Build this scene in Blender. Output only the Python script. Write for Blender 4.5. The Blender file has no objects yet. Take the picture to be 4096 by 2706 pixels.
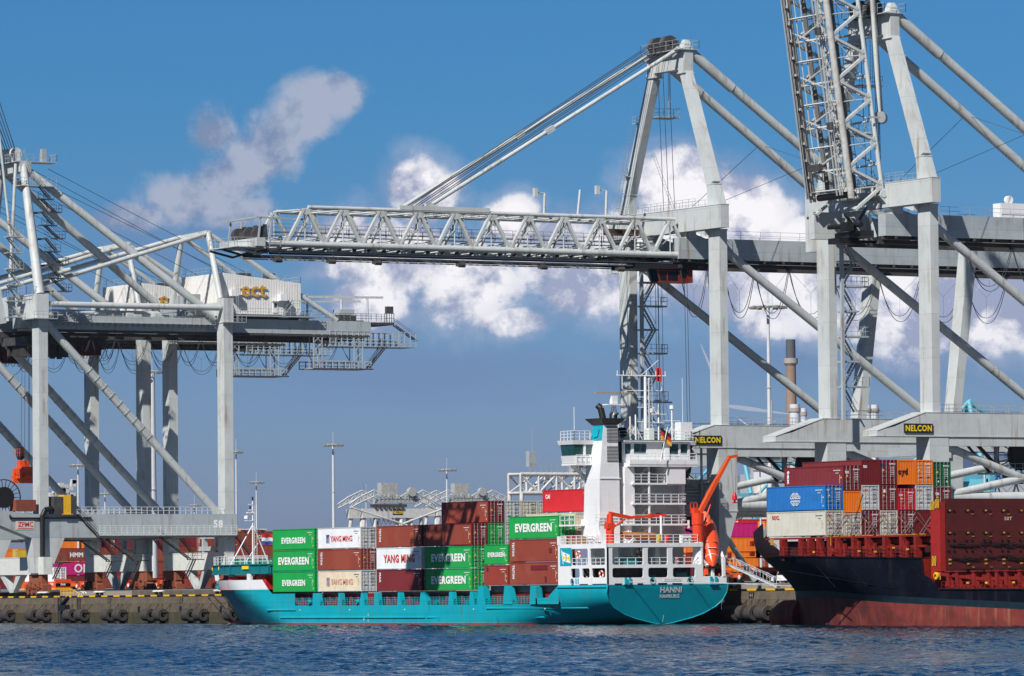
import bpy, math, random
from mathutils import Vector, Matrix
random.seed(7)
S = bpy.context.scene
C = S.collection
R = math.radians

# ---------------------------------------------------------------- camera
cam_d = bpy.data.cameras.new('camera'); cam = bpy.data.objects.new('camera', cam_d); C.objects.link(cam)
F_PX, PITCH, ROLL, YAW = 21026.06, .0486378, .0094742, 1.0406738
CAM = Vector((600, -358.758, 3.9714))
_F = Vector((-math.sin(YAW)*math.cos(PITCH), math.cos(YAW)*math.cos(PITCH), math.sin(PITCH)))
_R = Vector((math.cos(YAW), math.sin(YAW), 0)); _U = _R.cross(_F)
_X = _R*math.cos(ROLL) - _U*math.sin(ROLL); _Y = _R*math.sin(ROLL) + _U*math.cos(ROLL)
m = Matrix((_X, _Y, -_F)).transposed().to_4x4(); m.translation = CAM
cam.matrix_world = m
cam_d.sensor_width = 36; cam_d.sensor_fit = 'HORIZONTAL'; cam_d.lens = F_PX/4096*36
cam_d.clip_start = 5; cam_d.clip_end = 30000
S.camera = cam

# ---------------------------------------------------------------- light
SUN = Vector((.60, -1.0, 1.02)).normalized()      # towards the sun
sun_d = bpy.data.lights.new('sun', 'SUN'); sun = bpy.data.objects.new('sun', sun_d); C.objects.link(sun)
sun.rotation_euler = SUN.to_track_quat('Z', 'Y').to_euler()
sun.location = (300, -300, 300)
sun_d.energy = 5.0; sun_d.angle = R(.53); sun_d.color = (1, .965, .92)
S.view_settings.view_transform = 'Standard'; S.view_settings.look = 'None'
S.view_settings.exposure = 0.12; S.view_settings.gamma = 1
S.cycles.max_bounces = 6; S.cycles.transparent_max_bounces = 6

W = bpy.data.worlds.new("World"); S.world = W; W.use_nodes = True
nt = W.node_tree; N = nt.nodes; N.clear()
def nd(t, **k):
    n = N.new(t)
    for a, b in k.items(): setattr(n, a, b)
    return n
def setin(sock, v):
    if isinstance(v, bpy.types.NodeSocket): nt.links.new(v, sock)
    else: sock.default_value = v
def M(op, a, b=0.0, c=0.0, clamp=False):
    n = nd('ShaderNodeMath', operation=op, use_clamp=clamp)
    for i, v in enumerate((a, b, c)): setin(n.inputs[i], v)
    return n.outputs[0]
def mixc(f, a, b, bt='MIX'):
    n = nd('ShaderNodeMix', data_type='RGBA', blend_type=bt)
    setin(n.inputs[0], f); setin(n.inputs[6], a); setin(n.inputs[7], b)
    return n.outputs[2]
tc = nd('ShaderNodeTexCoord')
sky = nd('ShaderNodeTexSky', sky_type='NISHITA', sun_disc=False)
sky.sun_elevation = math.asin(SUN.z); sky.sun_rotation = math.atan2(SUN.x, SUN.y)
sky.altitude = 0; sky.air_density = 1.0; sky.dust_density = .6; sky.ozone_density = 3.0
# direction of a point of the sky, as tangents about the compass bearing of the harbour view
def dot(v):
    n = nd('ShaderNodeVectorMath', operation='DOT_PRODUCT'); nt.links.new(tc.outputs['Generated'], n.inputs[0]); n.inputs[1].default_value = v
    return n.outputs['Value']
fw = M('MAXIMUM', dot((-math.sin(YAW), math.cos(YAW), 0)), .02)
cu = M('DIVIDE', dot(tuple(_R)), fw); cv = M('DIVIDE', dot((0, 0, 1)), fw)
cu = M('MULTIPLY', cu, 10.0); cv = M('MULTIPLY', cv, 10.0)          # 1 unit = 0.1 rad
cmb = nd('ShaderNodeCombineXYZ'); nt.links.new(cu, cmb.inputs[0]); nt.links.new(cv, cmb.inputs[1])
def noise(vec, scale, detail=8, rough=.55, off=(0, 0, 0), st=(1, 1, 1), dist=0.0):
    mp = nd('ShaderNodeMapping'); nt.links.new(vec, mp.inputs[0])
    mp.inputs['Location'].default_value = off; mp.inputs['Scale'].default_value = st
    n = nd('ShaderNodeTexNoise', noise_dimensions='3D'); nt.links.new(mp.outputs[0], n.inputs['Vector'])
    n.inputs['Scale'].default_value = scale; n.inputs['Detail'].default_value = detail; n.inputs['Roughness'].default_value = rough
    n.inputs['Distortion'].default_value = dist
    return n.outputs['Fac']
v = cmb.outputs[0]
def uv_of(px, py):   # photograph pixel (4096 wide) -> the sky coordinates above
    x = px-2048; y = 1353-py
    a = x*math.cos(ROLL)+y*math.sin(ROLL); b = -x*math.sin(ROLL)+y*math.cos(ROLL)
    d = _F*F_PX+_R*a+_U*b
    h = d.x*-math.sin(YAW)+d.y*math.cos(YAW)
    return d.dot(_R)/h*10, d.z/h*10
def blob(px, py, rx, ry, ang=0):
    u0, v0 = uv_of(px, py); k = 10/F_PX; ca, sa = math.cos(R(ang)), math.sin(R(ang))
    du = M('SUBTRACT', cu, u0); dv = M('SUBTRACT', cv, v0)
    p = M('MULTIPLY', M('ADD', M('MULTIPLY', du, ca), M('MULTIPLY', dv, sa)), 1/(rx*k))
    q = M('MULTIPLY', M('SUBTRACT', M('MULTIPLY', dv, ca), M('MULTIPLY', du, sa)), 1/(ry*k))
    return M('SUBTRACT', 1.0, M('SQRT', M('ADD', M('MULTIPLY', p, p), M('MULTIPLY', q, q))))
def union(bl):
    o = blob(*bl[0])
    for b in bl[1:]: o = M('MAXIMUM', o, blob(*b))
    return o
def sstep(x, a, b):
    n = nd('ShaderNodeMapRange', interpolation_type='SMOOTHSTEP'); setin(n.inputs[0], x)
    n.inputs[1].default_value = a; n.inputs[2].default_value = b
    return n.outputs[0]
n1 = noise(v, 6.5, 11, .62, dist=.15); n1b = noise(v, 6.5, 11, .62, off=(.12, -.17, 0), dist=.15)
n2 = noise(v, 2.2, 6, .5, off=(3, 1, 0))
nz = M('SUBTRACT', M('ADD', M('MULTIPLY', n1, .7), M('MULTIPLY', n2, .5)), .6)
wh = M('ADD', M('MULTIPLY', union([(1690, 790, 200, 200), (1400, 950, 260, 130), (1560, 1010, 380, 240), (2200, 1010, 380, 200), (1900, 1120, 300, 240), (1480, 1200, 210, 130), (2060, 880, 160, 150),
        (2050, 1285, 200, 80), (2330, 1130, 310, 210), (2700, 750, 250, 190), (2900, 880, 360, 260), (2600, 1000, 450, 240), (2950, 1180, 480, 190),
        (3060, 1300, 180, 100), (3450, 1170, 600, 230), (3000, 1090, 600, 220), (3850, 1250, 560, 190), (4200, 1180, 330, 230), (3200, 950, 140, 110), (4700, 1200, 500, 200),
        (-900, 900, 500, 300), (5600, 900, 700, 500)]), .95), M('MULTIPLY', nz, 1.9))
lv = M('ADD', M('MULTIPLY', union([(1330, 385, 150, 110), (1210, 470, 230, 160, 35), (1080, 590, 260, 180, 40), (930, 700, 300, 200, 30), (850, 540, 140, 150), (740, 800, 240, 150), (930, 850, 300, 110), (540, 870, 230, 80)]), .85), M('MULTIPLY', nz, 2.2))
dk = M('ADD', M('MULTIPLY', union([(800, 900, 520, 170), (620, 1000, 520, 150, -20), (1330, 1040, 300, 170), (1500, 1250, 420, 170), (1700, 1500, 1500, 180),
        (3300, 1450, 1600, 160), (300, 1250, 600, 260)]), .6), M('MULTIPLY', nz, .9))
a_w = sstep(wh, .12, .36); a_l = sstep(lv, .0, .5); a_s = M('MULTIPLY', sstep(wh, -.32, .3), .55); a_d = M('MULTIPLY', sstep(dk, .0, .6), .6)
shade = M('ADD', M('MULTIPLY', M('SUBTRACT', n1, n1b), 6.0), .62, clamp=True)
shade = M('MULTIPLY', shade, M('ADD', M('MULTIPLY', sstep(wh, .1, .8), .42), .66), clamp=True)
low = sstep(cv, 0.02, .72)
SK = .05
tint = mixc(sstep(cv, 5.0, 14.0), mixc(sstep(cv, .0, 1.05), (.68, .85, 1.55, 1), (.30, .775, 1.325, 1)), (.42, .60, .86, 1))
skyc = mixc(1.0, sky.outputs[0], tint, 'MULTIPLY')
bg = nd('ShaderNodeVectorMath', operation='SCALE'); nt.links.new(skyc, bg.inputs[0]); bg.inputs['Scale'].default_value = SK
c0 = bg.outputs[0]
c1 = mixc(a_d, c0, (.155, .235, .42, 1))
c2 = mixc(M('MULTIPLY', a_l, .86), c1, mixc(shade, (.21, .26, .40, 1), (.50, .53, .62, 1)))
c2 = mixc(a_s, c2, mixc(shade, (.26, .33, .50, 1), (.45, .50, .64, 1)))
c3 = mixc(M('MULTIPLY', a_w, M('ADD', M('MULTIPLY', low, .5), .5)), c2, mixc(shade, (.33, .37, .52, 1), (.90, .88, .91, 1)))
bgn = nd('ShaderNodeBackground'); nt.links.new(c3, bgn.inputs[0]); bgn.inputs[1].default_value = 1.0
wo = nd('ShaderNodeOutputWorld'); nt.links.new(bgn.outputs[0], wo.inputs[0])

# ---------------------------------------------------------------- materials
MATS = {}
def mat(name, col, rough=.5, metal=0.0, var=.12, vs=1.2, dirt=0.0, dcol=(.16, .09, .05), streak=0.0, scol=(.22, .10, .04), bump=0.0, bs=8, spec=.5, trans=None, patch=0.0, pcol=(.5, .5, .5), plates=None):
    """painted or raw surface: colour variation, blotchy dirt, downward rust streaks, fine bump"""
    if name in MATS: return MATS[name]
    m = bpy.data.materials.new(name); m.use_nodes = True; t = m.node_tree; p = t.nodes['Principled BSDF']
    L = t.links.new
    def n(tp, **k):
        x = t.nodes.new(tp)
        for a, b in k.items(): setattr(x, a, b)
        return x
    geo = n('ShaderNodeNewGeometry')
    def nz(scale, det=4, ro=.55, st=(1, 1, 1)):
        mp = n('ShaderNodeMapping'); L(geo.outputs['Position'], mp.inputs[0]); mp.inputs['Scale'].default_value = st
        q = n('ShaderNodeTexNoise'); L(mp.outputs[0], q.inputs['Vector']); q.inputs['Scale'].default_value = scale
        q.inputs['Detail'].default_value = det; q.inputs['Roughness'].default_value = ro
        return q.outputs['Fac']
    def ramp(f, a, b):
        q = n('ShaderNodeMapRange'); L(f, q.inputs[0]); q.inputs[1].default_value = a; q.inputs[2].default_value = b
        return q.outputs[0]
    def mul(a, b):
        q = n('ShaderNodeMath', operation='MULTIPLY'); L(a, q.inputs[0])
        if isinstance(b, float): q.inputs[1].default_value = b
        else: L(b, q.inputs[1])
        return q.outputs[0]
    def mix(f, a, b):
        q = n('ShaderNodeMix', data_type='RGBA')
        L(f, q.inputs[0])
        for i, x in ((6, a), (7, b)):
            if isinstance(x, tuple): q.inputs[i].default_value = (*x[:3], 1)
            else: L(x, q.inputs[i])
        return q.outputs[2]
    lo = tuple(c*(1-var) for c in col); hi = tuple(min(1, c*(1+var)) for c in col)
    c = mix(ramp(nz(vs, 5), .3, .7), lo, hi)
    if patch: c = mix(mul(ramp(nz(vs*.35, 2, .4), .56, .6), patch), c, pcol)
    if dirt: c = mix(mul(ramp(nz(vs*1.7, 6, .65), .48, .75), dirt), c, dcol)
    if streak:
        a = ramp(nz(1.3, 3, .6, (1, 1, .06)), .53, .70); b = ramp(nz(.25, 2), .42, .58)
        c = mix(mul(mul(a, b), streak), c, scol)
    if plates:                                    # welded plate seams
        sp = n('ShaderNodeSeparateXYZ'); L(geo.outputs['Position'], sp.inputs[0]); ad = n('ShaderNodeMath', operation='ADD'); L(sp.outputs[0], ad.inputs[0]); L(sp.outputs[1], ad.inputs[1])
        cb = n('ShaderNodeCombineXYZ'); L(ad.outputs[0], cb.inputs[0]); L(sp.outputs[2], cb.inputs[1])
        br = n('ShaderNodeTexBrick'); L(cb.outputs[0], br.inputs['Vector']); br.inputs['Scale'].default_value = 1; br.inputs['Brick Width'].default_value = plates[0]; br.inputs['Row Height'].default_value = plates[1]; br.inputs['Mortar Size'].default_value = .035; br.inputs['Mortar Smooth'].default_value = .6
        br.inputs['Color1'].default_value = (1, 1, 1, 1); br.inputs['Color2'].default_value = (.93, .93, .94, 1); br.inputs['Mortar'].default_value = (plates[2],)*3+(1,)
        q = n('ShaderNodeMix', data_type='RGBA', blend_type='MULTIPLY'); q.inputs[0].default_value = 1; L(c, q.inputs[6]); L(br.outputs['Color'], q.inputs[7]); c = q.outputs[2]
    L(c, p.inputs['Base Color']); p.inputs['Roughness'].default_value = rough; p.inputs['Metallic'].default_value = metal
    if 'Specular IOR Level' in p.inputs: p.inputs['Specular IOR Level'].default_value = spec
    if bump:
        bn = n('ShaderNodeBump'); bn.inputs['Strength'].default_value = bump; bn.inputs['Distance'].default_value = .05
        L(nz(bs, 5), bn.inputs['Height']); L(bn.outputs[0], p.inputs['Normal'])
    if trans: p.inputs['Transmission Weight'].default_value = trans
    MATS[name] = m
    return m
CR = mat('crane_paint', (.545, .575, .56), .5, var=.06, vs=.3, dirt=.3, dcol=(.30, .28, .24), streak=.6, plates=(7, 5.3, .72))
CRB = mat('crane_paint_blue_grey', (.40, .45, .46), .5, var=.05, vs=.3, dirt=.3, dcol=(.22, .22, .21), streak=.6, plates=(7.5, 6, .7))
CRD = mat('crane_dark_steel', (.055, .055, .055), .6, var=.3, dirt=.3)
RAIL = mat('galvanised_rail', (.34, .37, .38), .5, var=.1)
RUST = mat('rusty_primer', (.26, .075, .035), .75, var=.25, vs=2, dirt=.4, dcol=(.10, .035, .02))
WHITE = mat('ship_white_paint', (.80, .81, .81), .4, var=.02, vs=.5, dirt=.12, dcol=(.5, .45, .38), streak=.3, scol=(.48, .34, .22), plates=(5, 2.5, .88))
TEAL = mat('turquoise_hull_paint', (.004, .37, .455), .38, var=.07, vs=.35, dirt=.22, dcol=(.02, .22, .25), streak=.7, scol=(.09, .15, .10), plates=(6.5, 1.55, .72), bump=.25, bs=.9)
TEALD = mat('dark_teal_paint', (.006, .17, .19), .5, var=.1, dirt=.2, dcol=(.02, .06, .06))
ANTI = mat('red_antifouling', (.33, .05, .03), .7, var=.25, vs=1.2, dirt=.5, dcol=(.12, .03, .02))
NAVY = mat('navy_hull_paint', (.004, .005, .011), .6, spec=.12, var=.3, vs=.4, dirt=.35, dcol=(.022, .022, .026), streak=.4, scol=(.04, .025, .02), plates=(8, 2.1, .55))
REDD = mat('red_deck_paint', (.21, .015, .009), .5, var=.2, vs=1.5, dirt=.35, dcol=(.10, .015, .01))
MAROON = mat('maroon_hatch_paint', (.085, .012, .010), .55, var=.18, vs=.8, dirt=.4, dcol=(.05, .012, .01), streak=.4, scol=(.06, .02, .015), plates=(9, 2.6, .7))
ORNG = mat('orange_machine_paint', (.72, .085, .015), .4, var=.08, vs=2, dirt=.15, dcol=(.3, .05, .02))
ORNR = mat('orange_red_davit_paint', (.70, .05, .012), .35, var=.06, vs=2)
BLACK = mat('black_paint', (.012, .012, .013), .5, var=.2)
YEL = mat('yellow_paint', (.75, .42, .02), .5, var=.15, vs=3, dirt=.2, dcol=(.2, .13, .04))
SIGNY = mat('yellow_sign_paint', (.85, .62, .02), .5, var=.03)
WTXT = mat('white_lettering', (.82, .82, .80), .5, var=.03)
RTXT = mat('red_lettering', (.62, .03, .03), .5, var=.05)
FTXT = mat('faded_red_lettering', (.62, .30, .24), .6, var=.15, vs=4)
BTXT = mat('black_lettering', (.015, .015, .015), .5)
NTXT = mat('navy_lettering', (.02, .03, .2), .5)
PTXT = mat('magenta_lettering', (.55, .01, .18), .5)
GLASS = mat('tinted_window_glass', (.02, .075, .075), .05, var=.2, spec=.9)
DGLASS = mat('dark_cab_glass', (.012, .012, .02), .08, var=.2, spec=.8)
RUB = mat('black_rubber', (.016, .015, .014), .85, var=.3, vs=3, dirt=.3, dcol=(.03, .03, .028), bump=.3)
ROPE = mat('mooring_rope', (.5, .5, .46), .9, var=.2)
ROPEG = mat('green_mooring_rope', (.03, .07, .05), .9, var=.2)
WIRE = mat('wire_rope', (.05, .05, .055), .6)
GRN = mat('pale_green_deck', (.02, .16, .09), .6)

# ---------------------------------------------------------------- mesh builder
class MB:
    def __init__(s): s.v = []; s.f = []; s.sm = []; s.mi = []; s.k = 0
    def add(s, vs, fs, smooth=False):
        o = len(s.v); s.v += [tuple(p) for p in vs]
        for f in fs: s.f.append(tuple(i+o for i in f)); s.sm.append(smooth); s.mi.append(s.k)
    def cut(s): s.cuts = getattr(s, 'cuts', [])+[(len(s.v), len(s.f))]
    def build_each(s, name, mt, parent):
        """one object for every piece closed with cut()"""
        v0 = f0 = 0
        for v1, f1 in getattr(s, 'cuts', []):
            q = MB(); q.v = s.v[v0:v1]; q.f = [tuple(i-v0 for i in f) for f in s.f[f0:f1]]; q.sm = s.sm[f0:f1]; q.mi = s.mi[f0:f1]; q.build(name, mt, parent); v0, f0 = v1, f1
    def box(s, x0, y0, z0, x1, y1, z1):
        if x0 > x1: x0, x1 = x1, x0
        if y0 > y1: y0, y1 = y1, y0
        if z0 > z1: z0, z1 = z1, z0
        s.add([(x0,y0,z0),(x1,y0,z0),(x1,y1,z0),(x0,y1,z0),(x0,y0,z1),(x1,y0,z1),(x1,y1,z1),(x0,y1,z1)],
              [(0,3,2,1),(4,5,6,7),(0,1,5,4),(1,2,6,5),(2,3,7,6),(3,0,4,7)])
        return s
    def hexa(s, a, b):      # two quads of 4 points, a bottom and b top, both counter-clockwise from above
        s.add(list(a)+list(b), [(0,3,2,1),(4,5,6,7),(0,1,5,4),(1,2,6,5),(2,3,7,6),(3,0,4,7)]); return s
    def beam(s, p, q, w, h=None, w2=None, h2=None, ref=(0, 0, 1)):
        p, q = Vector(p), Vector(q); h = w if h is None else h; w2 = w if w2 is None else w2; h2 = h if h2 is None else h2
        d = (q-p).normalized(); r = Vector(ref)
        if abs(d.dot(r)) > .98: r = Vector((0, 1, 0))
        sx = d.cross(r).normalized(); up = sx.cross(d).normalized()
        A = [p+sx*a*w/2+up*b*h/2 for a, b in ((-1,-1),(1,-1),(1,1),(-1,1))]; B = [q+sx*a*w2/2+up*b*h2/2 for a, b in ((-1,-1),(1,-1),(1,1),(-1,1))]
        s.add(A+B, [(0,3,2,1),(4,5,6,7),(0,1,5,4),(1,2,6,5),(2,3,7,6),(3,0,4,7)]); return s
    def tube(s, p, q, r, n=8, r2=None, cap=True):
        p, q = Vector(p), Vector(q); r2 = r if r2 is None else r2
        if (q-p).length < 1e-6: return s
        d = (q-p).normalized(); u = d.orthogonal().normalized(); w = d.cross(u)
        vs = []
        for c, rr in ((p, r), (q, r2)):
            for i in range(n):
                a = 2*math.pi*i/n; vs.append(c+(u*math.cos(a)+w*math.sin(a))*rr)
        s.add(vs, [(i, (i+1) % n, n+(i+1) % n, n+i) for i in range(n)], n > 5)
        if cap: s.add(vs, [tuple(reversed(range(n))), tuple(range(n, 2*n))])
        return s
    def path(s, pts, r, n=4):
        for a, b in zip(pts[:-1], pts[1:]): s.tube(a, b, r, n, cap=False)
        return s
    def prism(s, pts, d):   # planar polygon extruded by vector d
        n = len(pts); P = [Vector(p) for p in pts]; d = Vector(d)
        s.add(P+[p+d for p in P], [tuple(reversed(range(n))), tuple(range(n, 2*n))]+[(i, (i+1) % n, n+(i+1) % n, n+i) for i in range(n)]); return s
    def rings(s, rs, closed=True, smooth=True, cap=False):
        n = len(rs[0]); vs = [p for r in rs for p in r]; fs = []
        for k in range(len(rs)-1):
            for i in range(n if closed else n-1):
                j = (i+1) % n; fs.append((k*n+i, k*n+j, (k+1)*n+j, (k+1)*n+i))
        s.add(vs, fs, smooth)
        if cap: s.add(vs, [tuple(reversed(range(n))), tuple(range((len(rs)-1)*n, len(rs)*n))])
        return s
    def lathe(s, c, prof, n=16, axis='z'):
        rs = []
        for r, h in prof:
            ring = []
            for i in range(n):
                a = 2*math.pi*i/n; x, y = r*math.cos(a), r*math.sin(a)
                ring.append({'z': (c[0]+x, c[1]+y, c[2]+h), 'x': (c[0]+h, c[1]+x, c[2]+y), 'y': (c[0]+x, c[1]-h, c[2]+y)}[axis])
            rs.append(ring)
        for r0, r1 in zip(rs[:-1], rs[1:]): s.rings([r0, r1])      # crisp edges between the turned faces
        return s
    def rail(s, pts, h=1.05, st=1.6, r=.03, mids=(.5,), posts=True):
        for a, b in zip(pts[:-1], pts[1:]):
            a, b = Vector(a), Vector(b); L = (b-a).length
            for f in (1.0,)+tuple(mids): s.tube(a+Vector((0,0,h*f)), b+Vector((0,0,h*f)), r, 4, cap=False)
            if posts:
                n = max(1, round(L/st))
                for i in range(n+1):
                    p = a.lerp(b, i/n); s.tube(p, p+Vector((0,0,h)), r, 4, cap=False)
        return s
    def stair(s, p, q, w=.8, ref='y', r=.04, n=None):   # stringers and treads between two points; width along x or y
        p, q = Vector(p), Vector(q); o = Vector((w, 0, 0)) if ref == 'x' else Vector((0, w, 0))
        for k in (0, 1):
            s.beam(p+o*k, q+o*k, .06, .22); s.tube(p+o*k+Vector((0,0,1)), q+o*k+Vector((0,0,1)), r*.8, 4, cap=False)
        n = n or max(2, int(abs(q.z-p.z)/.35))
        for i in range(1, n):
            c = p.lerp(q, i/n); s.beam(c, c+o, .22, .04)
        return s
    def ladder(s, p, q, w=.45, ref='x', st=.5):
        p, q = Vector(p), Vector(q); o = Vector((w, 0, 0)) if ref == 'x' else Vector((0, w, 0))
        s.tube(p, q, .03, 4); s.tube(p+o, q+o, .03, 4); n = max(2, int((q-p).length/st))
        for i in range(1, n): c = p.lerp(q, i/n); s.tube(c, c+o, .022, 4)
        return s
    def mesh(s, name, off=(0, 0, 0)):
        me = bpy.data.meshes.new(name); ox, oy, oz = off
        me.from_pydata([(x-ox, y-oy, z-oz) for x, y, z in s.v], [], s.f)
        me.polygons.foreach_set('use_smooth', s.sm); me.polygons.foreach_set('material_index', s.mi); me.update()
        return me
    def build(s, name, mt, parent=None, off=None, **tags):
        o0 = Vector((0, 0, 0)); p = parent
        while p: o0 = o0+p.location; p = p.parent
        if off is not None: o0 = Vector(off)
        me = s.mesh(name, o0)
        for x in (mt if isinstance(mt, (list, tuple)) else [mt]): me.materials.append(x)
        o = bpy.data.objects.new(name, me); C.objects.link(o); o.parent = parent
        if off is not None and parent is None: o.location = off
        tag(o, **tags)
        return o
def tag(o, label=None, cat=None, group=None, kind=None):
    if label: o['label'] = label
    if cat: o['category'] = cat
    if group: o['group'] = group
    if kind: o['kind'] = kind
    return o
def empty(name, loc, label, cat, group=None):
    o = bpy.data.objects.new(name, None); C.objects.link(o); o.location = loc
    return tag(o, label, cat, group)
def copy_tree(o, parent=None):
    c = o.copy(); C.objects.link(c); c.parent = parent
    for ch in list(o.children): copy_tree(ch, c)
    return c
_T = {}
def text_geo(txt, bold=.0):
    if (txt, bold) in _T: return _T[(txt, bold)]
    cu_ = bpy.data.curves.new('t', 'FONT'); cu_.body = txt; cu_.offset = bold; cu_.resolution_u = 2
    if bold > .03: cu_.space_character = 1.12
    ob = bpy.data.objects.new('t', cu_); C.objects.link(ob); dg = bpy.context.evaluated_depsgraph_get()
    me = bpy.data.meshes.new_from_object(ob.evaluated_get(dg))
    vs = [v.co.copy() for v in me.vertices]; fs = [tuple(p.vertices) for p in me.polygons]
    bpy.data.objects.remove(ob); bpy.data.curves.remove(cu_); bpy.data.meshes.remove(me)
    x0 = min(v.x for v in vs); x1 = max(v.x for v in vs); y0 = min(v.y for v in vs); y1 = max(v.y for v in vs)
    vs = [((v.x-x0)/(x1-x0), (v.y-y0)/(y1-y0)) for v in vs]
    _T[(txt, bold)] = (vs, fs)
    return vs, fs
def letter(mb, txt, org, ux, uy, w, h, bold=.0):
    """letters on a surface: org = lower left corner, ux reading direction, uy up"""
    vs, fs = text_geo(txt, bold); o = Vector(org); ux = Vector(ux); uy = Vector(uy)
    mb.add([o+ux*(a*w)+uy*(b*h) for a, b in vs], fs); return mb
# ================================================================ setting
W1, W2 = .6, .8
def water_mat():
    m = bpy.data.materials.new('harbour_water'); m.use_nodes = True; t = m.node_tree; p = t.nodes['Principled BSDF']; L = t.links.new
    p.inputs['Base Color'].default_value = (.003, .018, .034, 1); p.inputs['Roughness'].default_value = .09; p.inputs['IOR'].default_value = 1.22
    g = t.nodes.new('ShaderNodeNewGeometry')
    # wave slopes: the facets of ripples and wavelets are given directly as random slopes of the surface
    def vm(op, a, b_):
        n = t.nodes.new('ShaderNodeVectorMath'); n.operation = op
        for i, x in enumerate((a, b_)):
            if isinstance(x, bpy.types.NodeSocket): L(x, n.inputs[i])
            else: n.inputs[i].default_value = x
        return n.outputs[0]
    def nz(sc, det, rot=.5, ro=.6, out='Color'):
        mp = t.nodes.new('ShaderNodeMapping'); L(g.outputs['Position'], mp.inputs[0]); mp.inputs['Scale'].default_value = (1, 1.8, 1); mp.inputs['Rotation'].default_value = (0, 0, rot)
        n = t.nodes.new('ShaderNodeTexNoise'); L(mp.outputs[0], n.inputs['Vector']); n.inputs['Scale'].default_value = sc; n.inputs['Detail'].default_value = det; n.inputs['Roughness'].default_value = ro
        return n.outputs[out]
    sl = vm('ADD', vm('MULTIPLY', vm('SUBTRACT', nz(.22, 5), (.5, .5, .5)), (W1, W1, 0)), vm('MULTIPLY', vm('SUBTRACT', nz(2.6, 3, 1.1), (.5, .5, .5)), (W2, W2, 0)))
    mr = t.nodes.new('ShaderNodeMapRange'); L(nz(.016, 4, .9, .6, 'Fac'), mr.inputs[0]); mr.inputs[1].default_value = .38; mr.inputs[2].default_value = .62; mr.inputs[3].default_value = .75; mr.inputs[4].default_value = 1.15
    cx = t.nodes.new('ShaderNodeCombineXYZ'); [L(mr.outputs[0], cx.inputs[i]) for i in range(3)]
    nn = vm('NORMALIZE', vm('ADD', vm('MULTIPLY', sl, cx.outputs[0]), g.outputs['Normal']), (0, 0, 0))
    L(nn, p.inputs['Normal'])
    return m
import numpy as np
def water_sheet():
    """choppy harbour water: real wavelets in the basin, flat sheet beyond"""
    x0, x1, y0, y1, st = -330.0, 430.0, -300.0, .2, .5
    nx, ny = int((x1-x0)/st), int((y1-y0)/st); rg = np.random.default_rng(4)
    X, Y = np.meshgrid(np.linspace(x0, x1, nx), np.linspace(y0, y1, ny)); Z = np.zeros_like(X)
    for i in range(26):
        lam = 1.3*(2.9**(rg.random())); th = rg.normal(.9, .75); k = 2*math.pi/lam; amp = SLP*lam/(2*math.pi)*rg.uniform(.6, 1.2)
        ph = k*(X*math.cos(th)+Y*math.sin(th))+rg.random()*6.283+.8*np.sin(X*.031*(1+i % 3)+Y*.043+i); Z += amp*np.sin(ph)
    fade = np.clip(np.minimum.reduce([X-x0, x1-X, Y-y0, (y1-Y)*4+8])/12, 0, 1); Z = Z*fade*(.75+.35*np.sin(X*.021+Y*.05)*np.sin(Y*.037-X*.013))
    V = np.stack([X, Y, Z], -1).reshape(-1, 3); idx = np.arange(nx*ny).reshape(ny, nx)
    F = np.stack([idx[:-1, :-1], idx[:-1, 1:], idx[1:, 1:], idx[1:, :-1]], -1).reshape(-1, 4); n0 = len(V)
    B4 = np.array([(-4500, -1500), (4500, -1500), (4500, .2), (-4500, .2), (x0, y0), (x1, y0), (x1, y1), (x0, y1)]); V = np.vstack([V, np.c_[B4, np.zeros(8)]])
    F = np.vstack([F, np.array([(0, 1, 5, 4), (1, 2, 6, 5), (3, 0, 4, 7)])+n0])
    me = bpy.data.meshes.new('water'); me.vertices.add(len(V)); me.vertices.foreach_set('co', V.ravel()); me.loops.add(F.size); me.loops.foreach_set('vertex_index', F.ravel().astype(np.int32))
    me.polygons.add(len(F)); me.polygons.foreach_set('loop_start', np.arange(len(F), dtype=np.int32)*4); me.polygons.foreach_set('loop_total', np.full(len(F), 4, np.int32)); me.polygons.foreach_set('use_smooth', np.ones(len(F), bool))
    me.update(calc_edges=True); me.materials.append(water_mat()); o = bpy.data.objects.new('water', me); C.objects.link(o); o['kind'] = 'structure'
SLP = .052
water_sheet()
CONC = mat('quay_concrete', (.115, .09, .062), .9, var=.22, vs=.5, dirt=.7, dcol=(.055, .045, .034), streak=.7, scol=(.045, .036, .028), bump=.4, bs=3)
CONL = mat('pale_concrete', (.27, .235, .185), .9, var=.12, vs=.6, dirt=.4, dcol=(.17, .14, .11), streak=.25, scol=(.2, .16, .12), bump=.3, bs=3)
ALG = mat('algae_concrete', (.055, .048, .026), .75, var=.3, vs=.7, dirt=.5, dcol=(.03, .035, .018), streak=.4, scol=(.03, .03, .015), bump=.5, bs=4)
ASPH = mat('yard_asphalt', (.16, .165, .17), .9, var=.15, vs=.2)
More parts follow.
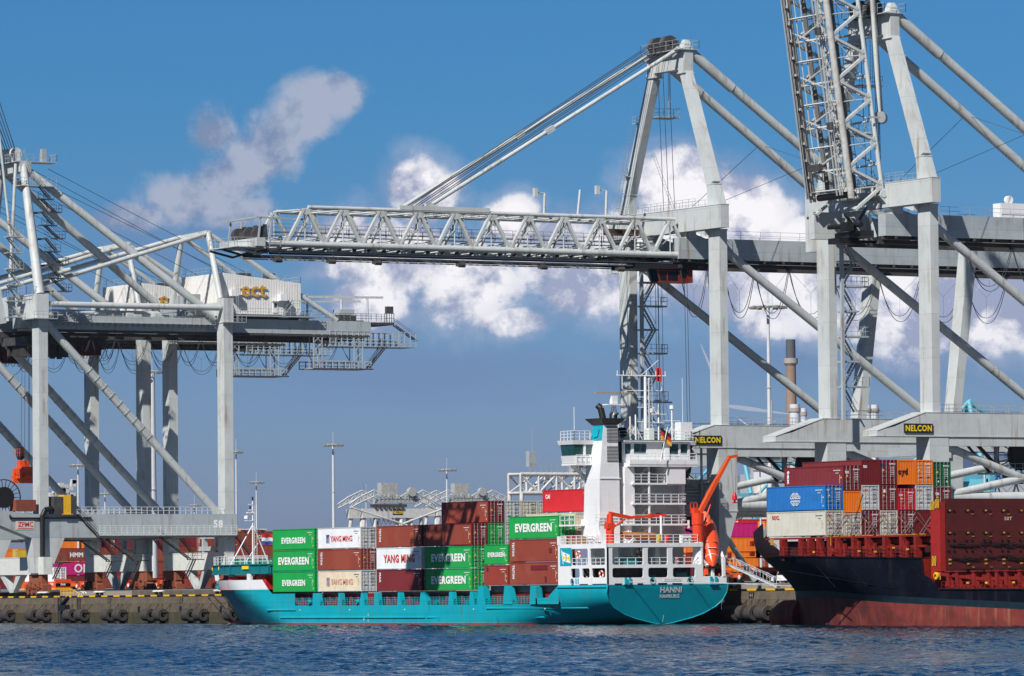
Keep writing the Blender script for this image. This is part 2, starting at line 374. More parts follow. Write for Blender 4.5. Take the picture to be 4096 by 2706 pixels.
# yard ground: one sheet, a step up behind the quay apron and a gentle rise
prof = [(.45, 4.25), (7, 4.27), (7.05, 4.95), (38, 5.3), (62, 5.6), (400, 6), (5000, 6)]
b = MB(); n = len(prof); vs = [(x, y, z) for x in (-5000, 5000) for y, z in prof]
b.add(vs, [(i, n+i, n+i+1, i+1) for i in range(n-1)]); b.build('ground', ASPH, kind='structure')
b = MB(); x = -500; k = 0
while x < 330:                                     # concrete kerb of the raised yard, cast in lengths
    b.k = (0, 1, 0, 1, 1, 0, 0, 1)[k % 8]; b.box(x+.02, 6.6, 4.2, x+17.0, 7.02, 5.02); x += 17.05; k += 1
b.build('yard_kerb', [CONC, CONL], kind='structure')
q = empty('quay_wall', (0, 0, 0), 'weathered concrete quay wall along the harbour basin', 'quay wall')
b = MB(); x = -515
while x < 340:
    b.add([(x+.03, 0, 1.7), (x+17.3, 0, 1.7), (x+17.3, 0, 3.0), (x+.03, 0, 3.0)], [(0, 1, 2, 3)])
    b.hexa([(x+.03, -.02, 3.0), (x+17.3, -.02, 3.0), (x+17.3, .6, 3.0), (x+.03, .6, 3.0)], [(x+.03, .14, 4.12), (x+17.3, .14, 4.12), (x+17.3, .6, 4.12), (x+.03, .6, 4.12)])
    b.box(x+17.3, .12, -.5, x+17.36, .3, 4.1); x += 17.33
b.add([(-515, .03, -2), (340, .03, -2), (340, .03, 1.75), (-515, .03, 1.75)], [(0, 1, 2, 3)])
b.build('wall_face', CONC, q)
b = MB(); b.add([(-515, -.04, -2), (340, -.04, -2), (340, -.04, .95), (-515, -.04, .95)], [(0, 1, 2, 3)]); b.hexa([(-515, -.04, .95), (340, -.04, .95), (340, .02, .95), (-515, .02, .95)], [(-515, 0, 1.68), (340, 0, 1.68), (340, .02, 1.68), (-515, .02, 1.68)])
b.build('tidal_zone', ALG, q)
b = MB(); bk = MB(); x = -520.0
while x < 340:
    bk.box(x, .05, 4.1, x+2.16, .5, 4.33); b.box(x+2.18, .04, 4.1, x+4.28, .5, 4.34); x += 4.3
b.build('yellow_edge_block', YEL, q); bk.build('black_edge_block', BLACK, q)
b = MB(); 
for i, s in ((-137, '53'), (-112.4, '52'), (-88, '51'), (46, '44')):
    b.box(i, -.05, 3.15, i+1.1, .05, 3.9)
b.build('berth_plate', BLACK, q)
b = MB()
for i, s in ((-137, '53'), (-112.4, '52'), (-88, '51'), (46, '44')): letter(b, s, (i+.12, -.06, 3.22), (1, 0, 0), (0, 0, 1), .86, .6)
b.build('lettering', CONL, q)
b = MB()
for x in (-152.5, -126.5, -112.3, -99, -84.5, 44, 60): b.box(x, -.06, 1.75, x+.75, .02, 2.6)
b.build('drain_opening', BLACK, q)
for x, lab in ((-154.6, 'steel ladder in the quay wall below the yellow hooped railing'), (-147.6, 'dark rubbing strip with white hoops on top, left on the quay wall'), (-95.8, 'dark rubbing strip with white hoops near the turquoise bow')):
    t = empty('quay_ladder', (x, 0, 0), lab, 'ladder')
    b = MB(); b.ladder((x, -.25, .1), (x, -.25, 4.3), .9, st=.3)
    for d in (0, .9): b.box(x+d-.06, -.25, .1, x+d+.06, .0, 4.0)
    b.build('rungs', CRD, t)
    b = MB()
    if x < -150:
        for d in (0, 1.2, 2.4, 3.6, 4.8): b.path([(x+d, .3, 4.3), (x+d, .3, 5.2)], .06, 5)
        b.path([(x, .3, 5.2), (x+4.8, .3, 5.2), (x+6.8, .3, 4.6), (x+6.8, .3, 4.3)], .07, 5); b.path([(x, .3, 4.75), (x+4.8, .3, 4.75)], .06, 5); b.build('handrail', YEL, t)
    else:
        for d in (0, .9): b.path([(x+d, .1+.25*math.sin(a), 4.2+1.0*math.sin(a)+0*a) if 0 else (x+d+1.2*math.cos(a)*.9+1.0, .1, 4.1+.9*math.sin(a)) for a in [math.pi-k*.5 for k in range(6)]], .06, 5)
        b.build('handrail', WTXT, t)
t = empty('floodlight', (-150.3, 0, 0), 'black cabinet hanging on the quay wall beside the ladder', 'cabinet')
b = MB(); b.box(-153.2, -.9, 1.9, -150.6, -.05, 2.9); b.box(-153.2, -.5, .1, -150.8, -.05, 1.7); b.beam((-153, -.4, 2.9), (-151, -.1, 4.2), .4, .3); b.build('housing', BLACK, t)
# fenders: thick rubber cylinders hung in pairs on chains
def fender():
    r = empty('fender', (0, 0, 0), 'x', 'fender', 'cylindrical rubber fenders along the quay wall')
    b = MB(); b.lathe((0, -.95, 1.3), [(.42, -1.1), (.9, -1.1), (.95, -1.0), (.95, 1.0), (.9, 1.1), (.42, 1.1), (.40, 1.0), (.40, -1.0), (.42, -1.1)], 20, 'x')
    b.build('rubber_cylinder', mat('fender_rubber', (.048, .042, .037), .75, var=.3, vs=2, dirt=.5, dcol=(.02, .018, .015), bump=.3), r)
    b = MB()
    for s in (-1, 1): b.tube((s*1.15, -.9, 1.6), (s*1.4+.5, -.05, 3.0), .06, 5); b.tube((s*1.1, -.9, 1.3), (0, -.9, 1.3), .1, 5)
    b.build('chain', mat('rusty_chain', (.07, .04, .025), .8), r)
    b = MB(); b.box(-.9, -.5, -.6, 1.0, .0, .5); b.build('pile_cap', RUB, r)
    return r
f0 = fender(); first = True
xs = []
for i in range(-2, 19):
    c = -160.4+i*13.72+(.2 if i % 2 else 0); xs += [c-2.05, c+2.05]
xs += [46.5, 50.8]
for x in xs:
    if x > -88 and x < 42 or -88 < x < -80: continue
    if x > 75: continue
    o = f0 if first else copy_tree(f0); first = False; o.location = (x, 0, 0)
    o['label'] = 'black cylindrical rubber fender hung on chains on the quay wall' if x < 0 else 'black rubber fender between the turquoise stern and the dark ship'
# bollards
def bollard():
    r = empty('bollard', (0, 0, 0), 'double mooring bollard with white mushroom caps on the quay edge', 'bollard', 'bollards along the quay edge')
    b = MB()
    for d in (-.75, .75): b.lathe((d, 1.1, 4.3), [(.42, 0), (.3, .1), (.28, .45), (.3, .5)], 12)
    b.box(-1.4, .6, 4.27, 1.4, 1.6, 4.36); b.build('post', BLACK, r)
    b = MB()
    for d in (-.75, .75): b.lathe((d, 1.1, 4.3), [(.3, .46), (.62, .5), (.66, .62), (.4, .72), (0, .74)], 12)
    b.build('cap', WTXT, r); return r
b0 = bollard()
for i, x in enumerate((-162.8, -142.2, -121.6, -101.2, 39.5, 60.0)):
    o = b0 if i == 0 else copy_tree(b0); o.location = (x, 0, 0)
# ================================================================ containers
COL = {}
def ccol(n, c, rough=.5, **k): COL[n] = mat('container_'+n, c, rough, **{**dict(var=.07, vs=.6, dirt=.16, dcol=tuple(x*.45+.02 for x in c), streak=.22, scol=tuple(x*.5+.03 for x in c), patch=.0), **k}); return COL[n]
ccol('green', (.006, .30, .055), dirt=.1); ccol('dark_green', (.004, .10, .03)); ccol('white', (.70, .72, .74), dirt=.1); ccol('cream', (.66, .57, .42), dirt=.45, dcol=(.42, .26, .12), streak=.5)
ccol('brown', (.235, .042, .022), patch=.35, pcol=(.30, .075, .035)); ccol('maroon', (.165, .015, .018), patch=.2, pcol=(.2, .03, .03)); ccol('red', (.50, .012, .018)); ccol('rust_red', (.26, .035, .02))
ccol('grey', (.50, .52, .52)); ccol('warm_grey', (.52, .51, .44), dirt=.3, dcol=(.3, .22, .14)); ccol('blue', (.012, .14, .42), dirt=.3, dcol=(.01, .05, .18)); ccol('navy', (.02, .05, .25))
ccol('orange', (.80, .20, .015)); ccol('yellow', (.60, .40, .03)); ccol('magenta', (.50, .008, .16)); ccol('teal', (.05, .30, .22))
ROD = mat('lock_rod_steel', (.42, .43, .43), .5)
GASK = mat('container_gasket', (.02, .018, .018), .8)
_cm = {}
def cmesh(L, H, axis):
    """shared meshes of one container size; axis 'x': doors face +x, axis 'y': doors face -y"""
    k = (L, H, axis)
    if k in _cm: return _cm[k]
    W_ = 2.438
    body = MB()
    z0, z1 = .16, H-.12
    def side(y, sgn, fine=True):
        n = int((L-.3)/.278); p = (L-.3)/n; vs = []; xx = .15
        for i in range(n):
            for dx, dd in ((0, .0), (.25, .0), (.5, .045), (.75, .045)): vs.append((xx+dx*p, y+sgn*dd))
            xx += p
        vs.append((xx, y)); m = len(vs)
        body.add([(a, b_, z0) for a, b_ in vs]+[(a, b_, z1) for a, b_ in vs], [(i, i+1, m+i+1, m+i) if sgn > 0 else (i+1, i, m+i, m+i+1) for i in range(m-1)])
    side(.025, 1); side(W_-.025, -1)
    n = 8; p = (W_-.3)/n; vs = []
    for i in range(n):
        for dx, dd in ((0, 0), (.3, 0), (.5, .05), (.8, .05)): vs.append((.03+dd, .15+(i+dx)*p))
    vs.append((.03, W_-.15)); m_ = len(vs)
    body.add([(a, b_, z0) for a, b_ in vs]+[(a, b_, z1) for a, b_ in vs], [(i+1, i, m_+i, m_+i+1) for i in range(m_-1)])
    body.box(.1, .05, z1, L-.1, W_-.05, H-.04); body.box(.1, .05, .08, L-.15, W_-.05, .14)
    fr = MB()
    for x in (0, L-.15):
        for y in (0, W_-.15): fr.box(x, y, 0, x+.15, y+.15, H)
    for y in (.004, W_-.084):
        fr.box(.15, y, .05, L-.15, y+.08, .17); fr.box(.15, y, H-.13, L-.15, y+.08, H-.02)
    for x in (.004, L-.104):
        fr.box(x, .15, .04, x+.1, W_-.15, .18); fr.box(x, .15, H-.15, x+.1, W_-.15, H-.01)
    doors = []; rods = []
    for j in (0, 1):
        a = .16+j*(W_/2-.155); b_ = a+W_/2-.17; d = MB(); xf = L-.07
        d.box(xf-.04, a, .19, xf, b_, H-.16)
        nb = 5; hh = (H-.5)/nb
        for i in range(nb): d.hexa([(xf, a+.08, .3+i*hh), (xf+.035, a+.1, .34+i*hh), (xf+.035, b_-.1, .34+i*hh), (xf, b_-.08, .3+i*hh)], [(xf, a+.08, .25+(i+1)*hh-.08), (xf+.035, a+.1, .21+(i+1)*hh-.08), (xf+.035, b_-.1, .21+(i+1)*hh-.08), (xf, b_-.08, .25+(i+1)*hh-.08)])
        r = MB()
        for t_ in (.27, .76):
            y = a+(b_-a)*t_; r.tube((xf+.07, y, .1), (xf+.07, y, H-.08), .022, 5)
            for zz in (.12, H*.5, H-.12): r.box(xf+.0, y-.05, zz-.03, xf+.1, y+.05, zz+.03)
            r.beam((xf+.09, y, .95), (xf+.09, y+(.35 if t_ < .5 else -.35), .92), .03, .05)
        doors.append(d); rods.append(r)
    g = MB(); g.box(L-.12, W_/2-.03, .18, L-.075, W_/2+.03, H-.15)
    # small marks: rows of characters-like dashes are markings painted on side and door
    mk = MB(); rs = random.Random(3)
    for i in range(9): mk.box(L-2.0+i*.16, .0, H-.62, L-2.0+i*.16+.08, .02, H-.52)
    for i in range(4): mk.box(L-1.55+i*.16, .0, H-.92, L-1.55+i*.16+.08, .02, H-.84)
    for i in range(10): mk.box(L-.78, .0, H-1.1-i*.1, L-.70, .02, H-1.15-i*.1)
    for i in range(7): mk.box(L-.03, W_*.58+i*.12, H-.55, L-.01, W_*.58+i*.12+.07, H-.42)
    for r_ in range(5):
        for i in range(3): mk.box(L-.03, W_*.62+i*.2, H-.9-r_*.2, L-.01, W_*.62+i*.2+.13, H-.84-r_*.2)
    yl = MB(); yl.box(L-.55, 0, H-1.5, L-.38, .02, H-1.32); yl.box(L-.55, 0, .4, L-.4, .02, .58); yl.box(L-.03, .42, H-1.3, L-.008, .66, H-1.12)
    if axis == 'y':                                # turn: x -> -y (doors towards the water), y -> x
        for q_ in [body, fr, g, mk, yl]+doors+rods: q_.v = [(y, L-x, z) for x, y, z in q_.v]
    ms = dict(body=body.mesh('container_shell'), frame=fr.mesh('corner_frame'), g=g.mesh('gasket'), mk=mk.mesh('marking'), yl=yl.mesh('hazard_sticker'), d=[q_.mesh('door') for q_ in doors], r=[q_.mesh('lock_rod') for q_ in rods])
    for q_ in [ms['body'], ms['frame'], ms['g'], ms['mk'], ms['yl']]+ms['d']+ms['r']: q_.materials.append(None)
    _cm[k] = ms; return ms
def put(me, name, mt, parent):
    o = bpy.data.objects.new(name, me); C.objects.link(o); o.parent = parent
    o.material_slots[0].link = 'OBJECT'; o.material_slots[0].material = mt; return o
COLN = {'white': 'white', 'cream': 'faded cream', 'grey': 'grey', 'warm_grey': 'pale grey', 'rust_red': 'rust red', 'dark_green': 'dark green'}
def container(x, y, z, col, L=12.192, H=2.87, axis='x', label=None, group=None, detail=True, texts=(), wall=False, dcol=None):
    """texts: (string, material, a, b, w, h, bold, face, rot) in metres from the lower left of the face"""
    o = empty('shipping_container', (x, y, z), label, 'container', group)
    ms = cmesh(L, H, axis); mt = COL[col]
    put(ms['body'], 'shell', mt, o); put(ms['frame'], 'corner_frame', COL[dcol or col], o)
    if detail:
        if not wall:
            for d, r in zip(ms['d'], ms['r']): dd = put(d, 'door', COL[dcol or col], o); put(r, 'lock_rod', ROD, dd)
            put(ms['g'], 'gasket', GASK, o)
            put(ms['mk'], 'marking', BTXT if col in ('white', 'cream', 'grey', 'warm_grey', 'yellow') else WTXT, o); put(ms['yl'], 'hazard_sticker', SIGNY, o)
    else:
        for d in ms['d']: put(d, 'door', COL[dcol or col], o)
    if wall:
        b = MB(); n = 9; p = (2.438-.3)/n
        for i in range(n): b.box(L-.09, .17+i*p, .18, L-.03, .17+(i+.55)*p, H-.15)
        b.box(L-.12, .15, .17, L-.09, 2.29, H-.14); b.v = [(a+x, c+y, e+z) for a, c, e in b.v]; b.build('end_wall', mt, o)
    by = {}
    for tx in texts:
        s, tm, a, bb, w_, h_, bold, face = tx[:8]; rot = tx[8] if len(tx) > 8 else 0
        mb = by.setdefault(tm.name, MB()); ux, uy = Vector((1, 0, 0)), Vector((0, 0, 1))
        if face == 'side': org = Vector((x+a, y-.012, z+bb))
        elif face == 'end': org = Vector((x+L+.012, y+a, z+bb)); ux = Vector((0, 1, 0))
        elif face == 'yside': org = Vector((x+2.45, y+a, z+bb)); ux = Vector((0, 1, 0))
        if rot: letter(mb, s, org+uy*h_, -uy, ux, h_, w_, bold)      # reads downwards
        elif s.startswith('#'): draw_mark(mb, s, org, ux, uy, w_, h_)
        else: letter(mb, s, org, ux, uy, w_, h_, bold)
    for k_, mb in by.items(): mb.build('lettering' if not any(t_[0].startswith('#') for t_ in texts if t_[1].name == k_) else 'emblem', MATS[k_], o)
    return o
def draw_mark(mb, s, o, ux, uy, w, h):
    def q(a, b_, c, d): mb.add([o+ux*a*w+uy*b_*h, o+ux*c*w+uy*b_*h, o+ux*c*w+uy*d*h, o+ux*a*w+uy*d*h], [(0, 1, 2, 3)])
    def pl(pts): mb.add([o+ux*a*w+uy*b_*h for a, b_ in pts], [tuple(range(len(pts)))])
    def arc(cx, cy, rx, ry, a0, a1, t=.05, n=10):
        for i in range(n):
            p0, p1 = R(a0+(a1-a0)*i/n), R(a0+(a1-a0)*(i+1)/n)
            pl([(cx+rx*math.cos(p0), cy+ry*math.sin(p0)), (cx+rx*math.cos(p1), cy+ry*math.sin(p1)), (cx+(rx-t)*math.cos(p1), cy+(ry-t)*math.sin(p1)), (cx+(rx-t)*math.cos(p0), cy+(ry-t)*math.sin(p0))])
    if s == '#box': q(0, 0, 1, 1)
    elif s == '#globe':
        for r_ in (.5, .24): arc(.5, .5, r_, .5, 22, 158); arc(.5, .5, r_, .5, 202, 338)
        q(.12, .80, .88, .84); q(.12, .16, .88, .20); q(.48, .66, .52, 1); q(.48, 0, .52, .32)
    elif s == '#ym':
        pl([(0, 0), (.18, 0), (.18, 1), (0, 1)]); pl([(.82, 0), (1, 0), (1, 1), (.82, 1)]); pl([(.2, 1), (.42, 1), (.5, .7), (.58, 1), (.8, 1), (.6, .5), (.6, 0), (.4, 0), (.4, .5)])
    elif s == '#tri': pl([(0, 0), (1, 0), (.5, 1)])
    elif s == '#fl': pl([(0, 0), (.6, 0), (1, 1), (.4, 1)])
    elif s == '#hl':
        pl([(0, 0), (.22, 0), (.42, .9), (.75, 1), (.3, 1), (.15, .7)]); pl([(.32, 0), (.55, 0), (.62, .4), (1, .45), (.95, .3), (.8, .25), (.78, .1), (.95, 0), (.6, .0), (.6, .55), (.4, .5)])
def EG(w0=9.3, h0=1.25, dx=0): a = (12.192-w0)/2+dx; return ('EVERGREEN', WTXT, a, .85, w0, h0, .045, 'side')
TRI = ('TRITON', WTXT, .75, .75, .55, 1.75, .04, 'side', 1)
GA = 'containers stacked on the turquoise ship'
def stack(bx, ry, zs, items):
    for i, it in enumerate(items):
        if it: container(bx, ry, zs[i], it[0], label=it[1], group=GA, texts=it[2] if len(it) > 2 else (), **(it[3] if len(it) > 3 else {}))
B = [-42.976, -29.833, -13.346, -.150, 15.25, 21.663]
Z3_ = [4.48+2.9*i for i in range(4)]
RO = -20.506
YMT = lambda m_: ('YANG MING', m_)
stack(B[0], RO, Z3_, [('green', 'green container with white lettering, bottom of the stack nearest the turquoise bow', [EG(6.7, .85)]),
    ('green', 'green container with large white lettering, middle of the stack nearest the turquoise bow', [EG(8.9, 1.05)]),
    ('green', 'green container with white lettering, top of the stack nearest the turquoise bow', [EG(6.9, .85)])])
ym = lambda m_, m2: [('YANG MING', m_, 3.6, .95, 6.2, .8, .02, 'side'), ('#ym', m2, 2.45, .78, .85, 1.15, 0, 'side')]
stack(B[1], RO, Z3_, [('cream', 'faded cream container with washed-out red lettering, bottom of its stack', ym(FTXT, mat('faded_violet_lettering', (.28, .20, .32), .6)), dict(dcol='grey')),
    ('brown', 'brown container between a white one above and a faded cream one below', [TRI]),
    ('white', 'white container with red lettering and a small emblem, on top of a brown one', ym(RTXT, NTXT), dict(dcol='grey'))])
stack(B[2], RO, Z3_, [('maroon', 'dark maroon container under the white one with large red letters', [('MAX', WTXT, .7, 1.15, .5, 1.3, .04, 'side', 1)]),
    ('white', 'white container with large red letters across its whole side', [('YANG MING', RTXT, 1.9, .85, 8.5, 1.1, .035, 'side')]),
    ('brown', 'brown container with a repaired square patch on top of the large-lettered white one', [TRI, ('#box', mat('repair_patch', (.33, .09, .04), .6), 9.1, .6, 1.7, 1.3, 0, 'side')])])
stack(B[3], RO, Z3_, [('green', 'green container with white lettering, bottom, in the fourth stack from the bow', [EG(9.0, 1.05)]),
    ('green', 'green container with white lettering directly below a plain brown one', [EG(8.9, 1.05)]),
    ('brown', 'plain brown container with maroon doors on top of two green ones', (), dict(dcol='maroon'))])
stack(B[3], -18.0, Z3_, [None, None, ('green', 'green container showing only its doors beside the maroon doors', ()),
    ('brown', 'brown container standing highest left of the white deckhouse, crane shadows on its side', [('#box', NTXT, .6, 1.95, .4, .55, 0, 'side'), ('#fl', WTXT, .66, 2.05, .28, .35, 0, 'side')], dict(dcol='maroon'))])
for k, (ry, l1, l2) in enumerate(((-15.5, 'pale grey container, doors showing, in the top tier right beside the highest brown one', 'pale grey container under the grey doors, a sliver beside the green doors'), (-13.0, 'pale grey container doors in the middle of the three grey top ones', None), (-10.5, 'pale grey container doors half hidden by the bright red container', None))):
    stack(B[3], ry, Z3_, [None, None, ('grey', l2) if l2 else None, ('grey' if k != 1 else 'warm_grey', l1, ())])
zs5 = [5.1, 7.75]
for i, (c_, l_, tx) in enumerate((('rust_red', 'short rust red container under the short green one', [('#box', NTXT, .6, 1.8, .4, .5, 0, 'side')]), ('green', 'short green container with white lettering next to the long brown stack', [('EVERGREEN', WTXT, .95, .95, 4.3, .6, .045, 'side')]))):
    container(B[4], RO, zs5[i], c_, L=6.058, H=2.57, label=l_, group=GA, texts=tx)
zs6 = [5.107+2.9*i for i in range(3)]
stack(B[5], RO, zs6, [('brown', 'brown container with dark repair patches, lowest and closest to the deckhouse', [TRI, ('#box', COL['maroon'], 5.3, 1.85, 4.1, .6, 0, 'side'), ('#box', COL['maroon'], 8.8, .3, .4, .75, 0, 'side')]),
    ('brown', 'brown container with a small dark patch, below the large green one by the deckhouse', [TRI, ('#box', COL['maroon'], 9.9, 1.1, .6, .6, 0, 'side')]),
    ('green', 'large green container with white lettering and green doors beside the deckhouse', [EG(9.1, 1.1)])])
container(B[5], -18.0, 11.25, 'cream', label='cream container whose roof edge shows above the large green one', group=GA, H=2.87)
container(B[5], -15.5, 14.3, 'red', label='bright red container standing highest against the white funnel casing', group=GA, texts=[('CAI', WTXT, .75, 1.75, 1.1, .55, .04, 'side')])
# ================================================================ gantry cranes
def festoon(root, x, z, ys, drop, name='festoon_cable', r=.045):
    b = MB()
    for y0, y1 in zip(ys[:-1], ys[1:]):
        for o_ in (-.12, .12):
            b.path([(x+o_, y0+(y1-y0)*t, z-drop*(1+.06*o_/.12)*(1-abs(2*t-1)**2.3)) for t in [i/12 for i in range(13)]], r, 4)
        b.path([(x, y0, z), (x, (y0+y1)/2, z-drop*.5), (x, y1, z)], r*.4, 3); b.path([(x, (y0+y1)/2, z-drop*.5), (x, (y0+y1)/2, z-drop*.95)], r*.4, 3)
    for y in ys: b.box(x-.25, y-.25, z-.25, x+.25, y+.25, z+.2)
    b.build(name, WIRE, root)
def nelcon(xc, raised, label, signed=True):
    T = empty('ship_to_shore_crane', (xc, 3.5, 5), label, 'crane', 'grey gantry cranes with white lettered name boards')
    h = 11.0
    for s in (-1, 1):                                       # upper legs, near (+) and far (-)
        x = xc+s*h
        b = MB(); b.box(x-1.3, 3.0, 25.2, x+1.3, 4.15, 50.3); b.box(x-1.36, 2.94, 50.1, x+1.36, 4.21, 50.32)
        for z in (33, 41): b.box(x-1.31, 2.99, z, x+1.31, 4.16, z+.05)
        b.build('leg', CR, T)
        # conduit tray with junction boxes on the outer edge of the far leg
        if s < 0:
            b = MB(); b.box(x-1.75, 3.5, 25.5, x-1.42, 3.9, 48); b.build('cable_tray', CRD, T)
            b = MB()
            for i in range(15): b.box(x-1.5, 3.2, 26+i*1.45, x-1.36, 3.45, 26.35+i*1.45); b.cut()
            b.build_each('junction_box', CR, T); b = MB(); b.box(x-2.7, 2.3, 46.0, x-1.4, 3.6, 53.5); b.build('switch_cabinet', CR, T)
        b = MB(); dy = 0                                     # lower leg down to the sill
        X0, X1, Y0, Y1 = x-1.4, x+1.4, 2.4, 5.2
        b.box(X0, Y0, 14.3, X1, Y1, 22.4); b.box(X0-.06, Y0-.06, 14.2, X1+.06, Y1+.06, 14.34)
        b.hexa([(x-.9, 2.7, 9), (x+.9, 2.7, 9), (x+.9, 3.8, 9), (x-.9, 3.8, 9)], [(X0, Y0, 14.2), (X1, Y0, 14.2), (X1, Y1, 14.2), (X0, Y1, 14.2)])
        b.box(x-.9, 2.7, 7.4, x+.9, 3.8, 9); b.build('lower_leg', CR, T)
        # landside leg, leaning inland as it rises
        b = MB(); b.hexa([(x-1.1, 39.0, 25.2), (x+.9, 39.0, 25.2), (x+.9, 40.3, 25.2), (x-1.1, 40.3, 25.2)], [(x-1.3, 42.2, 49.5), (x+1.0, 42.2, 49.5), (x+1.0, 43.6, 49.5), (x-1.3, 43.6, 49.5)])
        b.build('leg', CR, T)
        b = MB(); b.box(x-1.1, 38.6, 8.2, x+1.1, 40.6, 22.4); b.build('lower_leg', CR, T)
        # portal beam running inland, with a wedge shaped nose over the water side
        b = MB(); b.box(x-1.45, 1.9, 22.4, x+1.45, 44, 25.2)
        zt = 22.95; b.prism([(x-1.45, -5.2, 22.4), (x-1.45, 1.9, 22.4), (x-1.45, 1.9, 25.2), (x-1.45, -2.6, 23.6 if 0 else 23.5), (x-1.45, -5.2, zt)], (2.9, 0, 0))
        b.build('portal_beam', CR, T)
        b = MB(); b.box(x-1.5, -5.3, 22.3, x+1.5, 44.1, 22.42); b.box(x-1.5, 2, 25.18, x+1.5, 44.1, 25.24); b.beam((x, -5.2, 22.98), (x, 1.9, 25.24), 3.0, .08)
        b.box(x+1.1, 5.3, 21.2, x+1.35, 38.6, 22.2); b.build('beam_flange', CR, T)
        b = MB(); b.rail([(x+1.3, 5, 25.25), (x+1.3, 38, 25.25)], 1.0, 2.2, .03); b.rail([(x-1.3, 5, 25.25), (x-1.3, 38, 25.25)], 1.0, 2.2, .03); b.build('railing', RAIL, T)
        # diagonal tubes
        b = MB(); b.tube((x, 4.2, 47.9), (x, 38.0, 25.4), .56, 14); b.build('diagonal_brace', CR, T)
        b = MB(); b.tube((x+.2, 5.4, 21.3), (x+.2, 22, 15.6), .5, 12); b.tube((x+.2, 22, 15.6), (x+.2, 38.6, 9.0), .5, 12); b.tube((x+.2, 5.2, 15.2), (x+.2, 38.6, 21.4), .5, 12); b.build('diagonal_brace', CR, T)
        b = MB(); b.tube((x, 5.2, 15.0), (x, 38.6, 15.0), .75, 14); b.tube((x-1.3, 5.0, 14.2), (x-1.3, 38.6, 14.2), .35, 8); b.build('tie_tube', CR, T)
        b = MB(); b.tube((x, 3.6, 12), (x, 8.6, 5.4), .38, 10); b.build('strut', CR, T)
        # sill and bogies
        b = MB()
        for yy in (3.2, 39.6):
            b.box(x-.75, yy-.55, 6.9, x+.75, yy+.55, 7.6)
            for k in (-1, 1):
                b.beam((x, yy, 7.0), (x+k*1.7, yy, 6.1), .7, .6)
                for j in (-.7, .7): b.tube((x+k*1.7+j, yy-.25, 4.95), (x+k*1.7+j, yy+.25, 4.95), .42, 12)
                b.box(x+k*1.7-1.1, yy-.35, 5.2, x+k*1.7+1.1, yy+.35, 6.2)
            b.cut()
        b.build_each('bogie', RUST, T)
        # A-frame leg
        b = MB(); tx = xc+s*3.8
        b.hexa([(x-1.3, 2.95, 53.3), (x+1.3, 2.95, 53.3), (x+1.3, 4.2, 53.3), (x-1.3, 4.2, 53.3)], [(x-s*.75-.85, 3.0, 56.2), (x-s*.75+.85, 3.0, 56.2), (x-s*.75+.85, 4.15, 56.2), (x-s*.75-.85, 4.15, 56.2)])
        b.beam((x-s*.75, 3.55, 56.2), (tx+s*.2, 3.55, 71.0), 1.7, 1.15, 1.5, 1.1, ref=(0, 1, 0)); b.box(x-s*.75-.95, 2.95, 56.1, x-s*.75+.95, 4.2, 56.25)
        b.box(tx-.95, 2.8, 71.0, tx+.95, 4.3, 71.15); b.box(tx-.8, 2.9, 71.15, tx+.8, 4.2, 74.2); b.hexa([(tx-.8, 2.9, 74.2), (tx+.8, 2.9, 74.2), (tx+.8, 4.2, 74.2), (tx-.8, 4.2, 74.2)], [(tx-.35, 3.3, 75.4), (tx+.35, 3.3, 75.4), (tx+.35, 3.9, 75.4), (tx-.35, 3.9, 75.4)])
        b.build('a_frame_leg', CR, T)
        # backstay to the landside end of the girder
        b = MB(); b.tube((tx, 3.6, 74.3), (xc+s*4.1, 38.6, 50.0), .60, 14); b.tube((tx, 3.6, 74.3), (tx+(s*4.1-s*3.8)*.2, 10.6, 69.4), .68, 14); b.build('backstay', CR, T)
        # main girder
        gx = xc+s*4.1
        b = MB(); b.box(gx-.8, 1.6, 46.9, gx+.8, 66, 49.6)
        for y in (7, 14.5, 22, 29.5, 37, 44.5, 52): b.box(gx-.82, y, 46.9, gx+.82, y+.08, 49.6)
        b.build('girder', CRB, T)
        b = MB(); b.box(gx-s*1.0-.3, 1.6, 46.0, gx-s*1.0+.3, 66, 46.5); b.box(gx-.2, 1.6, 46.5, gx+.2, 66, 46.9)
        for i in range(22): b.box(gx-.9, 3+i*2.9, 46.55, gx+.9, 3.25+i*2.9, 46.85)
        b.build('trolley_rail', CRD, T)
        b = MB(); b.rail([(gx+s*.7, 5, 49.6), (gx+s*.7, 66, 49.6)], 1.05, 3.0, .03); b.build('railing', RAIL, T)
        b = MB(); b.box(gx-.8, 2.6, 49.6, gx+.8, 4.2, 50.6); b.beam((gx, 2.2, 50.5), (gx, 5.6, 49.4), 1.2, .5); b.build('hanger', CR, T)
    # upper cross beam between the legs
    b = MB(); b.box(xc-13.2, 2.0, 50.35, xc+14.2, 3.25, 53.3); b.box(xc-13.25, 1.95, 53.28, xc+14.25, 3.3, 53.36)
    b.hexa([(xc+h-1.3, 2.2, 49.6), (xc+h-1.0, 2.2, 49.6), (xc+h-1.0, 3.2, 49.6), (xc+h-1.3, 3.2, 49.6)], [(xc+h-4, 2.2, 50.4), (xc+h-1.0, 2.2, 50.4), (xc+h-1.0, 3.2, 50.4), (xc+h-4, 3.2, 50.4)])
    b.build('cross_beam', CR, T)
    b = MB(); b.rail([(xc-12, 2.1, 53.35), (xc+8, 2.1, 53.35)], 1.1, 1.5, .03, mids=(.35, .7)); b.rail([(xc-12, 4.6, 53.35), (xc+8, 4.6, 53.35)], 1.1, 1.5, .03); b.box(xc-12, 3.2, 53.2, xc+8, 4.7, 53.3); b.build('walkway', RAIL, T)
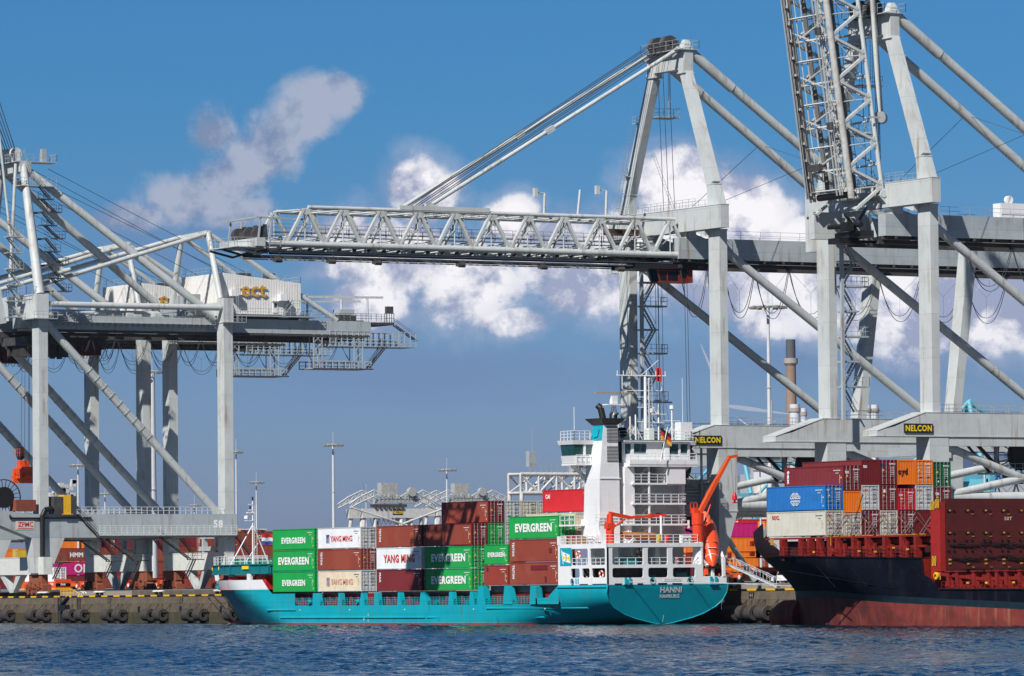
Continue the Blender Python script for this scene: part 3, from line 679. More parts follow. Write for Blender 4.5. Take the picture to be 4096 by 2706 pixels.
    b = MB(); b.box(xc-3.9, 2.96, 71.6, xc+3.9, 4.14, 73.95); b.prism([(xc-4.5, 3.0, 69.5), (xc-3, 3, 71.6), (xc-5, 3, 71.6)], (0, 1, 0)); b.build('a_frame_top', CR, T)
    b = MB()
    for x in (-2.2, .6):
        b.lathe((xc+x, 3.0, 75.0), [(.25, -.5), (1.2, -.5), (1.05, -.2), (1.05, .2), (1.2, .5), (.25, .5)], 18, 'x'); b.box(xc+x-.1, 2.7, 73.8, xc+x+.1, 3.4, 75)
    b.build('sheave', CRD, T)
    b = MB(); b.rail([(xc-4.5, 1.9, 74.2), (xc+4.8, 1.9, 74.2), (xc+4.8, 5, 74.2), (xc-4.5, 5, 74.2), (xc-4.5, 1.9, 74.2)], 1.1, 1.5, .03); b.box(xc-4.5, 1.9, 74.0, xc+4.8, 5, 74.1)
    b.rail([(xc-5.5, 4.3, 66.2), (xc-5.5, 7.5, 66.2), (xc-4, 7.5, 66.2)], 1.1, .8, .03); b.box(xc-6.8, 4.2, 66.0, xc-4, 7.6, 66.15); b.ladder((xc-4.4, 6, 66), (xc-4.4, 6, 72), .5); b.build('service_platform', RAIL, T)
    b = MB()
    for zz in (58.5, 65.3): b.box(xc-9.9+(zz-54)*.36-2.1, 2.6, zz, xc-9.9+(zz-54)*.36-.8, 4, zz+.12); b.rail([(xc-9.9+(zz-54)*.36-2.1, 2.6, zz), (xc-9.9+(zz-54)*.36-.9, 2.6, zz)], 1, .6, .03)
    b.ladder((xc-12.3, 2.5, 54), (xc-8.4, 2.5, 65), .5, 'y'); b.ladder((xc-4, 6.2, 54), (xc-7, 5, 61.5), .6, 'x'); b.build('ladder', RAIL, T)
    b = MB()
    for x, y in ((-2.3, 3.0), (.4, 3.0), (-2, 3.6)): b.tube((xc+x, y, 75), (xc+x+.3, y+.6, 53.4), .04, 4)
    b.build('hoist_rope', WIRE, T)
    # stay wires between backstays and cross beam
    b = MB(); b.tube((xc-4, 20, 63), (xc+6, 3, 53.6), .035, 4); b.tube((xc+4, 24, 60.3), (xc+11, 4, 53.8), .035, 4); b.tube((xc-4, 20, 63), (xc+4, 25, 59.6), .035, 4); b.build('stay_wire', WIRE, T)
    # stair tower on the far leg
    xs_ = xc-h+1.6
    b = MB(); b.box(xs_+1.5, 3.4, 25, xs_+1.9, 3.8, 47.5)
    b.build('stair_post', CRB, T)
    b = MB(); zz = 26.0; k = 0
    while zz < 45.5:
        b.box(xs_, 3.9, zz+3.0, xs_+1.6, 7.6 if k % 2 == 0 else 6.2, zz+3.2)
        b.stair((xs_+.2, 4.2 if k % 2 else 6.2, zz), (xs_+.2, 6.2 if k % 2 else 4.2, zz+3.1), .7, 'x', n=9)
        if k % 2 == 0: b.rail([(xs_+1.6, 4.2, zz+3.2), (xs_+1.6, 7.6, zz+3.2), (xs_, 7.6, zz+3.2)], 1.1, .9, .035)
        zz += 3.1; k += 1
    b.build('stair_tower', RAIL, T)
    # name board on the near wedge
    b = MB(); b.box(xc+h+1.46, -1.35, 22.75, xc+h+1.62, 2.75, 23.85); sb = b.build('name_board', BLACK, T)
    b = MB(); letter(b, 'NELCON', (xc+h+1.63, -1.2, 22.92), (0, 1, 0), (0, 0, 1), 3.8, .76, .035); b.build('lettering', SIGNY, sb)
    # machinery under the portal: cable reel, winch platforms
    b = MB(); c = (xc+h-3, 19, 20.3); b.lathe(c, [(0, -.4), (1.7, -.4), (1.9, -.25), (1.9, .25), (1.7, .4), (0, .4)], 24, 'x')
    for i in range(16): a = 2*math.pi*i/16; b.beam((c[0], c[1], c[2]), (c[0], c[1]+3.4*math.cos(a), c[2]+3.4*math.sin(a)), .12, .12)
    b.rings([[(c[0]+d*.1, c[1]+(3.4+e)*math.cos(2*math.pi*i/24), c[2]+(3.4+e)*math.sin(2*math.pi*i/24)) for i in range(24)] for d, e in ((-1, 0), (1, 0), (1, .15), (-1, .15), (-1, 0))]); b.build('cable_reel', BLACK, T)
    b = MB(); x = xc+h-2.2
    b.box(x-1.5, 13, 17.9, x+1.4, 27, 18.1); b.rail([(x+1.4, 13, 18.1), (x+1.4, 27, 18.1)], 1.1, 1.2, .035); b.box(x-.2, 14.5, 18.1, x+.2, 14.9, 22.4); b.box(x-.2, 21.5, 18.1, x+.2, 21.9, 22.4); b.box(x-.2, 24.5, 18.1, x+.2, 24.9, 22.4)
    b.box(x-9, 5, 20.2, x+1, 6, 21.3); b.build('reel_platform', RAIL, T)
    b = MB()
    for yy in (9, 12, 15.5): b.box(x-.3, yy, 21.3, x+.5, yy+1.3, 22.35)
    b.path([(x, 8, 20.6), (x, 16, 20.6)], .08, 4); b.beam((x+.5, 11, 22), (x+.5, 16.5, 17), .35, .35); b.beam((x+.5, 9.5, 22), (x+.5, 13.5, 18), .25, .25); b.build('trolley_gear', BLACK, T)
    if not raised:
        b = MB(); x = xc+h
        b.box(x-5.2, -.8, 13.6, x-1.2, 2.6, 17.9); b.box(x-5.5, -3, 18.0, x-1.0, 2.7, 18.35); b.build('machinery_cabinet', CR, T)
        b = MB()
        for i in range(6): b.tube((x-1.1, -3.4+.1*i, 15.1+i*.42), (x-1.1, 1.9, 15.1+i*.42), .16, 8)
        for yy in (-3.0, .9): b.box(x-1.3, yy, 14.6, x-.9, yy+.35, 17.6)
        b.box(x-2, -4.8, 14.0, x-.9, 2.4, 14.4); b.build('pipe_rack', RAIL, T)
        b = MB(); b.box(x-5, -4.5, 12.4, x-1.5, 2.5, 14); b.tube((x-1, -6, 12.8), (x-1, 2.3, 13.2), .18, 6); b.beam((x-1, -4, 12.6), (x-1, 2.2, 11.1), .3, .3); b.build('walkway_frame', CRD, T)
        b = MB(); c = (x-1.5, -2.2, 20.0); b.lathe(c, [(0, -.5), (2.0, -.5), (2.2, -.3), (2.2, .3), (2.0, .5), (0, .5)], 20, 'x')
        for i in range(12): a = 2*math.pi*i/12; b.beam(c, (c[0], c[1]+3.1*math.cos(a), c[2]+3.1*math.sin(a)), .12, .12)
        b.build('cable_reel', BLACK, T)
        b = MB()
        b.box(x-2.2, -5, 17.8, x-.6, 2.3, 17.95); b.rail([(x-.6, -5, 17.95), (x-.6, 2.3, 17.95)], 1.1, 1.0, .035)
        for yy in (-5, -2, 1): b.box(x-.75, yy, 14.4, x-.55, yy+.25, 22.4)
        b.build('service_platform', RAIL, T)
    # ---------------- boom
    th = R(82) if raised else 0.0; PY, PZ = 1.7, 52.0
    def bp(x, s_, t):
        bb = t-52.0; return Vector((xc+x, PY-s_*math.cos(th)+bb*math.sin(th), PZ+s_*math.sin(th)+bb*math.cos(th)))
    BO = empty('boom', (0, 0, 0), None, None); BO.parent = T
    RU = CR
    nd_top = [1.0+5.33*k for k in range(11)]; tops = nd_top; bots = [-1.6]+[t+2.6 for t in tops]
    rustc = mat('weathered_crane_paint', (.48, .48, .45), .6, var=.1, vs=.8, dirt=.6, dcol=(.22, .11, .06), streak=.3)
    for s in (-1, 1):
        b = MB(); b.tube(bp(s*4.2, .4, 52), bp(s*4.2, 53.9, 52), .27, 10); b.box
        if not raised: b.beam(bp(s*4.2, 28, 52.35), bp(s*4.2, 41, 52.35), .6, .55)
        b.build('upper_chord', CR, BO)
        b = MB(); b.tube(bp(s*4.2, .0, 47.4), bp(s*4.2, 60.8, 47.4), .42, 12)
        b.build('lower_chord', CR if not raised else rustc, BO)
        b = MB(); b.box; a0 = bp(s*3.5, .5, 46.3); a1 = bp(s*3.5, 59, 46.3); b.beam(a0, a1, .25, .4) if not raised else b.beam(a0, a1, .12, .16)
        for i in range(28): b.beam(bp(s*3.4, 1+i*2.1, 46.8), bp(s*4.2, 1+i*2.1, 46.9), .15, .3)
        b.build('trolley_rail', CRD if not raised else rustc, BO); b = MB(); b.beam(bp(s*3.3, .5, 45.95), bp(s*3.3, 59, 45.95), .45 if not raised else .12, .14); b.beam(bp(s*3.9, .5, 46.35), bp(s*3.9, 59, 46.35), .1, .1); b.build('rail_flange', CRB, BO)
        b = MB()
        for k, tt in enumerate(tops):
            b.beam(bp(s*4.2, tt-.2, 51.8), bp(s*4.2, tt-2.5, 47.6), .3, .5, ref=(1, 0, 0)); b.beam(bp(s*4.2, tt+.2, 51.8), bp(s*4.2, tt+2.6, 47.6), .3, .5, ref=(1, 0, 0))
            b.prism([bp(s*4.2, tt-.8, 51.8), bp(s*4.2, tt+.8, 51.8), bp(s*4.2, tt+.3, 51.1), bp(s*4.2, tt-.3, 51.1)], (0.2, 0, 0)); b.prism([bp(s*4.2, tt+1.9, 47.7), bp(s*4.2, tt+3.3, 47.7), bp(s*4.2, tt+2.8, 48.4), bp(s*4.2, tt+2.4, 48.4)], (0.2, 0, 0))
        b.build('truss_diagonal', CR, BO)
        b = MB(); b.beam(bp(s*2.9, 1, 48.9), bp(s*2.9, 58, 48.9), .9, .08)
        for f in (.55, 1.1): b.tube(bp(s*2.4, 1, 48.9+f), bp(s*2.4, 58, 48.9+f), .035, 4)
        for i in range(39): b.tube(bp(s*2.4, 1+i*1.5, 48.9), bp(s*2.4, 1+i*1.5, 50.0), .03, 4)
        b.build('walkway', mat('dirty_walkway', (.17, .16, .15), .7, dirt=.5), BO)
    b = MB()
    for k, tt in enumerate(tops[:-1]):
        b.tube(bp(-4.2, tt+2.6, 52), bp(4.2, tt+2.6, 52), .13, 6); b.tube(bp(4.2, tt+2.6, 52), bp(-4.2, tt+5.3, 52), .11, 6); b.tube(bp(-4.2, tt+2.6, 52), bp(4.2, tt, 52), .11, 6)
        b.tube(bp(0, tt+2.6, 51.9), bp(3.6, tt+2.6, 47.8), .12, 6); b.tube(bp(0, tt+2.6, 51.9), bp(-3.6, tt+2.6, 47.8), .12, 6)
    b.build('cross_bracing', CR, BO)
    b = MB()
    for k, tt in enumerate(tops):
        b.tube(bp(-4.2, tt+2.6, 47.7), bp(4.2, tt+2.6, 47.7), .17, 6); b.tube(bp(-4.2, tt+2.6, 47.7), bp(4.2, tt+5.2, 47.7), .14, 6)
        b.tube(bp(-4.0, tt+2.6, 48.3), bp(4.0, tt+2.6, 48.3), .1, 5); b.tube(bp(-4.1, tt+.2, 47.2), bp(4.1, tt+.2, 47.2), .12, 5); b.tube(bp(-4.1, tt+4, 47.2), bp(4.1, tt+1.3, 47.2), .07, 4)
        for xx in (-2.9, -1.6, 1.6, 2.9): b.tube(bp(xx, tt, 47.5), bp(xx, tt+5.4, 47.5), .06, 4)
        b.tube(bp(4.2, tt+2.6, 47.6), bp(4.2, tt, 49.8), .06, 4); b.tube(bp(4.1, tt, 51.9), bp(4.1, tt, 47.6), .08, 5); b.tube(bp(-4.1, tt, 51.9), bp(-4.1, tt, 47.6), .08, 5)
        for yy in (-2, 0, 2): b.beam(bp(yy, tt+2.5, 48.0), bp(yy+.7, tt+2.5, 48.0), .5, .25)
    b.build('floor_bracing', CR, BO)
    b = MB()      # tip: machinery and platform
    b.beam(bp(-5, 60.9, 47.5), bp(5, 60.9, 47.5), 1.2, 1.0); b.beam(bp(-2.5, 62.5, 46.9), bp(4.5, 62.5, 46.9), 3.6, .12)
    b.build('tip_beam', CR, BO)
    b = MB()
    for yy in (-2.4, 1, 4.4): b.beam(bp(yy, 58, 46.9), bp(yy, 61, 46.0), .2, .25); b.beam(bp(yy, 61, 46.0), bp(yy, 64.2, 46.7), .2, .25)
    for yy in (-2, 1, 3.5): b.lathe(bp(yy, 60.4, 48.7), [(0, -.3), (.9, -.3), (.9, .3), (0, .3)], 14, 'x'); b.beam(bp(yy, 59.4, 47.5), bp(yy, 59.6, 49.8), .5, .3)
    b.beam(bp(-3.5, 60, 48.6), bp(3.5, 60, 48.6), .9, .9); b.build('tip_sheaves', CRD, BO)
    b = MB()
    for xx in (-4, 4): b.beam(bp(xx, 59.3, 47.6), bp(xx, 58.8, 50.6), .25, .25); b.beam(bp(xx, 60.8, 47.6), bp(xx, 60.4, 50.6), .2, .2)
    b.beam(bp(-4, 60.9, 50.6), bp(4, 60.9, 50.6), .3, .2); b.beam(bp(4, 54.5, 50.5), bp(4, 61, 50.6), .2, .2)
    for f in (.5, 1.05):
        for (p_, q_) in (((-2.5, 64.2), (4.6, 64.2)), ((4.6, 64.2), (4.6, 58)), ((-2.5, 64.2), (-2.5, 61))): b.tube(bp(p_[0], p_[1], 47+f), bp(q_[0], q_[1], 47+f), .04, 4)
    for i in range(5): b.tube(bp(4.6, 58+i*1.5, 47), bp(4.6, 58+i*1.5, 48.1), .04, 4); b.tube(bp(-2.5+i*1.7, 64.2, 47), bp(-2.5+i*1.7, 64.2, 48.1), .04, 4)
    b.build('tip_platform', RAIL, BO)
    b = MB()
    for i, tt in enumerate((58, 50.5, 44, 32, 20, 8.5)):
        p_ = bp(4.4, tt, 45.4); b.tube(bp(4.4, tt, 46.3), p_, .05, 4); b.beam(p_, bp(4.4, tt+.9, 45.35), .5, .4); b.tube(bp(4.9, tt, 45.3), bp(4.9, tt+.9, 45.3), .3, 8); b.cut()
    b.build_each('floodlight', CRD, BO)
    if not raised:
        for s in (-1, 1):
            b = MB(); e_ = bp(s*4.1, 36.2, 52.9); q_ = Vector((xc+s*3.4, 2.9, 74.3)); e2 = e_.lerp(q_, .47)
            b.tube(e_, e2, .27, 10); b.tube(e2, q_, .27, 10); b.beam(e2+Vector((0, .5, .3)), e2-Vector((0, .7, .4)), .5, .7); b.beam(q_, q_-Vector((0, 1.4, 1)), .4, .7); b.beam(bp(s*4.1, 35.4, 52.4), bp(s*4.1, 37.2, 52.6), .5, .8); b.build('forestay', CR, T)
        b = MB()
        for k, x in enumerate((-2.4, -2.0, -1.1, -.7, .2, .6, 1.4)): b.tube(bp(x, 37.5-.25*k, 52.3), (xc+x, 2.6, 75.6-.15*k), .055, 5)
        b.build('hoist_rope', WIRE, T)
        b = MB()
        for tt, xx, hh in ((19.8, 4.0, 2.6), (14.8, 4.0, 3.2), (10.6, 4, 3.2)):
            p_ = bp(xx, tt, 52.2); b.tube(p_, p_+Vector((0, .15 if tt != 14.8 else .4, hh)), .17, 8)
            if tt != 14.8: b.tube(p_+Vector((0, .1, hh)), p_+Vector((0, -1.2, hh+.05)), .07, 5); b.box(p_.x-.25, p_.y-1.5, p_.z+hh-.5, p_.x+.25, p_.y-1.0, p_.z+hh+.6)
        b.build('anemometer_mast', CR, BO)
        b = MB(); b.box(xc+1, 1.0-8.5, 49.9, xc+2, 1.0-3.7, 50.7); b.build('warning_board', mat('dark_rust_plate', (.07, .03, .02), .7), BO)
        b = MB(); b.box(xc-2, -4.5, 45.6, xc+4, 5, 46.2)
        for i in range(9): b.box(xc-3+i*.8, -5+i, 47.2, xc-2.4+i*.8, -4.2+i, 47.9)
        b.box(xc-3.2, -6, 47.0, xc+3.4, 3, 47.5); b.build('trolley_frame', BLACK, T)
        cab = empty('operator_cab', (0, 0, 0), None, None); cab.parent = T
        OC = mat('cab_orange_red', (.20, .022, .010), .5)
        b = MB(); x0, x1, y0, y1, z0, z1 = xc+1.2, xc+3.6, -5.0, .8, 43.0, 45.4
        b.box(x0, -1.4, z0, x1, y1, z1); b.box(x0, y0+.2, 45.25, x1, -1.4, z1); b.box(x0, y0+.9, z0, x1, -1.4, z0+.18)
        for yy, yb in ((y0+.15, y0+.9), (-3.2, -3.0)): b.beam((x1-.05, yb, z0), (x1-.05, yy, z1), .12, .15)
        b.beam((x1, y0+.5, 44.5), (x1, -1.4, 44.5), .1, .14); b.build('cab_shell', OC, cab)
        b = MB(); b.hexa([(x0+.1, y0+.95, z0+.15), (x1-.06, y0+.95, z0+.15), (x1-.06, -1.4, z0+.15), (x0+.1, -1.4, z0+.15)], [(x0+.1, y0+.25, 45.3), (x1-.06, y0+.25, 45.3), (x1-.06, -1.4, 45.3), (x0+.1, -1.4, 45.3)])
        b.box(x1, -1.1, 43.6, x1+.02, -.1, 45.0); b.build('cab_window', DGLASS, cab); cab.location = (0, 3.6, .9)
        b = MB()
        for dx, dy in ((0, .3), (.5, .6), (.9, -.2), (-.4, .2), (2.5, 2.8), (2.8, 3.0), (-2.2, -3.0)):
            b.path([(xc+dx, 1.0+dy, 45.8), (xc+dx*1.1, 1.0+dy+.1, 24)], .035, 4)
        b.build('load_rope', WIRE, T)
        festoon(T, xc+4.0, 46.0, [2.2, 6.4, 7.0+1.9, 13.7, 19.0, 25.8, 33, 40, 47, 54], 6.2)
    else:
        b = MB()     # folded stays hanging beside the raised boom
        for x, y0, y1 in ((3.4, 1.0, 1.9), (2.2, 2.0, 3.0)): b.tube((xc+x, y0, 76.5), (xc+x, y1, 62), .27, 10); b.lathe((xc+x, y1, 61.4), [(0, -.4), (.7, -.4), (.7, .4), (0, .4)], 14, 'x'); b.tube((xc+x, y0, 76.5), (xc+x, y0-.5, 92), .27, 10)
        b.build('forestay', CR, T)
        b = MB()
        for k in range(6): b.tube((xc-4+k*.25, -3.6, 52), (xc-5+k*.3, -8.5, 92), .045, 4)
        for k in range(3): b.tube((xc+2.5+k*.3, 2.3, 50), (xc+1.5, 3, 76), .04, 4)
        b.build('hoist_rope', WIRE, T)
        b = MB(); b.box(xc-3.2, -.4, 46.9, xc+3.3, 2.6, 47.6); b.box(xc-2.9, -1.6, 46.2, xc-.4, 1.2, 46.9); b.tube((xc-3, -1.4, 48.3), (xc+3, -.6, 48.3), .3, 8); b.beam((xc-3, 1, 50), (xc+2.4, -.8, 47.4), .3, .3); b.beam((xc+2.8, .4, 50.5), (xc+1.2, -1.2, 47), .3, .3); b.tube((xc-3.5, -2.4, 51.9), (xc+3.9, -2.4, 51.9), .45, 10); b.box(xc+1, -2.4, 47.6, xc+2.2, -1.2, 48.6)
        b.build('hinge_machinery', BLACK, T)
        b = MB(); b.box(xc-6, -2.3, 47.0, xc-4.8, 1.8, 50.3); b.tube((xc+4.6, 1.6, 52), (xc-4.6, 1.6, 52), .45, 10); b.beam((xc+4.2, 1.4, 52.2), (xc+4.2, 3, 50.6), .6, 1.2); b.beam((xc+3, .3, 50), (xc+3.2, 1.2, 46.8), .3, .35); b.build('hinge_bracket', CR, T)
        b = MB(); b.box(xc-3.0, -4.4, 55.0, xc-.5, -3.9, 55.8); b.build('walkway_plate', CRD, T)
        b = MB(); b.box(xc+4.9, -.6, 61.1, xc+5.0, 1, 61.3); b.rail([(xc-2, .2, 59.5), (xc+3.8, .2, 59.5)], 1.2, 1.1, .04); b.box(xc-2, -.4, 59.3, xc+3.9, 1.2, 59.5); b.rail([(xc-3, -1, 52.6), (xc+4, -1, 52.6)], 1.1, 1.2, .04); b.build('service_platform', RAIL, T)
        b = MB(); b.box(xc+2.6, 19.2, 49.6, xc+4.4, 24.6, 51.4); b.lathe((xc+3.4, 21, 51.9), [(0, -.3), (.5, -.3), (.5, .3), (0, .3)], 12, 'x'); b.build('winch_housing', WHITE, T)
        b = MB(); b.box(xc-4, 33, 49.8, xc+4.5, 46, 55.4); b.build('machinery_house', WHITE, T)
        festoon(T, xc+4.0, 46.0, [14, 21, 28, 35, 42], 5.2)
    return T
n3 = nelcon(23.1, False, 'grey gantry crane with its lattice boom lowered over the turquoise ship')
n4 = nelcon(70.0, True, 'grey gantry crane with its lattice boom raised, cut off by the top of the frame')
def zpmc(xc, label, near_detail=True):
    T = empty('ship_to_shore_crane', (xc, 3.5, 5), label, 'crane', 'pale grey gantry cranes with white machinery houses')
    h = 10.1
    for s in (-1, 1):
        x = xc+s*h
        b = MB(); b.box(x-1.25, 3.0, 17.5, x+1.25, 4.6, 49); b.box(x-1.3, 2.95, 48.9, x+1.3, 4.65, 49.1); b.box(x-1.26, 2.99, 31, x+1.26, 4.61, 31.05); b.build('leg', CR, T)
        b = MB(); b.box(x-1.25, 36.5, 17.5, x+1.25, 38.1, 49); b.box(x-1.2, 36.5, 49, x+1.2, 38.3, 53.0); b.box(x-1.3, 36.4, 48.9, x+1.3, 38.4, 49.1); b.build('leg', CR, T)
        # portal beam along the crane with haunches to the lower legs
        b = MB(); b.box(x-1.4, 1.4 if s > 0 else 2, 13.7, x+1.4, 38.6, 17.5)
        b.prism([(x-1.4, 1.4, 17.5), (x-1.4, -4.6, 18.2), (x-1.4, -4.6, 15.9), (x-1.4, 1.4, 13.7)], (2.8, 0, 0))
        b.build('portal_beam', CRB, T)
        b = MB(); b.hexa([(x-1.3, 2.2, 8), (x+1.3, 2.2, 8), (x+1.3, 4.8, 8), (x-1.3, 4.8, 8)], [(x-1.38, 1.5, 13.8), (x+1.38, 1.5, 13.8), (x+1.38, 7.4, 13.8), (x-1.38, 7.4, 13.8)]); b.build('lower_leg', CR, T)
        b = MB(); b.box(x-1.1, 36.3, 11, x+1.1, 38.3, 13.8); b.lathe((x+1.1, 37.3, 13.2), [(0, .02), (.9, .02), (.9, 0)], 16, 'x'); b.lathe((x+1.15, 37.3, 13.2), [(0, .12), (.3, .12), (.35, 0)], 12, 'x'); b.build('lower_leg', CR, T)
        b = MB(); b.tube((x+s*.5, 4.6, 51.4), (x+s*.5, 36.4, 51.4), .5, 12); b.build('tie_tube', CR, T)
        b = MB(); b.tube((x, 4.6, 48.6), (x, 36.5, 16.9), .66, 14)
        d = Vector((0, 31.9, -31.7)).normalized()
        for k in range(14): p = Vector((x, 4.6, 48.6))+d*(2.5+k*2.9); b.tube(p, p+d*.06, .68, 14)
        b.build('diagonal_brace', CR, T)
        if 1:
            b = MB(); p0 = Vector((x, 4.6, 48.6))
            for k in range(9): p = p0+d*(11+k*1.9); b.tube(p, p+d*.07, .76, 10)
            for u in (Vector((0, .5, .5)), Vector((0, -.5, -.5)), Vector((.7, 0, 0))): b.tube(p0+d*11+u*1.05, p0+d*26.3+u*1.05, .03, 3)
            b.build('wind_damper_ropes', RAIL, T)
        for yy, z0, z1, tag_ in ((3.5, 7.8, 10.6, 0), (37.3, 8.4, 11.25, 1)):
            for e in (-1, 1):                                # bogies at this corner
                pass
            b = MB(); cx = x+s*.2-(.6 if s > 0 else -.6)
            b.box(cx-2.4, yy-.55, z0-1.6, cx+2.4, yy+.55, z0-.02)
            for k in (-1, 1):
                b.hexa([(cx+k*1.6-1.2, yy-.6, 5.6), (cx+k*1.6+1.2, yy-.6, 5.6), (cx+k*1.6+1.2, yy+.6, 5.6), (cx+k*1.6-1.2, yy+.6, 5.6)], [(cx+k*1.3-.4, yy-.6, 7.6), (cx+k*1.3+.4, yy-.6, 7.6), (cx+k*1.3+.4, yy+.6, 7.6), (cx+k*1.3-.4, yy+.6, 7.6)])
                for j in (-.7, .7): b.lathe((cx+k*1.6+j, yy-.3, 4.95+.35*tag_), [(0, -.02), (.42, 0), (.42, .5), (0, .52)], 12, 'y')
                b.box(cx+k*1.6-.3, yy-1.0, 5.4, cx+k*1.6+.5, yy-.55, 6.7)
            b.box(cx-3.2, yy-.8, 4.9, cx-2.9, yy+.8, 6.2); b.box(cx+2.9, yy-.8, 4.9, cx+3.2, yy+.8, 6.2)
            for i in range(8): b.tube((cx-2.8+i*.75, yy-1.1, 5.0), (cx-2.8+i*.75, yy-1.1, 5.9), .05, 4)
            b.box(cx-2.9, yy-1.15, 5.85, cx+2.9, yy-1.05, 5.95)
            b.build('bogie', RUST, T)
        # A-frame, pylon and their ties
        b = MB(); ax = xc+s*3.9; b.tube((xc+s*10.3, 3.7, 53), (xc+s*4.2, 3.7, 74.5), .85, 14, .62); b.build('a_frame_leg', CR, T)
        b = MB(); b.tube((ax, 3.9, 74.0), (xc+s*7.2, 37.2, 49.9), .66, 14); b.build('backstay', CR, T)
        b = MB(); b.tube((xc+s*8.9, 37.2, 53.0), (xc+s*4.8, 37.0, 64.2), .55, 12, .48); b.build('pylon', CR, T)
        b = MB(); b.tube((xc+s*4.8, 36.8, 64.0), (xc+s*8.2, 4.4, 54.5), .38, 10); b.build('fore_tie', CR, T)
        b = MB(); b.tube((xc+s*4.8, 37.2, 64.0), (xc+s*6.0, 60.5, 50.0), .42, 10); b.build('back_tie', CR, T)
        gx = xc+s*5.5
        b = MB(); b.box(gx-.8, 1.5, 47.6, gx+.8, 66.8, 49.9)
        for y in range(6, 66, 7): b.box(gx-.82, y, 47.6, gx+.82, y+.07, 49.9)
        b.build('girder', CRB, T)
        b = MB(); b.box(gx-s*1.1-.3, 1.5, 46.7, gx-s*1.1+.3, 66.5, 47.2); b.box(gx-.95, 1.5, 47.25, gx+.95, 66.5, 47.5); b.build('trolley_rail', CRD, T)
        b = MB(); b.box(gx+s*.8, 7, 48.75, gx+s*1.9, 37, 48.85); b.rail([(gx+s*1.9, 7, 48.85), (gx+s*1.9, 37, 48.85)], 1.15, 1.1, .035, mids=(.3, .6))
        for i in range(28): b.beam((gx+s*.8, 7.5+i*1.06, 48.2), (gx+s*1.9, 7.5+i*1.06, 48.75), .12, .12)
        b.rail([(gx, 54, 49.9), (gx, 66.8, 49.9)], 1.1, 1.2, .035); b.build('walkway', RAIL, T)
        b = MB(); zb = 17.5
        b.rail([(x+1.35, 5.2, zb), (x+1.35, 36.2, zb)], 1.15, 1.0, .055)
        b.box(x+1.4, 13, 14.0, x+2.5, 38.0, 14.12); b.rail([(x+2.5, 13, 14.12), (x+2.5, 38, 14.12)], 1.5, 1.0, .06, mids=(.25, .5, .75)); b.build('railing', mat('light_rail_paint', (.60, .63, .63), .5, var=.1), T); b = MB(); b.box(x+1.41, 13, 13.75, x+2.6, 38.0, 13.98); b.box(x+1.5, 8.5, 13.3, x+1.7, 14, 13.6); b.build('walkway_bracket', CRD, T)
        b = MB(); b.stair((x+1.5, 9.5, 17.4), (x+1.5, 13, 14.1), .9, 'x'); b.stair((x+1.5, 38, 14.0), (x+1.5, 44, 7.2), .9, 'x'); b.box(x+1.4, 43.5, 7.1, x+2.5, 46, 7.2); b.rail([(x+2.5, 43.5, 7.2), (x+2.5, 46, 7.2)], 1.1, .8, .04)
        b.stair((x+1.5, 24, 14.0), (x+1.5, 29.5, 10.2), .9, 'x'); b.rail([(x+1.5, 29.5, 10.2), (x+1.5, 32, 10.2)], 1.1, .8, .04); b.box(x+1.4, 29.3, 10.0, x+2.5, 32, 10.15); b.stair((x+1.5, 30.5, 10.2), (x+1.5, 29, 7.2), .9, 'x'); b.build('stair', CRD, T)
    for yy, z0, z1 in ((3.5, 7.8, 10.6), (37.3, 8.4, 11.25)):
        b = MB(); b.box(xc-h-1.3, yy-.8, z0, xc+h+(3.2 if yy < 9 else 1.2), yy+.8, z1); b.box(xc-h-1.35, yy-.85, z1-.08, xc+h+1.25, yy+.85, z1+.02); b.build('sill_beam', mat('sill_paint', (.62, .64, .60), .5, var=.04, dirt=.3, dcol=(.35, .27, .18), streak=.5, scol=(.42, .25, .12)), T)
        b = MB()      # V shaped storm anchor under the sill
        for k in (-1, 1): b.hexa([(xc+.2+k*.3-.35, yy-.4, 4.9), (xc+.2+k*.3+.35, yy-.4, 4.9), (xc+.2+k*.3+.35, yy+.4, 4.9), (xc+.2+k*.3-.35, yy+.4, 4.9)], [(xc+.2+k*3.2-.9, yy-.6, z0-.02), (xc+.2+k*3.2+.9, yy-.6, z0-.02), (xc+.2+k*3.2+.9, yy+.6, z0-.02), (xc+.2+k*3.2-.9, yy+.6, z0-.02)])
        b.build('storm_anchor', CR, T)
        if yy > 9:
            b = MB(); b.box(xc+1, yy-.5, z1+.3, xc+8.2, yy+.5, z1+1.0); b.box(xc+2, yy-.4, z1, xc+2.6, yy+.4, z1+2.6); b.box(xc+6.6, yy-.4, z1, xc+7.2, yy+.4, z1+2.6); b.box(xc+1.2, yy-.3, z1+2.3, xc+8, yy+.3, z1+2.6); b.build('buffer_frame', CRB, T)
    b = MB(); b.box(xc-12, 2.6, 49.1, xc+10.1+1.3, 4.8, 53.0); b.build('cross_beam', CR, T)
    b = MB(); b.box(xc-9, 36.6, 50.2, xc+9, 38.2, 52.4); b.build('cross_beam', CR, T)
    b = MB(); b.beam((xc-5.2, 37, 63.7), (xc+5.2, 37, 64.0), .9, 1.1); b.build('pylon_beam', CR, T)
    b = MB(); b.box(xc-4.6, 2.9, 73.2, xc+4.8, 4.9, 75.0)
    for k in (-1.5, 1.8): b.lathe((xc+k, 3.5, 76.4), [(.2, -.25), (1.0, -.3), (.9, 0), (1.0, .3), (.2, .25)], 16, 'x'); b.box(xc+k-.4, 3, 75, xc+k+.4, 4.2, 76.8)
    b.build('a_frame_top', CR, T)
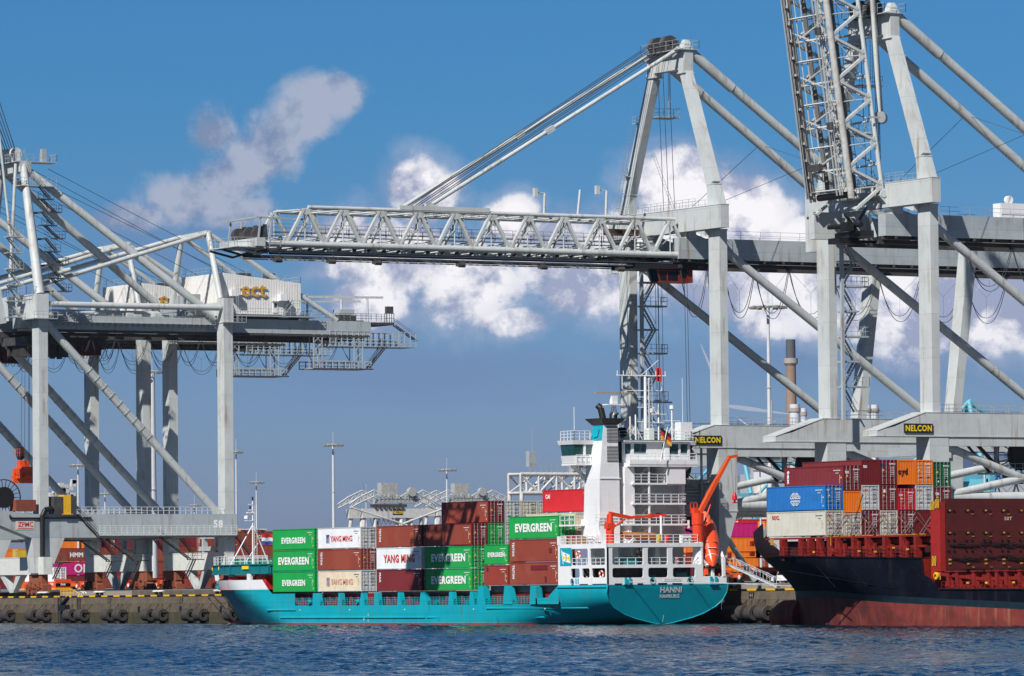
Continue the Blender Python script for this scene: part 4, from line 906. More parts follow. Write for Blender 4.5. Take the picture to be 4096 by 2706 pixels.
    b = MB(); b.rail([(xc-4.6, 2.2, 75), (xc+4.8, 2.2, 75), (xc+4.8, 9.5, 75), (xc+2, 9.5, 75)], 1.2, 1, .04); b.box(xc-4.6, 2.2, 74.8, xc+4.8, 3, 74.95); b.box(xc+2, 4.9, 74.8, xc+4.8, 9.6, 74.95)
    b.box(xc+2.4, 7.6, 75, xc+3.2, 8.4, 77.2); b.rail([(xc+3, 2.2, 71), (xc+6, 2.2, 71), (xc+6, 8.8, 71)], 1.2, 1, .04); b.box(xc+3, 2.2, 70.8, xc+6, 8.8, 70.95)
    b.ladder((xc+5.2, 5.0, 71), (xc+4.6, 3.5, 77), .5); b.build('top_platform', RAIL, T)
    b = MB(); x0 = xc+8.0                                     # zigzag stair up the near A-frame leg
    for k in range(4):
        za = 71-k*4.35; xb = xc+5.6+k*1.2
        b.stair((xb, 7.6, za-2.1), (xb, 5.6, za), .8, 'x', n=8); b.stair((xb, 6.0, za-2.2), (xb, 8.6, za-4.3), .8, 'x', n=8)
        b.box(xb-.2, 5.2, za-2.35, xb+1.2, 8.0, za-2.2); b.rail([(xb+1.2, 5.2, za-2.2), (xb+1.2, 8.0, za-2.2)], 1.1, .9, .04); b.box(xb-.2, 7.4, za-4.45, xb+1.2, 9.4, za-4.3); b.rail([(xb+1.2, 7.4, za-4.3), (xb+1.2, 9.4, za-4.3), (xb, 9.4, za-4.3)], 1.1, .9, .04)
        b.beam((xb-.5, 4.2, za-4.6), (xb+.5, 6.5, za-4.4), .3, .3)
    b.build('stair', CRD, T)
    b = MB()
    for s in (-1, 1): b.tube((xc+s*2.5, 9, 74), (xc+s*4, 60, 50.8), .05, 4); b.tube((xc+s*3.5, 9, 71), (xc+s*5, 44, 56), .05, 4)
    b.build('stay_wire', WIRE, T)
    # machinery house
    H = empty('machinery_house', (0, 0, 0), None, None); H.parent = T
    CLAD = mat('white_corrugated_cladding', (.74, .73, .70), .5, var=.02, dirt=.25, dcol=(.52, .45, .36), streak=.3, scol=(.5, .4, .28))
    b = MB(); x0, x1, y0, y1 = xc-8.7, xc+6.3, 38.9, 53.5
    b.hexa([(x0, y0, 50.7), (x1, y0, 50.7), (x1, y1, 50.7), (x0, y1, 50.7)], [(x0, y0, 57.5), (x1, y0, 57.5), (x1, y1, 56.0), (x0, y1, 56.0)])
    for i in range(48): y = y0+.1+i*.305; zt = 57.45-1.5*(y-y0)/14.6; b.hexa([(x1, y, 50.75), (x1+.06, y, 50.75), (x1+.06, y+.15, 50.75), (x1, y+.15, 50.75)], [(x1, y, zt), (x1+.06, y, zt), (x1+.06, y+.15, zt), (x1, y+.15, zt)])
    for i in range(49): x = x0+.1+i*.305; b.box(x, y0-.05, 50.75, x+.15, y0, 57.4)
    b.build('clad_wall', CLAD, H)
    b = MB(); letter(b, 'ect', (x1+.35, 42.2, 53.6), (0, 1, 0), (0, 0, 1), 4.7, 2.1, .012)
    bb = MB(); bb.v = [(x_+d, y_, z_) for d in (0,) for x_, y_, z_ in b.v]; 
    b.build('lettering', mat('golden_letter', (.60, .30, .03), .6), H)
    b = MB(); b.box(x1+.07, 42.0, 53.85, x1+.3, 47.2, 53.95); b.box(x1+.07, 42.0, 54.9, x1+.3, 47.2, 55.0); b.build('letter_bracket', CR, H)
    b = MB()
    for y, z in ((39.9, 53.6), (49.0, 53.0)): b.box(x1+.05, y, z, x1+1.4, y+1.3, z+1.1)
    b.box(x1+.06, 48.2, 51.0, x1+.15, 49.1, 53.0); b.box(x1+.06, 48.0, 52.9, x1+.6, 49.2, 53.0); b.build('ventilation_hood', WHITE, H)
    b = MB(); b.box(x1+.16, 48.4, 51.9, x1+.18, 48.9, 52.6); b.box(x0+8, 45, 56.6, x0+9.6, 47, 57.9); b.box(x0+11, 48.5, 56.3, x0+12.6, 50, 57.8); b.build('door_window', CRD, H)
    b = MB(); b.rail([(x0, y0, 57.5), (x1, y0, 57.5)], 1.1, 1.5, .035); b.rail([(x1, y0, 57.5), (x1, y1, 56.0), (x0, y1, 56)], 1.1, 1.5, .035)
    b.rail([(x1+1.2, y0, 50.5), (x1+1.2, y1+2.8, 50.5), (x0, y1+2.8, 50.5)], 1.1, 1.3, .035); b.box(x1, y0, 50.3, x1+1.2, y1+2.8, 50.5); b.box(x0, y1, 50.3, x1, y1+2.8, 50.5); b.rail([(x0, y0-1.2, 50.5), (x1+1.2, y0-1.2, 50.5)], 1.1, 1.3, .035); b.box(x0, y0-1.2, 50.3, x1+1.2, y0, 50.5)
    b.stair((x1+.3, 49.8, 50.5), (x1+.3, 51.5, 52.6), .8, 'x'); b.rail([(x1+1.2, 51.5, 52.0), (x1+1.2, 55, 52.0)], 1.1, 1.2, .035); b.build('railing', RAIL, H)
    b = MB(); b.box(x0+1, y0, 49.95, x1-.8, y1, 50.28); b.build('base_frame', CRD, H)
    b = MB()
    for k in range(4): b.box(xc-2.5+k*1.7, 34.5+k*.02, 52.5, xc-1.2+k*1.7, 36, 54.0)
    b.box(xc-6, 33.5, 50.4, xc+5, 36.3, 52.0); b.rail([(xc-7, 33, 50.4), (xc+6.3, 33, 50.4), (xc+6.3, 36.5, 50.4)], 1.3, 1, .035); b.build('resistor_bank', RAIL, T)
    b = MB()
    for i in range(14): b.box(xc-6+(i % 3)*4, 9+i*1.7, 50.0, xc-4.2+(i % 3)*4, 10.2+i*1.7, 50.7)
    b.build('deck_equipment', CR, T)
    # tail: service gantry and hanging maintenance platforms
    t0 = 0
    b = MB(); b.box(xc-5.5, 66.0, 47.7, xc+5.6, 66.8, 49.9); b.box(xc+1.5, 62.2, 51.1, xc+4.2, 64.8, 52.0); b.build('tail_beam', CRB, T)
    b = MB(); b.box(xc+.6, 61, 49.9, xc+5.4, 66.0, 50.1); b.box(xc+1.6, 62, 50.1, xc+4.4, 65.0, 51.0); b.rail([(xc+6, 60.2, 50), (xc+6, 70, 50)], 1.2, 1, .04, mids=(.35, .7)); b.box(xc+4.2, 70.7, 51.4, xc+5, 71.9, 52.6); b.rail([(xc+5, 70.2, 49.8), (xc+5, 72, 49.8)], 1.6, .5, .06); b.box(xc-1, 66.8, 49.4, xc+6, 71.5, 49.8); b.stair((xc+5, 71.8, 49.4), (xc+5, 76.0, 46.8), .8, 'x'); b.build('hoist_machine', CRD, T)
    b = MB()
    for yy in (58.5, 65.0, 70): b.tube((xc+3, yy-2, 50), (xc+3, yy-2, 54.2), .18, 8)
    b.beam((xc+3, 52.5, 54.0), (xc+3, 71, 54.2), .3, .35); b.beam((xc+.5, 53, 53.3), (xc+.5, 68, 53.6), .2, .25); b.beam((xc+3, 56.5, 54.4), (xc+3, 53, 53.5), .2, .2); b.build('service_crane', CR, T)
    b = MB(); x = xc+6.3
    def cage(y0_, y1_, z0_, z1_, n):
        for xx in (x, x-5):
            for i in range(n+1):
                y_ = y0_+(y1_-y0_)*i/n; b.beam((xx, y_, z0_), (xx, y_, z1_), .14, .14)
            for zz in (z0_, z0_+.6, z0_+1.15, z1_): b.beam((xx, y0_, zz), (xx, y1_, zz), .10, .10)
        for i in range(n+1): y_ = y0_+(y1_-y0_)*i/n; b.beam((x, y_, z0_), (x-5, y_, z0_), .12, .12)
        b.box(x-5, y0_, z0_-.08, x, y1_, z0_)
    cage(59, 75.5, 45.7, 48.2, 15); cage(55.8, 66.8, 41.9, 43.2, 9)
    for yy in (55.9, 57.5, 63.6, 65.2):
        for xx in (x, x-1.6): b.beam((xx, yy, 41.9), (xx, yy, 47.6), .14, .14)
    for k in range(4): zz = 42+k*1.4; b.beam((x, 55.9, zz), (x, 57.5, zz+1.4), .09, .09); b.beam((x, 57.5, zz), (x, 55.9, zz+1.4), .09, .09); b.beam((x, 63.6, zz), (x, 65.2, zz+1.4), .09, .09); b.beam((x, 65.2, zz), (x, 63.6, zz+1.4), .09, .09)
    b.build('maintenance_platform', CRB, T)
    b = MB(); b.stair((x-.5, 66.2, 42.0), (x-.5, 69.6, 45.7), .9, 'x'); b.rail([(x, 66.8, 42.0), (x, 69.6, 45.8)], 1.1, .6, .035); b.box(x-1, 55.8, 41.8, x+.1, 67.2, 41.95); b.build('stair', CRD, T)
    festoon(T, xc+5.8, 46.9, [9.5, 15, 19.5, 25.5, 30.5, 35, 40.5, 47, 54, 61, 69], 4.6)
    # trolley and cab parked near the water side
    b = MB(); b.box(xc-5, 4, 45.2, xc+5, 11, 46.5)
    for k in range(8): b.box(xc-4+k, 4.5+k*.8, 43.6-.1*k, xc-3.3+k, 5.2+k*.8, 46.6)
    b.box(xc-2, 12, 44.6, xc+3, 19, 46.5); b.box(xc+3.4, 2, 43.2, xc+3.5, 12, 45); b.rail([(xc+5, 4, 44.2), (xc+5, 22, 44.6)], 1.2, .9, .04); b.build('trolley_frame', CRD, T)
    b = MB(); b.box(xc+1, 14, 43.6, xc+3.4, 18, 45.4); b.build('operator_cab', mat('cab_dark_red', (.09, .012, .01), .4), T)
    b = MB()
    for k in range(5): y0 = 14+k*1.1; b.path([(xc+4, y0+1.6*t, 45-2.0*(1-(2*t-1)**2)) for t in [i/8 for i in range(9)]], .05, 4)
    b.path([(xc+4, 12.5+6.5*t, 46-4.5*(1-(2*t-1)**2)) for t in [i/10 for i in range(11)]], .06, 4); b.build('control_cable', WIRE, T)
    # raised boom, leaving the frame at the left
    BO = empty('boom', (0, 0, 0), None, None); BO.parent = T
    for s in (-1, 1):
        b = MB(); b.beam((xc+s*5.2, -1.2, 48.3), (xc+s*5.2, -12.5, 108), 1.2, 2.2, ref=(0, 1, 0)); b.build('boom_girder', CR, BO)
        b = MB(); b.tube((xc+s*4.2, 2.4, 74.5), (xc+s*4.2, 1.3, 56), .28, 8); b.tube((xc+s*4.2, -.8, 82), (xc+s*4.2, 2.0, 57), .22, 8); b.build('folded_stay', CR, BO)
    b = MB()
    for k in range(6): b.tube((xc-2.5+k*.9, 3.4, 76.8), (xc-2.5+k*.9, -9.5+.5*k, 106), .07, 4)
    b.build('hoist_rope', WIRE, BO)
    b = MB()
    for k in range(6): b.box(xc+5.9, -.6, 49.3+k*2.6, xc+7.5, 2.2, 49.45+k*2.6); b.rail([(xc+7.5, -.6, 49.45+k*2.6), (xc+7.5, 2.2, 49.45+k*2.6)], 1.1, .8, .04); b.stair((xc+6.2, 2+0*k, 49.4+k*2.6), (xc+6.2, -.3, 52+k*2.6), .8, 'x', n=6)
    b.rail([(xc+1, 1.2, 53), (xc+10.6, 1.2, 53), (xc+10.6, 5.5, 53)], 1.2, 1, .04); b.box(xc+8.5, 1.6, 48.9, xc+12.6, 5.8, 49.05); b.rail([(xc+12.6, 1.6, 49), (xc+12.6, 5.8, 49)], 1.1, .8, .04); b.rail([(xc+12.6, 36, 49), (xc+12.6, 40, 49)], 1.1, .8, .04); b.box(xc+11.3, 36, 48.9, xc+12.6, 40, 49); b.ladder((xc+11.5, 5, 49), (xc+11.5, 5, 55), .5, 'x'); b.ladder((xc+11.5, 38.8, 49), (xc+11.5, 38.8, 55.5), .7, 'x'); b.build('service_platform', RAIL, T)
    return T
zA = zpmc(-179.3, 'pale grey crane with the number 58 and the fully visible white machinery house')
zB = copy_tree(zA); zB.location.x -= 30.2; zB['label'] = 'pale grey crane standing behind the one numbered 58, its white machinery house partly hidden'
xn = -169.2
b = MB(); b.box(xn+1.41, -1.3, 15.0, xn+1.46, 2.0, 16.45); sp = b.build('maker_plate', mat('dirty_white_plate', (.62, .58, .52), .6, dirt=.3), zA)
b = MB(); letter(b, 'ZPMC', (xn+1.48, -.95, 15.45), (0, 1, 0), (0, 0, 1), 2.7, .8, .02); b.box(xn+1.465, -.95, 15.15, xn+1.485, 1.75, 15.25); b.build('lettering', RTXT, sp)
b = MB(); letter(b, '58', (xn+1.42, 34.25, 15.25), (0, 1, 0), (0, 0, 1), 1.75, 1.3, .05); b.build('lettering', WTXT, zA)
b = MB(); b.box(xn+1.4, -1.2, 18.0, xn-1, 2.3, 19.8); b.build('rusty_box', mat('rusty_box_paint', (.22, .05, .025), .7, dirt=.5), zA)
b = MB(); b.box(xn+2.0, 6.9, 17.5, xn, 8.2, 20.6); b.box(xn+2.2, 6.6, 17.4, xn-.4, 8.5, 17.5); b.build('yellow_cabinet', YEL, zA)
b = MB(); b.box(xn+2.0, 8.25, 17.5, xn, 9.2, 20.4); b.box(xn+2.0, 5.2, 17.5, xn, 6.8, 20.3); b.build('dark_cabinet', CRD, zA)
b = MB(); b.path([(xn+1.8, 3.2, 9.5), (xn+1.8, 3.2, 17.2), (xn+1.8, 3.7, 18.2), (xn+1.8, 5, 18.4)], .42, 8); b.path([(xn+1.6, -2.4, 17.4), (xn+1.6, -2.4, 16.85), (xn+1.6, 3, 16.85), (xn+1.6, 12, 16.9)], .13, 6); b.build('cable_duct', BLACK, zA)
b = MB(); c = (xn, -2.7, 20.2)
b.lathe(c, [(0, -.3), (1.7, -.3), (1.7, .3), (0, .3)], 20, 'x')
for i in range(22): a = 2*math.pi*i/22; b.beam(c, (c[0], c[1]+2.9*math.cos(a), c[2]+2.9*math.sin(a)), .09, .09)
b.rings([[(c[0]+d, c[1]+(2.8+e)*math.cos(2*math.pi*i/28), c[2]+(2.8+e)*math.sin(2*math.pi*i/28)) for i in range(28)] for d, e in ((-.1, 0), (.1, 0), (.1, .14), (-.1, .14), (-.1, 0))]); b.build('cable_reel', BLACK, zA)
# spreader hanging behind the near leg
sp = empty('spreader', (-197, 15, 24), 'orange spreader head block hanging on ropes at the left crane leg', 'spreader')
b = MB(); b.box(-182.6, -.7, 24.5, -178.6, 1.6, 25.9); b.box(-182.2, -.4, 25.9, -181, 1.3, 27.0); b.box(-183.8, -.8, 24.0, -177.9, 1.8, 24.5)
for k in (-182, -179.2): b.box(k-.3, -1.2, 23.2, k+.3, 2.4, 25.6)
b.rail([(-182.6, -.9, 27.6), (-178.4, -.9, 27.6)], 1.3, .8, .05)
for k in range(6): b.box(-182.4+k*.7, -1.1, 24.6+.2*(k % 2), -182.1+k*.7, -.7, 25.6)
b.v = [(x_-17, y_+14, z_) for x_, y_, z_ in b.v]; b.build('head_block', ORNG, sp)
b = MB(); b.lathe((-183.0, .6, 28.2), [(0, -.3), (1.1, -.3), (1.1, .3), (0, .3)], 16, 'y'); b.v = [(x_-17, y_+14, z_) for x_, y_, z_ in b.v]; b.build('sheave', BLACK, sp)
b = MB()
for dx in (0, 1.3, 2.9, 3.3): b.tube((-182.5+dx, .5, 27), (-182.5+dx*.9, .8, 47), .035, 4)
b.v = [(x_-17, y_+14, z_) for x_, y_, z_ in b.v]; b.build('rope', WIRE, sp)
# ================================================================ the turquoise feeder ship
def wall(b, ax, c, th, a0, a1, z0, z1, holes=(), rnd=.22):
    """plate in the plane y=c (ax 'x') or x=c (ax 'y') with rounded rectangular openings (a0,a1,z0,z1)"""
    A = sorted({a0, a1, *[h[0] for h in holes], *[h[1] for h in holes]}); Z = sorted({z0, z1, *[h[2] for h in holes], *[h[3] for h in holes]})
    def cell(p, q, r, s): (b.box(p, c, r, q, c+th, s) if ax == 'x' else b.box(c, p, r, c+th, q, s))
    for i in range(len(Z)-1):
        run = None
        for j in range(len(A)-1):
            m_, n_ = (A[j]+A[j+1])/2, (Z[i]+Z[i+1])/2
            hole = any(h[0] < m_ < h[1] and h[2] < n_ < h[3] for h in holes)
            if not hole: run = (run[0], A[j+1]) if run else (A[j], A[j+1])
            if (hole or j == len(A)-2) and run: cell(run[0], run[1], Z[i], Z[i+1]); run = None
    for h in holes:
        for (p, r, sx, sz) in ((h[0], h[2], 1, 1), (h[1], h[2], -1, 1), (h[0], h[3], 1, -1), (h[1], h[3], -1, -1)):
            k = rnd; o_ = .004
            pts = [(p, r), (p+sx*k, r), (p+sx*k*.3, r+sz*k*.3), (p, r+sz*k)]
            P = [(q_[0], c+o_, q_[1]) for q_ in pts] if ax == 'x' else [(c+o_, q_[0], q_[1]) for q_ in pts]
            b.prism(P, (0, th-2*o_, 0) if ax == 'x' else (th-2*o_, 0, 0))
YC = -12.1; HB = 8.8
def lerp_t(t, tab):
    for (a, p), (c, q) in zip(tab[:-1], tab[1:]):
        if t <= c: return p+(q-p)*(t-a)/(c-a) if t > a else p
    return tab[-1][1]
def hb1(x, z):
    v = HB
    if x < -36:                                   # bow
        full = lerp_t(z, [(-1.5, -34), (0, -38), (3, -46), (5, -52), (8.5, -56)]); stem = lerp_t(z, [(-1.5, -68), (0, -68.5), (.6, -69.2), (2.6, -71.5), (4.9, -75.1), (6.3, -76.7), (8.5, -77.3)])
        e = lerp_t(z, [(-1.5, 1.2), (0, 1.28), (3, 1.45), (5, 1.5), (8.5, 1.4)])
        if x < full: t = min(1, (full-x)/(full-stem)); v = HB*max(0, 1-t**e)
    if x > 14:                                    # run aft to the raked transom
        t = min(1, (x-14)/32.3); ht = lerp_t(z, [(-1.5, 0), (0, 0.4), (.2, 1.5), (.8, 4.2), (1.3, 5.75), (2.2, 7.5), (3.0, 8.35), (4.0, 8.8), (9, 8.8)])
        k = t**1.6; v = HB*(1-k)+ht*k
    return v
def stern_x(z): return 46.3-.31*max(0, 4.9-z)
def hullgrid(b, xs, zs, topf=None, side=(-1, 1)):
    for s in side:
        rows = []
        for z in zs:
            row = []
            for x in xs:
                zz = z if topf is None else min(z, topf(x)); xx = x
                if x >= 46.2: xx = stern_x(zz)
                st = lerp_t(zz, [(-1.5, -68), (0, -68.5), (.6, -69.2), (2.6, -71.5), (4.9, -75.1), (6.3, -76.7), (8.5, -77.3)])
                if x < st: xx = st
                row.append((xx, YC+s*hb1(xx if x < 46.2 else 46.3, zz), zz))
            rows.append(row)
        if s > 0: rows = [r[::-1] for r in rows]
        b.rings(rows, closed=False)
S1 = empty('container_ship', (0, YC, 0), 'turquoise container ship with white deckhouse seen from its stern', 'ship')
xs = [-78, -77.2, -76.5, -75.8, -75, -74, -73, -72, -71, -70, -69, -68, -66, -64, -62, -60, -58, -56, -54, -52, -50, -48, -46, -44, -42, -40, -38, -36, -30, -20, -10, 0, 8, 14, 18, 22, 26, 30, 34.4, 38, 42, 44.5, 46.3]
b = MB(); hullgrid(b, xs, [-1.5, -1, -.3, .12, .3]); b.build('antifouling', ANTI, S1)
b = MB(); hullgrid(b, xs, [.3, .6, .8, 1.0, 1.3, 1.7, 2.2, 2.65])
for s in (-1, 1):
    xb = [x for x in xs if x <= -36]+[-35.8]; hullgrid(b, xb, [2.65, 3.2, 3.7, 4.3], side=(s,)); 
    hullgrid(b, [x for x in xs if x <= -44]+[-43.6], [4.3, 4.6, 4.9], side=(s,))
    b.add([(-43.6, YC+s*HB, 4.3), (-42.4, YC+s*HB, 4.3), (-43.6, YC+s*HB, 4.9)], [(0, 1, 2)])
    xe = [34.4, 36, 38, 40, 42, 44.5, 46.3]; hullgrid(b, xe, [2.65, 3.0, 3.45, 4.0, 4.5, 5.0], side=(s,))
    b.prism([(28.8, YC+s*HB, 2.65), (34.4, YC+s*HB, 2.65), (34.4, YC+s*HB, 5.0), (31.7, YC+s*HB, 3.45), (28.8, YC+s*HB, 3.45)], (0, -s*.04, 0))
b.build('hull', TEAL, S1)
b = MB(); prof = [.0, .2, .5, .8, 1.3, 1.75, 2.2, 2.6, 3.0, 3.5, 4.0, 4.5, 5.0]        # transom
vs = []
for z in prof: hbz = hb1(46.3, z); vs += [(stern_x(z), YC-hbz, z), (stern_x(z), YC+hbz, z)]
b.add(vs, [(2*i, 2*i+1, 2*i+3, 2*i+2) for i in range(len(prof)-1)]); tr = b.build('transom', mat('transom_paint', (.003, .35, .44), .45, var=.10, vs=.35, dirt=.2, dcol=(.01, .2, .25)), S1)
b = MB()
for s in (-1, 1): b.path([(stern_x(z)+.03, YC+s*hb1(46.3, z), z) for z in prof], .07, 6)
b.build('transom_rim', TEAL, S1)
b = MB(); ty = lambda z: stern_x(z)+.03
def tl(txt, y, z, w, h):
    vs, fs = text_geo(txt, .03); b.add([(stern_x(z+h*bb)+.05, y+w*a-.13*h*bb, z+h*bb) for a, bb in vs], fs)
tl('HANNI', -13.15, 3.95, 3.15, .72); tl('HAMBURG', -13.1, 3.28, 2.85, .46)
for k in range(7): b.add([(stern_x(.4+k*.12)+.03, -12.15, .35+k*.12), (stern_x(.4+k*.12)+.03, -12.08, .35+k*.12), (stern_x(.4+k*.12)+.03, -12.08, .42+k*.12), (stern_x(.4+k*.12)+.03, -12.15, .42+k*.12)], [(0, 1, 2, 3)])
b.build('lettering', WTXT, tr)
b = MB(); b.path([(-16.3, YC-HB-.03, .6), (-16.3, YC-HB-.03, 1.1), (-15.9, YC-HB-.03, 1.1)], .04, 4); b.path([(-16.3, YC-HB-.03, .85), (-15.9, YC-HB-.03, .85)], .04, 4)
for k in range(6): b.box(-15.1, YC-HB-.03, .45+k*.2, -14.95, YC-HB-.0, .53+k*.2)
for x in (-34.5, -20.3, -5.2, 13, 31): b.box(x, YC-HB-.03, 2.0, x+.2, YC-HB, 2.12)
b.build('draught_mark', WTXT, S1)
b = MB()
for x in (-41, -29, -16.5, -8, 4, 19): b.box(x, YC-HB-.04, .55, x+.07, YC-HB, 1.0)
b.build('hull_anode_bracket', TEALD, S1)
# side pillars between the openings
b = MB(); pil = [(-30.8, -23.3-7.3+.0, 0)]
op = [(-35.8, -30.6, -35.8, -30.8), (-30.0+.6, -23.3, -28.7, -23.6), (-22.9, -17.0, -22.5, -17.4), (-16.4, -13.3, -16.2, -13.5), (-12.9, -6.9, -12.2, -7.1), (-6.6, -.8, -6.0, -1.1), (-.3, 6.2, .9, 6.8), (6.6, 11.9, 7.3, 11.6), (12.3, 13.7, 12.6, 13.7)]
edges = [(a, c) for a, _, c, _ in op]; 
pl_ = [((-30.8, -28.7), (-30.6, -29.4)), ((-23.6, -22.5), (-23.3, -22.9)), ((-17.4, -16.2), (-17.0, -16.5)), ((-13.5, -12.2), (-13.3, -12.7)), ((-7.1, -6.0), (-6.9, -6.5)), ((-1.1, .9), (-.8, .1)), ((6.5, 7.8), (6.8, 7.4)), ((12.0, 13.2), (12.2, 12.9))]
for s in (-1, 1):
    y = YC+s*HB
    for (l0, l1), (t0, t1) in pl_: b.prism([(l0, y, 2.65), (l1, y, 2.65), (t1, y, 4.32), (t0, y, 4.32)], (0, -s*.7, 0)); b.cut()
    for (l0, l1), (t0, t1) in (((14.0, 16.0), (14.3, 15.6)), ((20.6, 22.8), (21.0, 21.9)), ((27.3, 29.2), (27.5, 28.8))): b.prism([(l0, y, 2.65), (l1, y, 2.65), (t1, y, 4.98), (t0, y, 4.98)], (0, -s*.9, 0)); b.cut()
b.build_each('side_pillar', TEAL, S1)
b = MB()      # rubbing strakes
for x0, x1, z in ((-44, -35.5, 2.05), (-40, 0.5, .95+.05), (1, 29, 1.0), (16.5, 40, 2.15), (34.3, 46, 4.72)):
    b.tube((x0, YC-HB-.02, z), (x1, YC-hb1(x1, z)-.02, z), .13, 8)
b.build('rubbing_strake', TEAL, S1)
b = MB()
for s in (-1, 1):
    for x0, x1 in ((-35.7, -30.8), (-28.7, -23.6), (-22.5, -17.4), (-16.2, -13.5), (-12.2, -7.1), (-6, -1.1), (.9, 6.5), (7.8, 12), (13.2, 14), (16, 20.6), (22.8, 27.3)): b.rail([(x0, YC+s*(HB-.1), 2.65), (x1, YC+s*(HB-.1), 2.65)], 1.0, .75, .035, mids=(.25, .5, .75))
b.build('side_railing', TEAL, S1)
b = MB(); b.box(-44, YC-HB+.1, 2.3, 14, YC+HB-.1, 2.5); b.box(14, YC-HB+1.9, 2.3, 37, YC+HB-1.9, 2.5); b.add([(-74, YC, 4.9), (-70, YC-4.6, 4.9), (-62, YC-7.6, 4.9), (-52, YC-8.7, 4.9), (-43.7, YC-8.7, 4.9), (-43.7, YC+8.7, 4.9), (-52, YC+8.7, 4.9), (-62, YC+7.6, 4.9), (-70, YC+4.6, 4.9)], [tuple(range(9))]); b.box(37, YC-HB+.3, 4.6, 46.1, YC+HB-.3, 4.8)
b.build('deck', REDD, S1)
b = MB(); b.box(-43, YC-7.2, 2.5, 34, YC+7.2, 4.2)                # hatch coaming with stays
for x in range(-42, 34, 2): b.box(x, YC-7.7, 2.5, x+.3, YC-7.2, 3.9)
for x in range(-41, 33, 5): b.box(x, YC-8.2, 2.5, x+1.6, YC-7.5, 3.3)
b.build('hatch_coaming', REDD, S1)
b = MB(); b.box(-43, YC-7.3, 4.2, 14.8, YC+7.3, 4.42); b.box(15, YC-7.3, 4.2, 34, YC+7.3, 5.02); b.build('hatch_cover', mat('grey_hatch_paint', (.22, .22, .22), .6, dirt=.4), S1)
b = MB()
for x in (-32, 2.5, 11): b.lathe((x, YC-8.3, 2.9), [(.1, -.2), (.4, -.2), (.4, .2), (.1, .2)], 12, 'y')
for x in (-31.5, -17.9): b.lathe((x, YC-HB-.0, 3.1), [(.15, -.1), (.33, -.05), (.33, .25), (.15, .3)], 12, 'y')
b.build('fairlead_roller', TEAL, S1)
# bow bulwark (white), dark teal forecastle beam, foremast
b = MB(); xw = [x for x in xs if x <= -46]+[-45.4]
for s in (-1, 1):
    hullgrid(b, xw, [4.9, 5.4, 5.9, 6.25], side=(s,)); b.add([(-45.4, YC+s*HB, 4.9), (-43.6, YC+s*HB, 4.9), (-45.4, YC+s*HB, 6.25)], [(0, 1, 2)])
b.prism([(-75.2, YC, 4.9), (-76.8, YC, 6.3), (-77.4, YC, 8.5), (-76.7, YC, 8.5), (-76, YC, 6.3)], (0, .3, 0)); b.build('bow_bulwark', WHITE, S1)
b = MB()
def bowpts(k, x1=-44.5, z=8): return [(x, YC+s_*hb1(x, z)*k) for s_, seq in ((-1, [-74.8, -73.5, -70, -66, -62, -58, -54, -50, x1]),) for x in seq]
for s in (-1, 1):
    pts = [(x, YC+s*(YC-y)) if s > 0 else (x, y) for x, y in bowpts(.93)]
    for (xa, ya), (xb, yb) in zip(pts[:-1], pts[1:]):
        b.beam((xa, ya, 7.75), (xb, yb, 7.75), .3, 1.2); b.box(xa, min(ya, ya-.2*s*-1), 7.2, xa+.15, ya+.25*-s, 8.3); b.beam((xa, ya, 7.1), (xb, yb, 7.1), .7, .1); b.beam((xa, ya, 8.36), (xb, yb, 8.36), .7, .1)
for x in range(-74, -45, 3): b.box(x, YC-hb1(x, 8)*.93-.3, 7.15, x+.12, YC-hb1(x, 8)*.93, 8.35)
b.box(-56, YC-7, 8.4, -52, YC+7, 8.5); b.box(-70, YC-3, 8.3, -58, YC+3, 8.5); b.build('forecastle_beam', TEALD, S1)
b = MB()
for x in (-73.5, -62.5, -52): b.box(x, YC-hb1(x, 8)*.93-.35, 7.75, x+1.8, YC-hb1(x, 8)*.93-.2, 8.2)
b.build('yellow_mark', SIGNY, S1)
b = MB(); pr_ = [(x, y) for x, y in bowpts(.96)]; b.rail([(x, y, 8.45) for x, y in pr_], 1.15, 1.5, .045, mids=(.35, .7)); b.rail([(x, 2*YC-y, 8.45) for x, y in pr_], 1.15, 1.5, .045); b.build('bow_railing', WHITE, S1)
b = MB()
for k in range(14): x = -73+k*2.1; b.box(x, YC-hb1(x, 6)*.8+(k % 3)*.5, 4.9, x+1.1, YC-hb1(x, 6)*.8+1.4, 6.4+(k*37 % 7)*.1)
b.build('windlass_gear', REDD, S1)
b = MB(); b.box(-49, YC-7.8, 4.9, -46.2, YC-6, 6.9); b.box(-58, YC-7.6, 4.9, -55, YC-6, 6.7); b.build('locker', mat('signal_red_paint', (.5, .02, .015), .5), S1)
b = MB()
for x in (-58.5, -50.5): b.box(x, YC-hb1(x, 5)+.25, 5, x+1.1, YC-hb1(x, 5)+.6, 7.1)
b.build('white_post', WHITE, S1)
b = MB()
for x, r_ in ((-70, .45), (-66.3, .35)): b.lathe((x, YC-hb1(x, 5.4)-.02, 5.5), [(.1, -.12), (r_, -.03), (r_+.05, .1)], 14, 'y')
b.build('hawse_pipe', TEALD, S1)
b = MB(); b.tube((-65, YC, 8.4), (-65, YC, 17.6), .12, 8, .08); b.tube((-65, YC-3.6, 8.4), (-65, YC-.1, 14), .09, 6); b.tube((-65, YC+2.6, 8.4), (-65, YC+.1, 14), .09, 6); b.tube((-65, YC-1.9, 10.9), (-65, YC-.9, 8.5), .07, 5); b.tube((-65, YC-1.0, 9), (-65, YC+.8, 11.5), .07, 5)
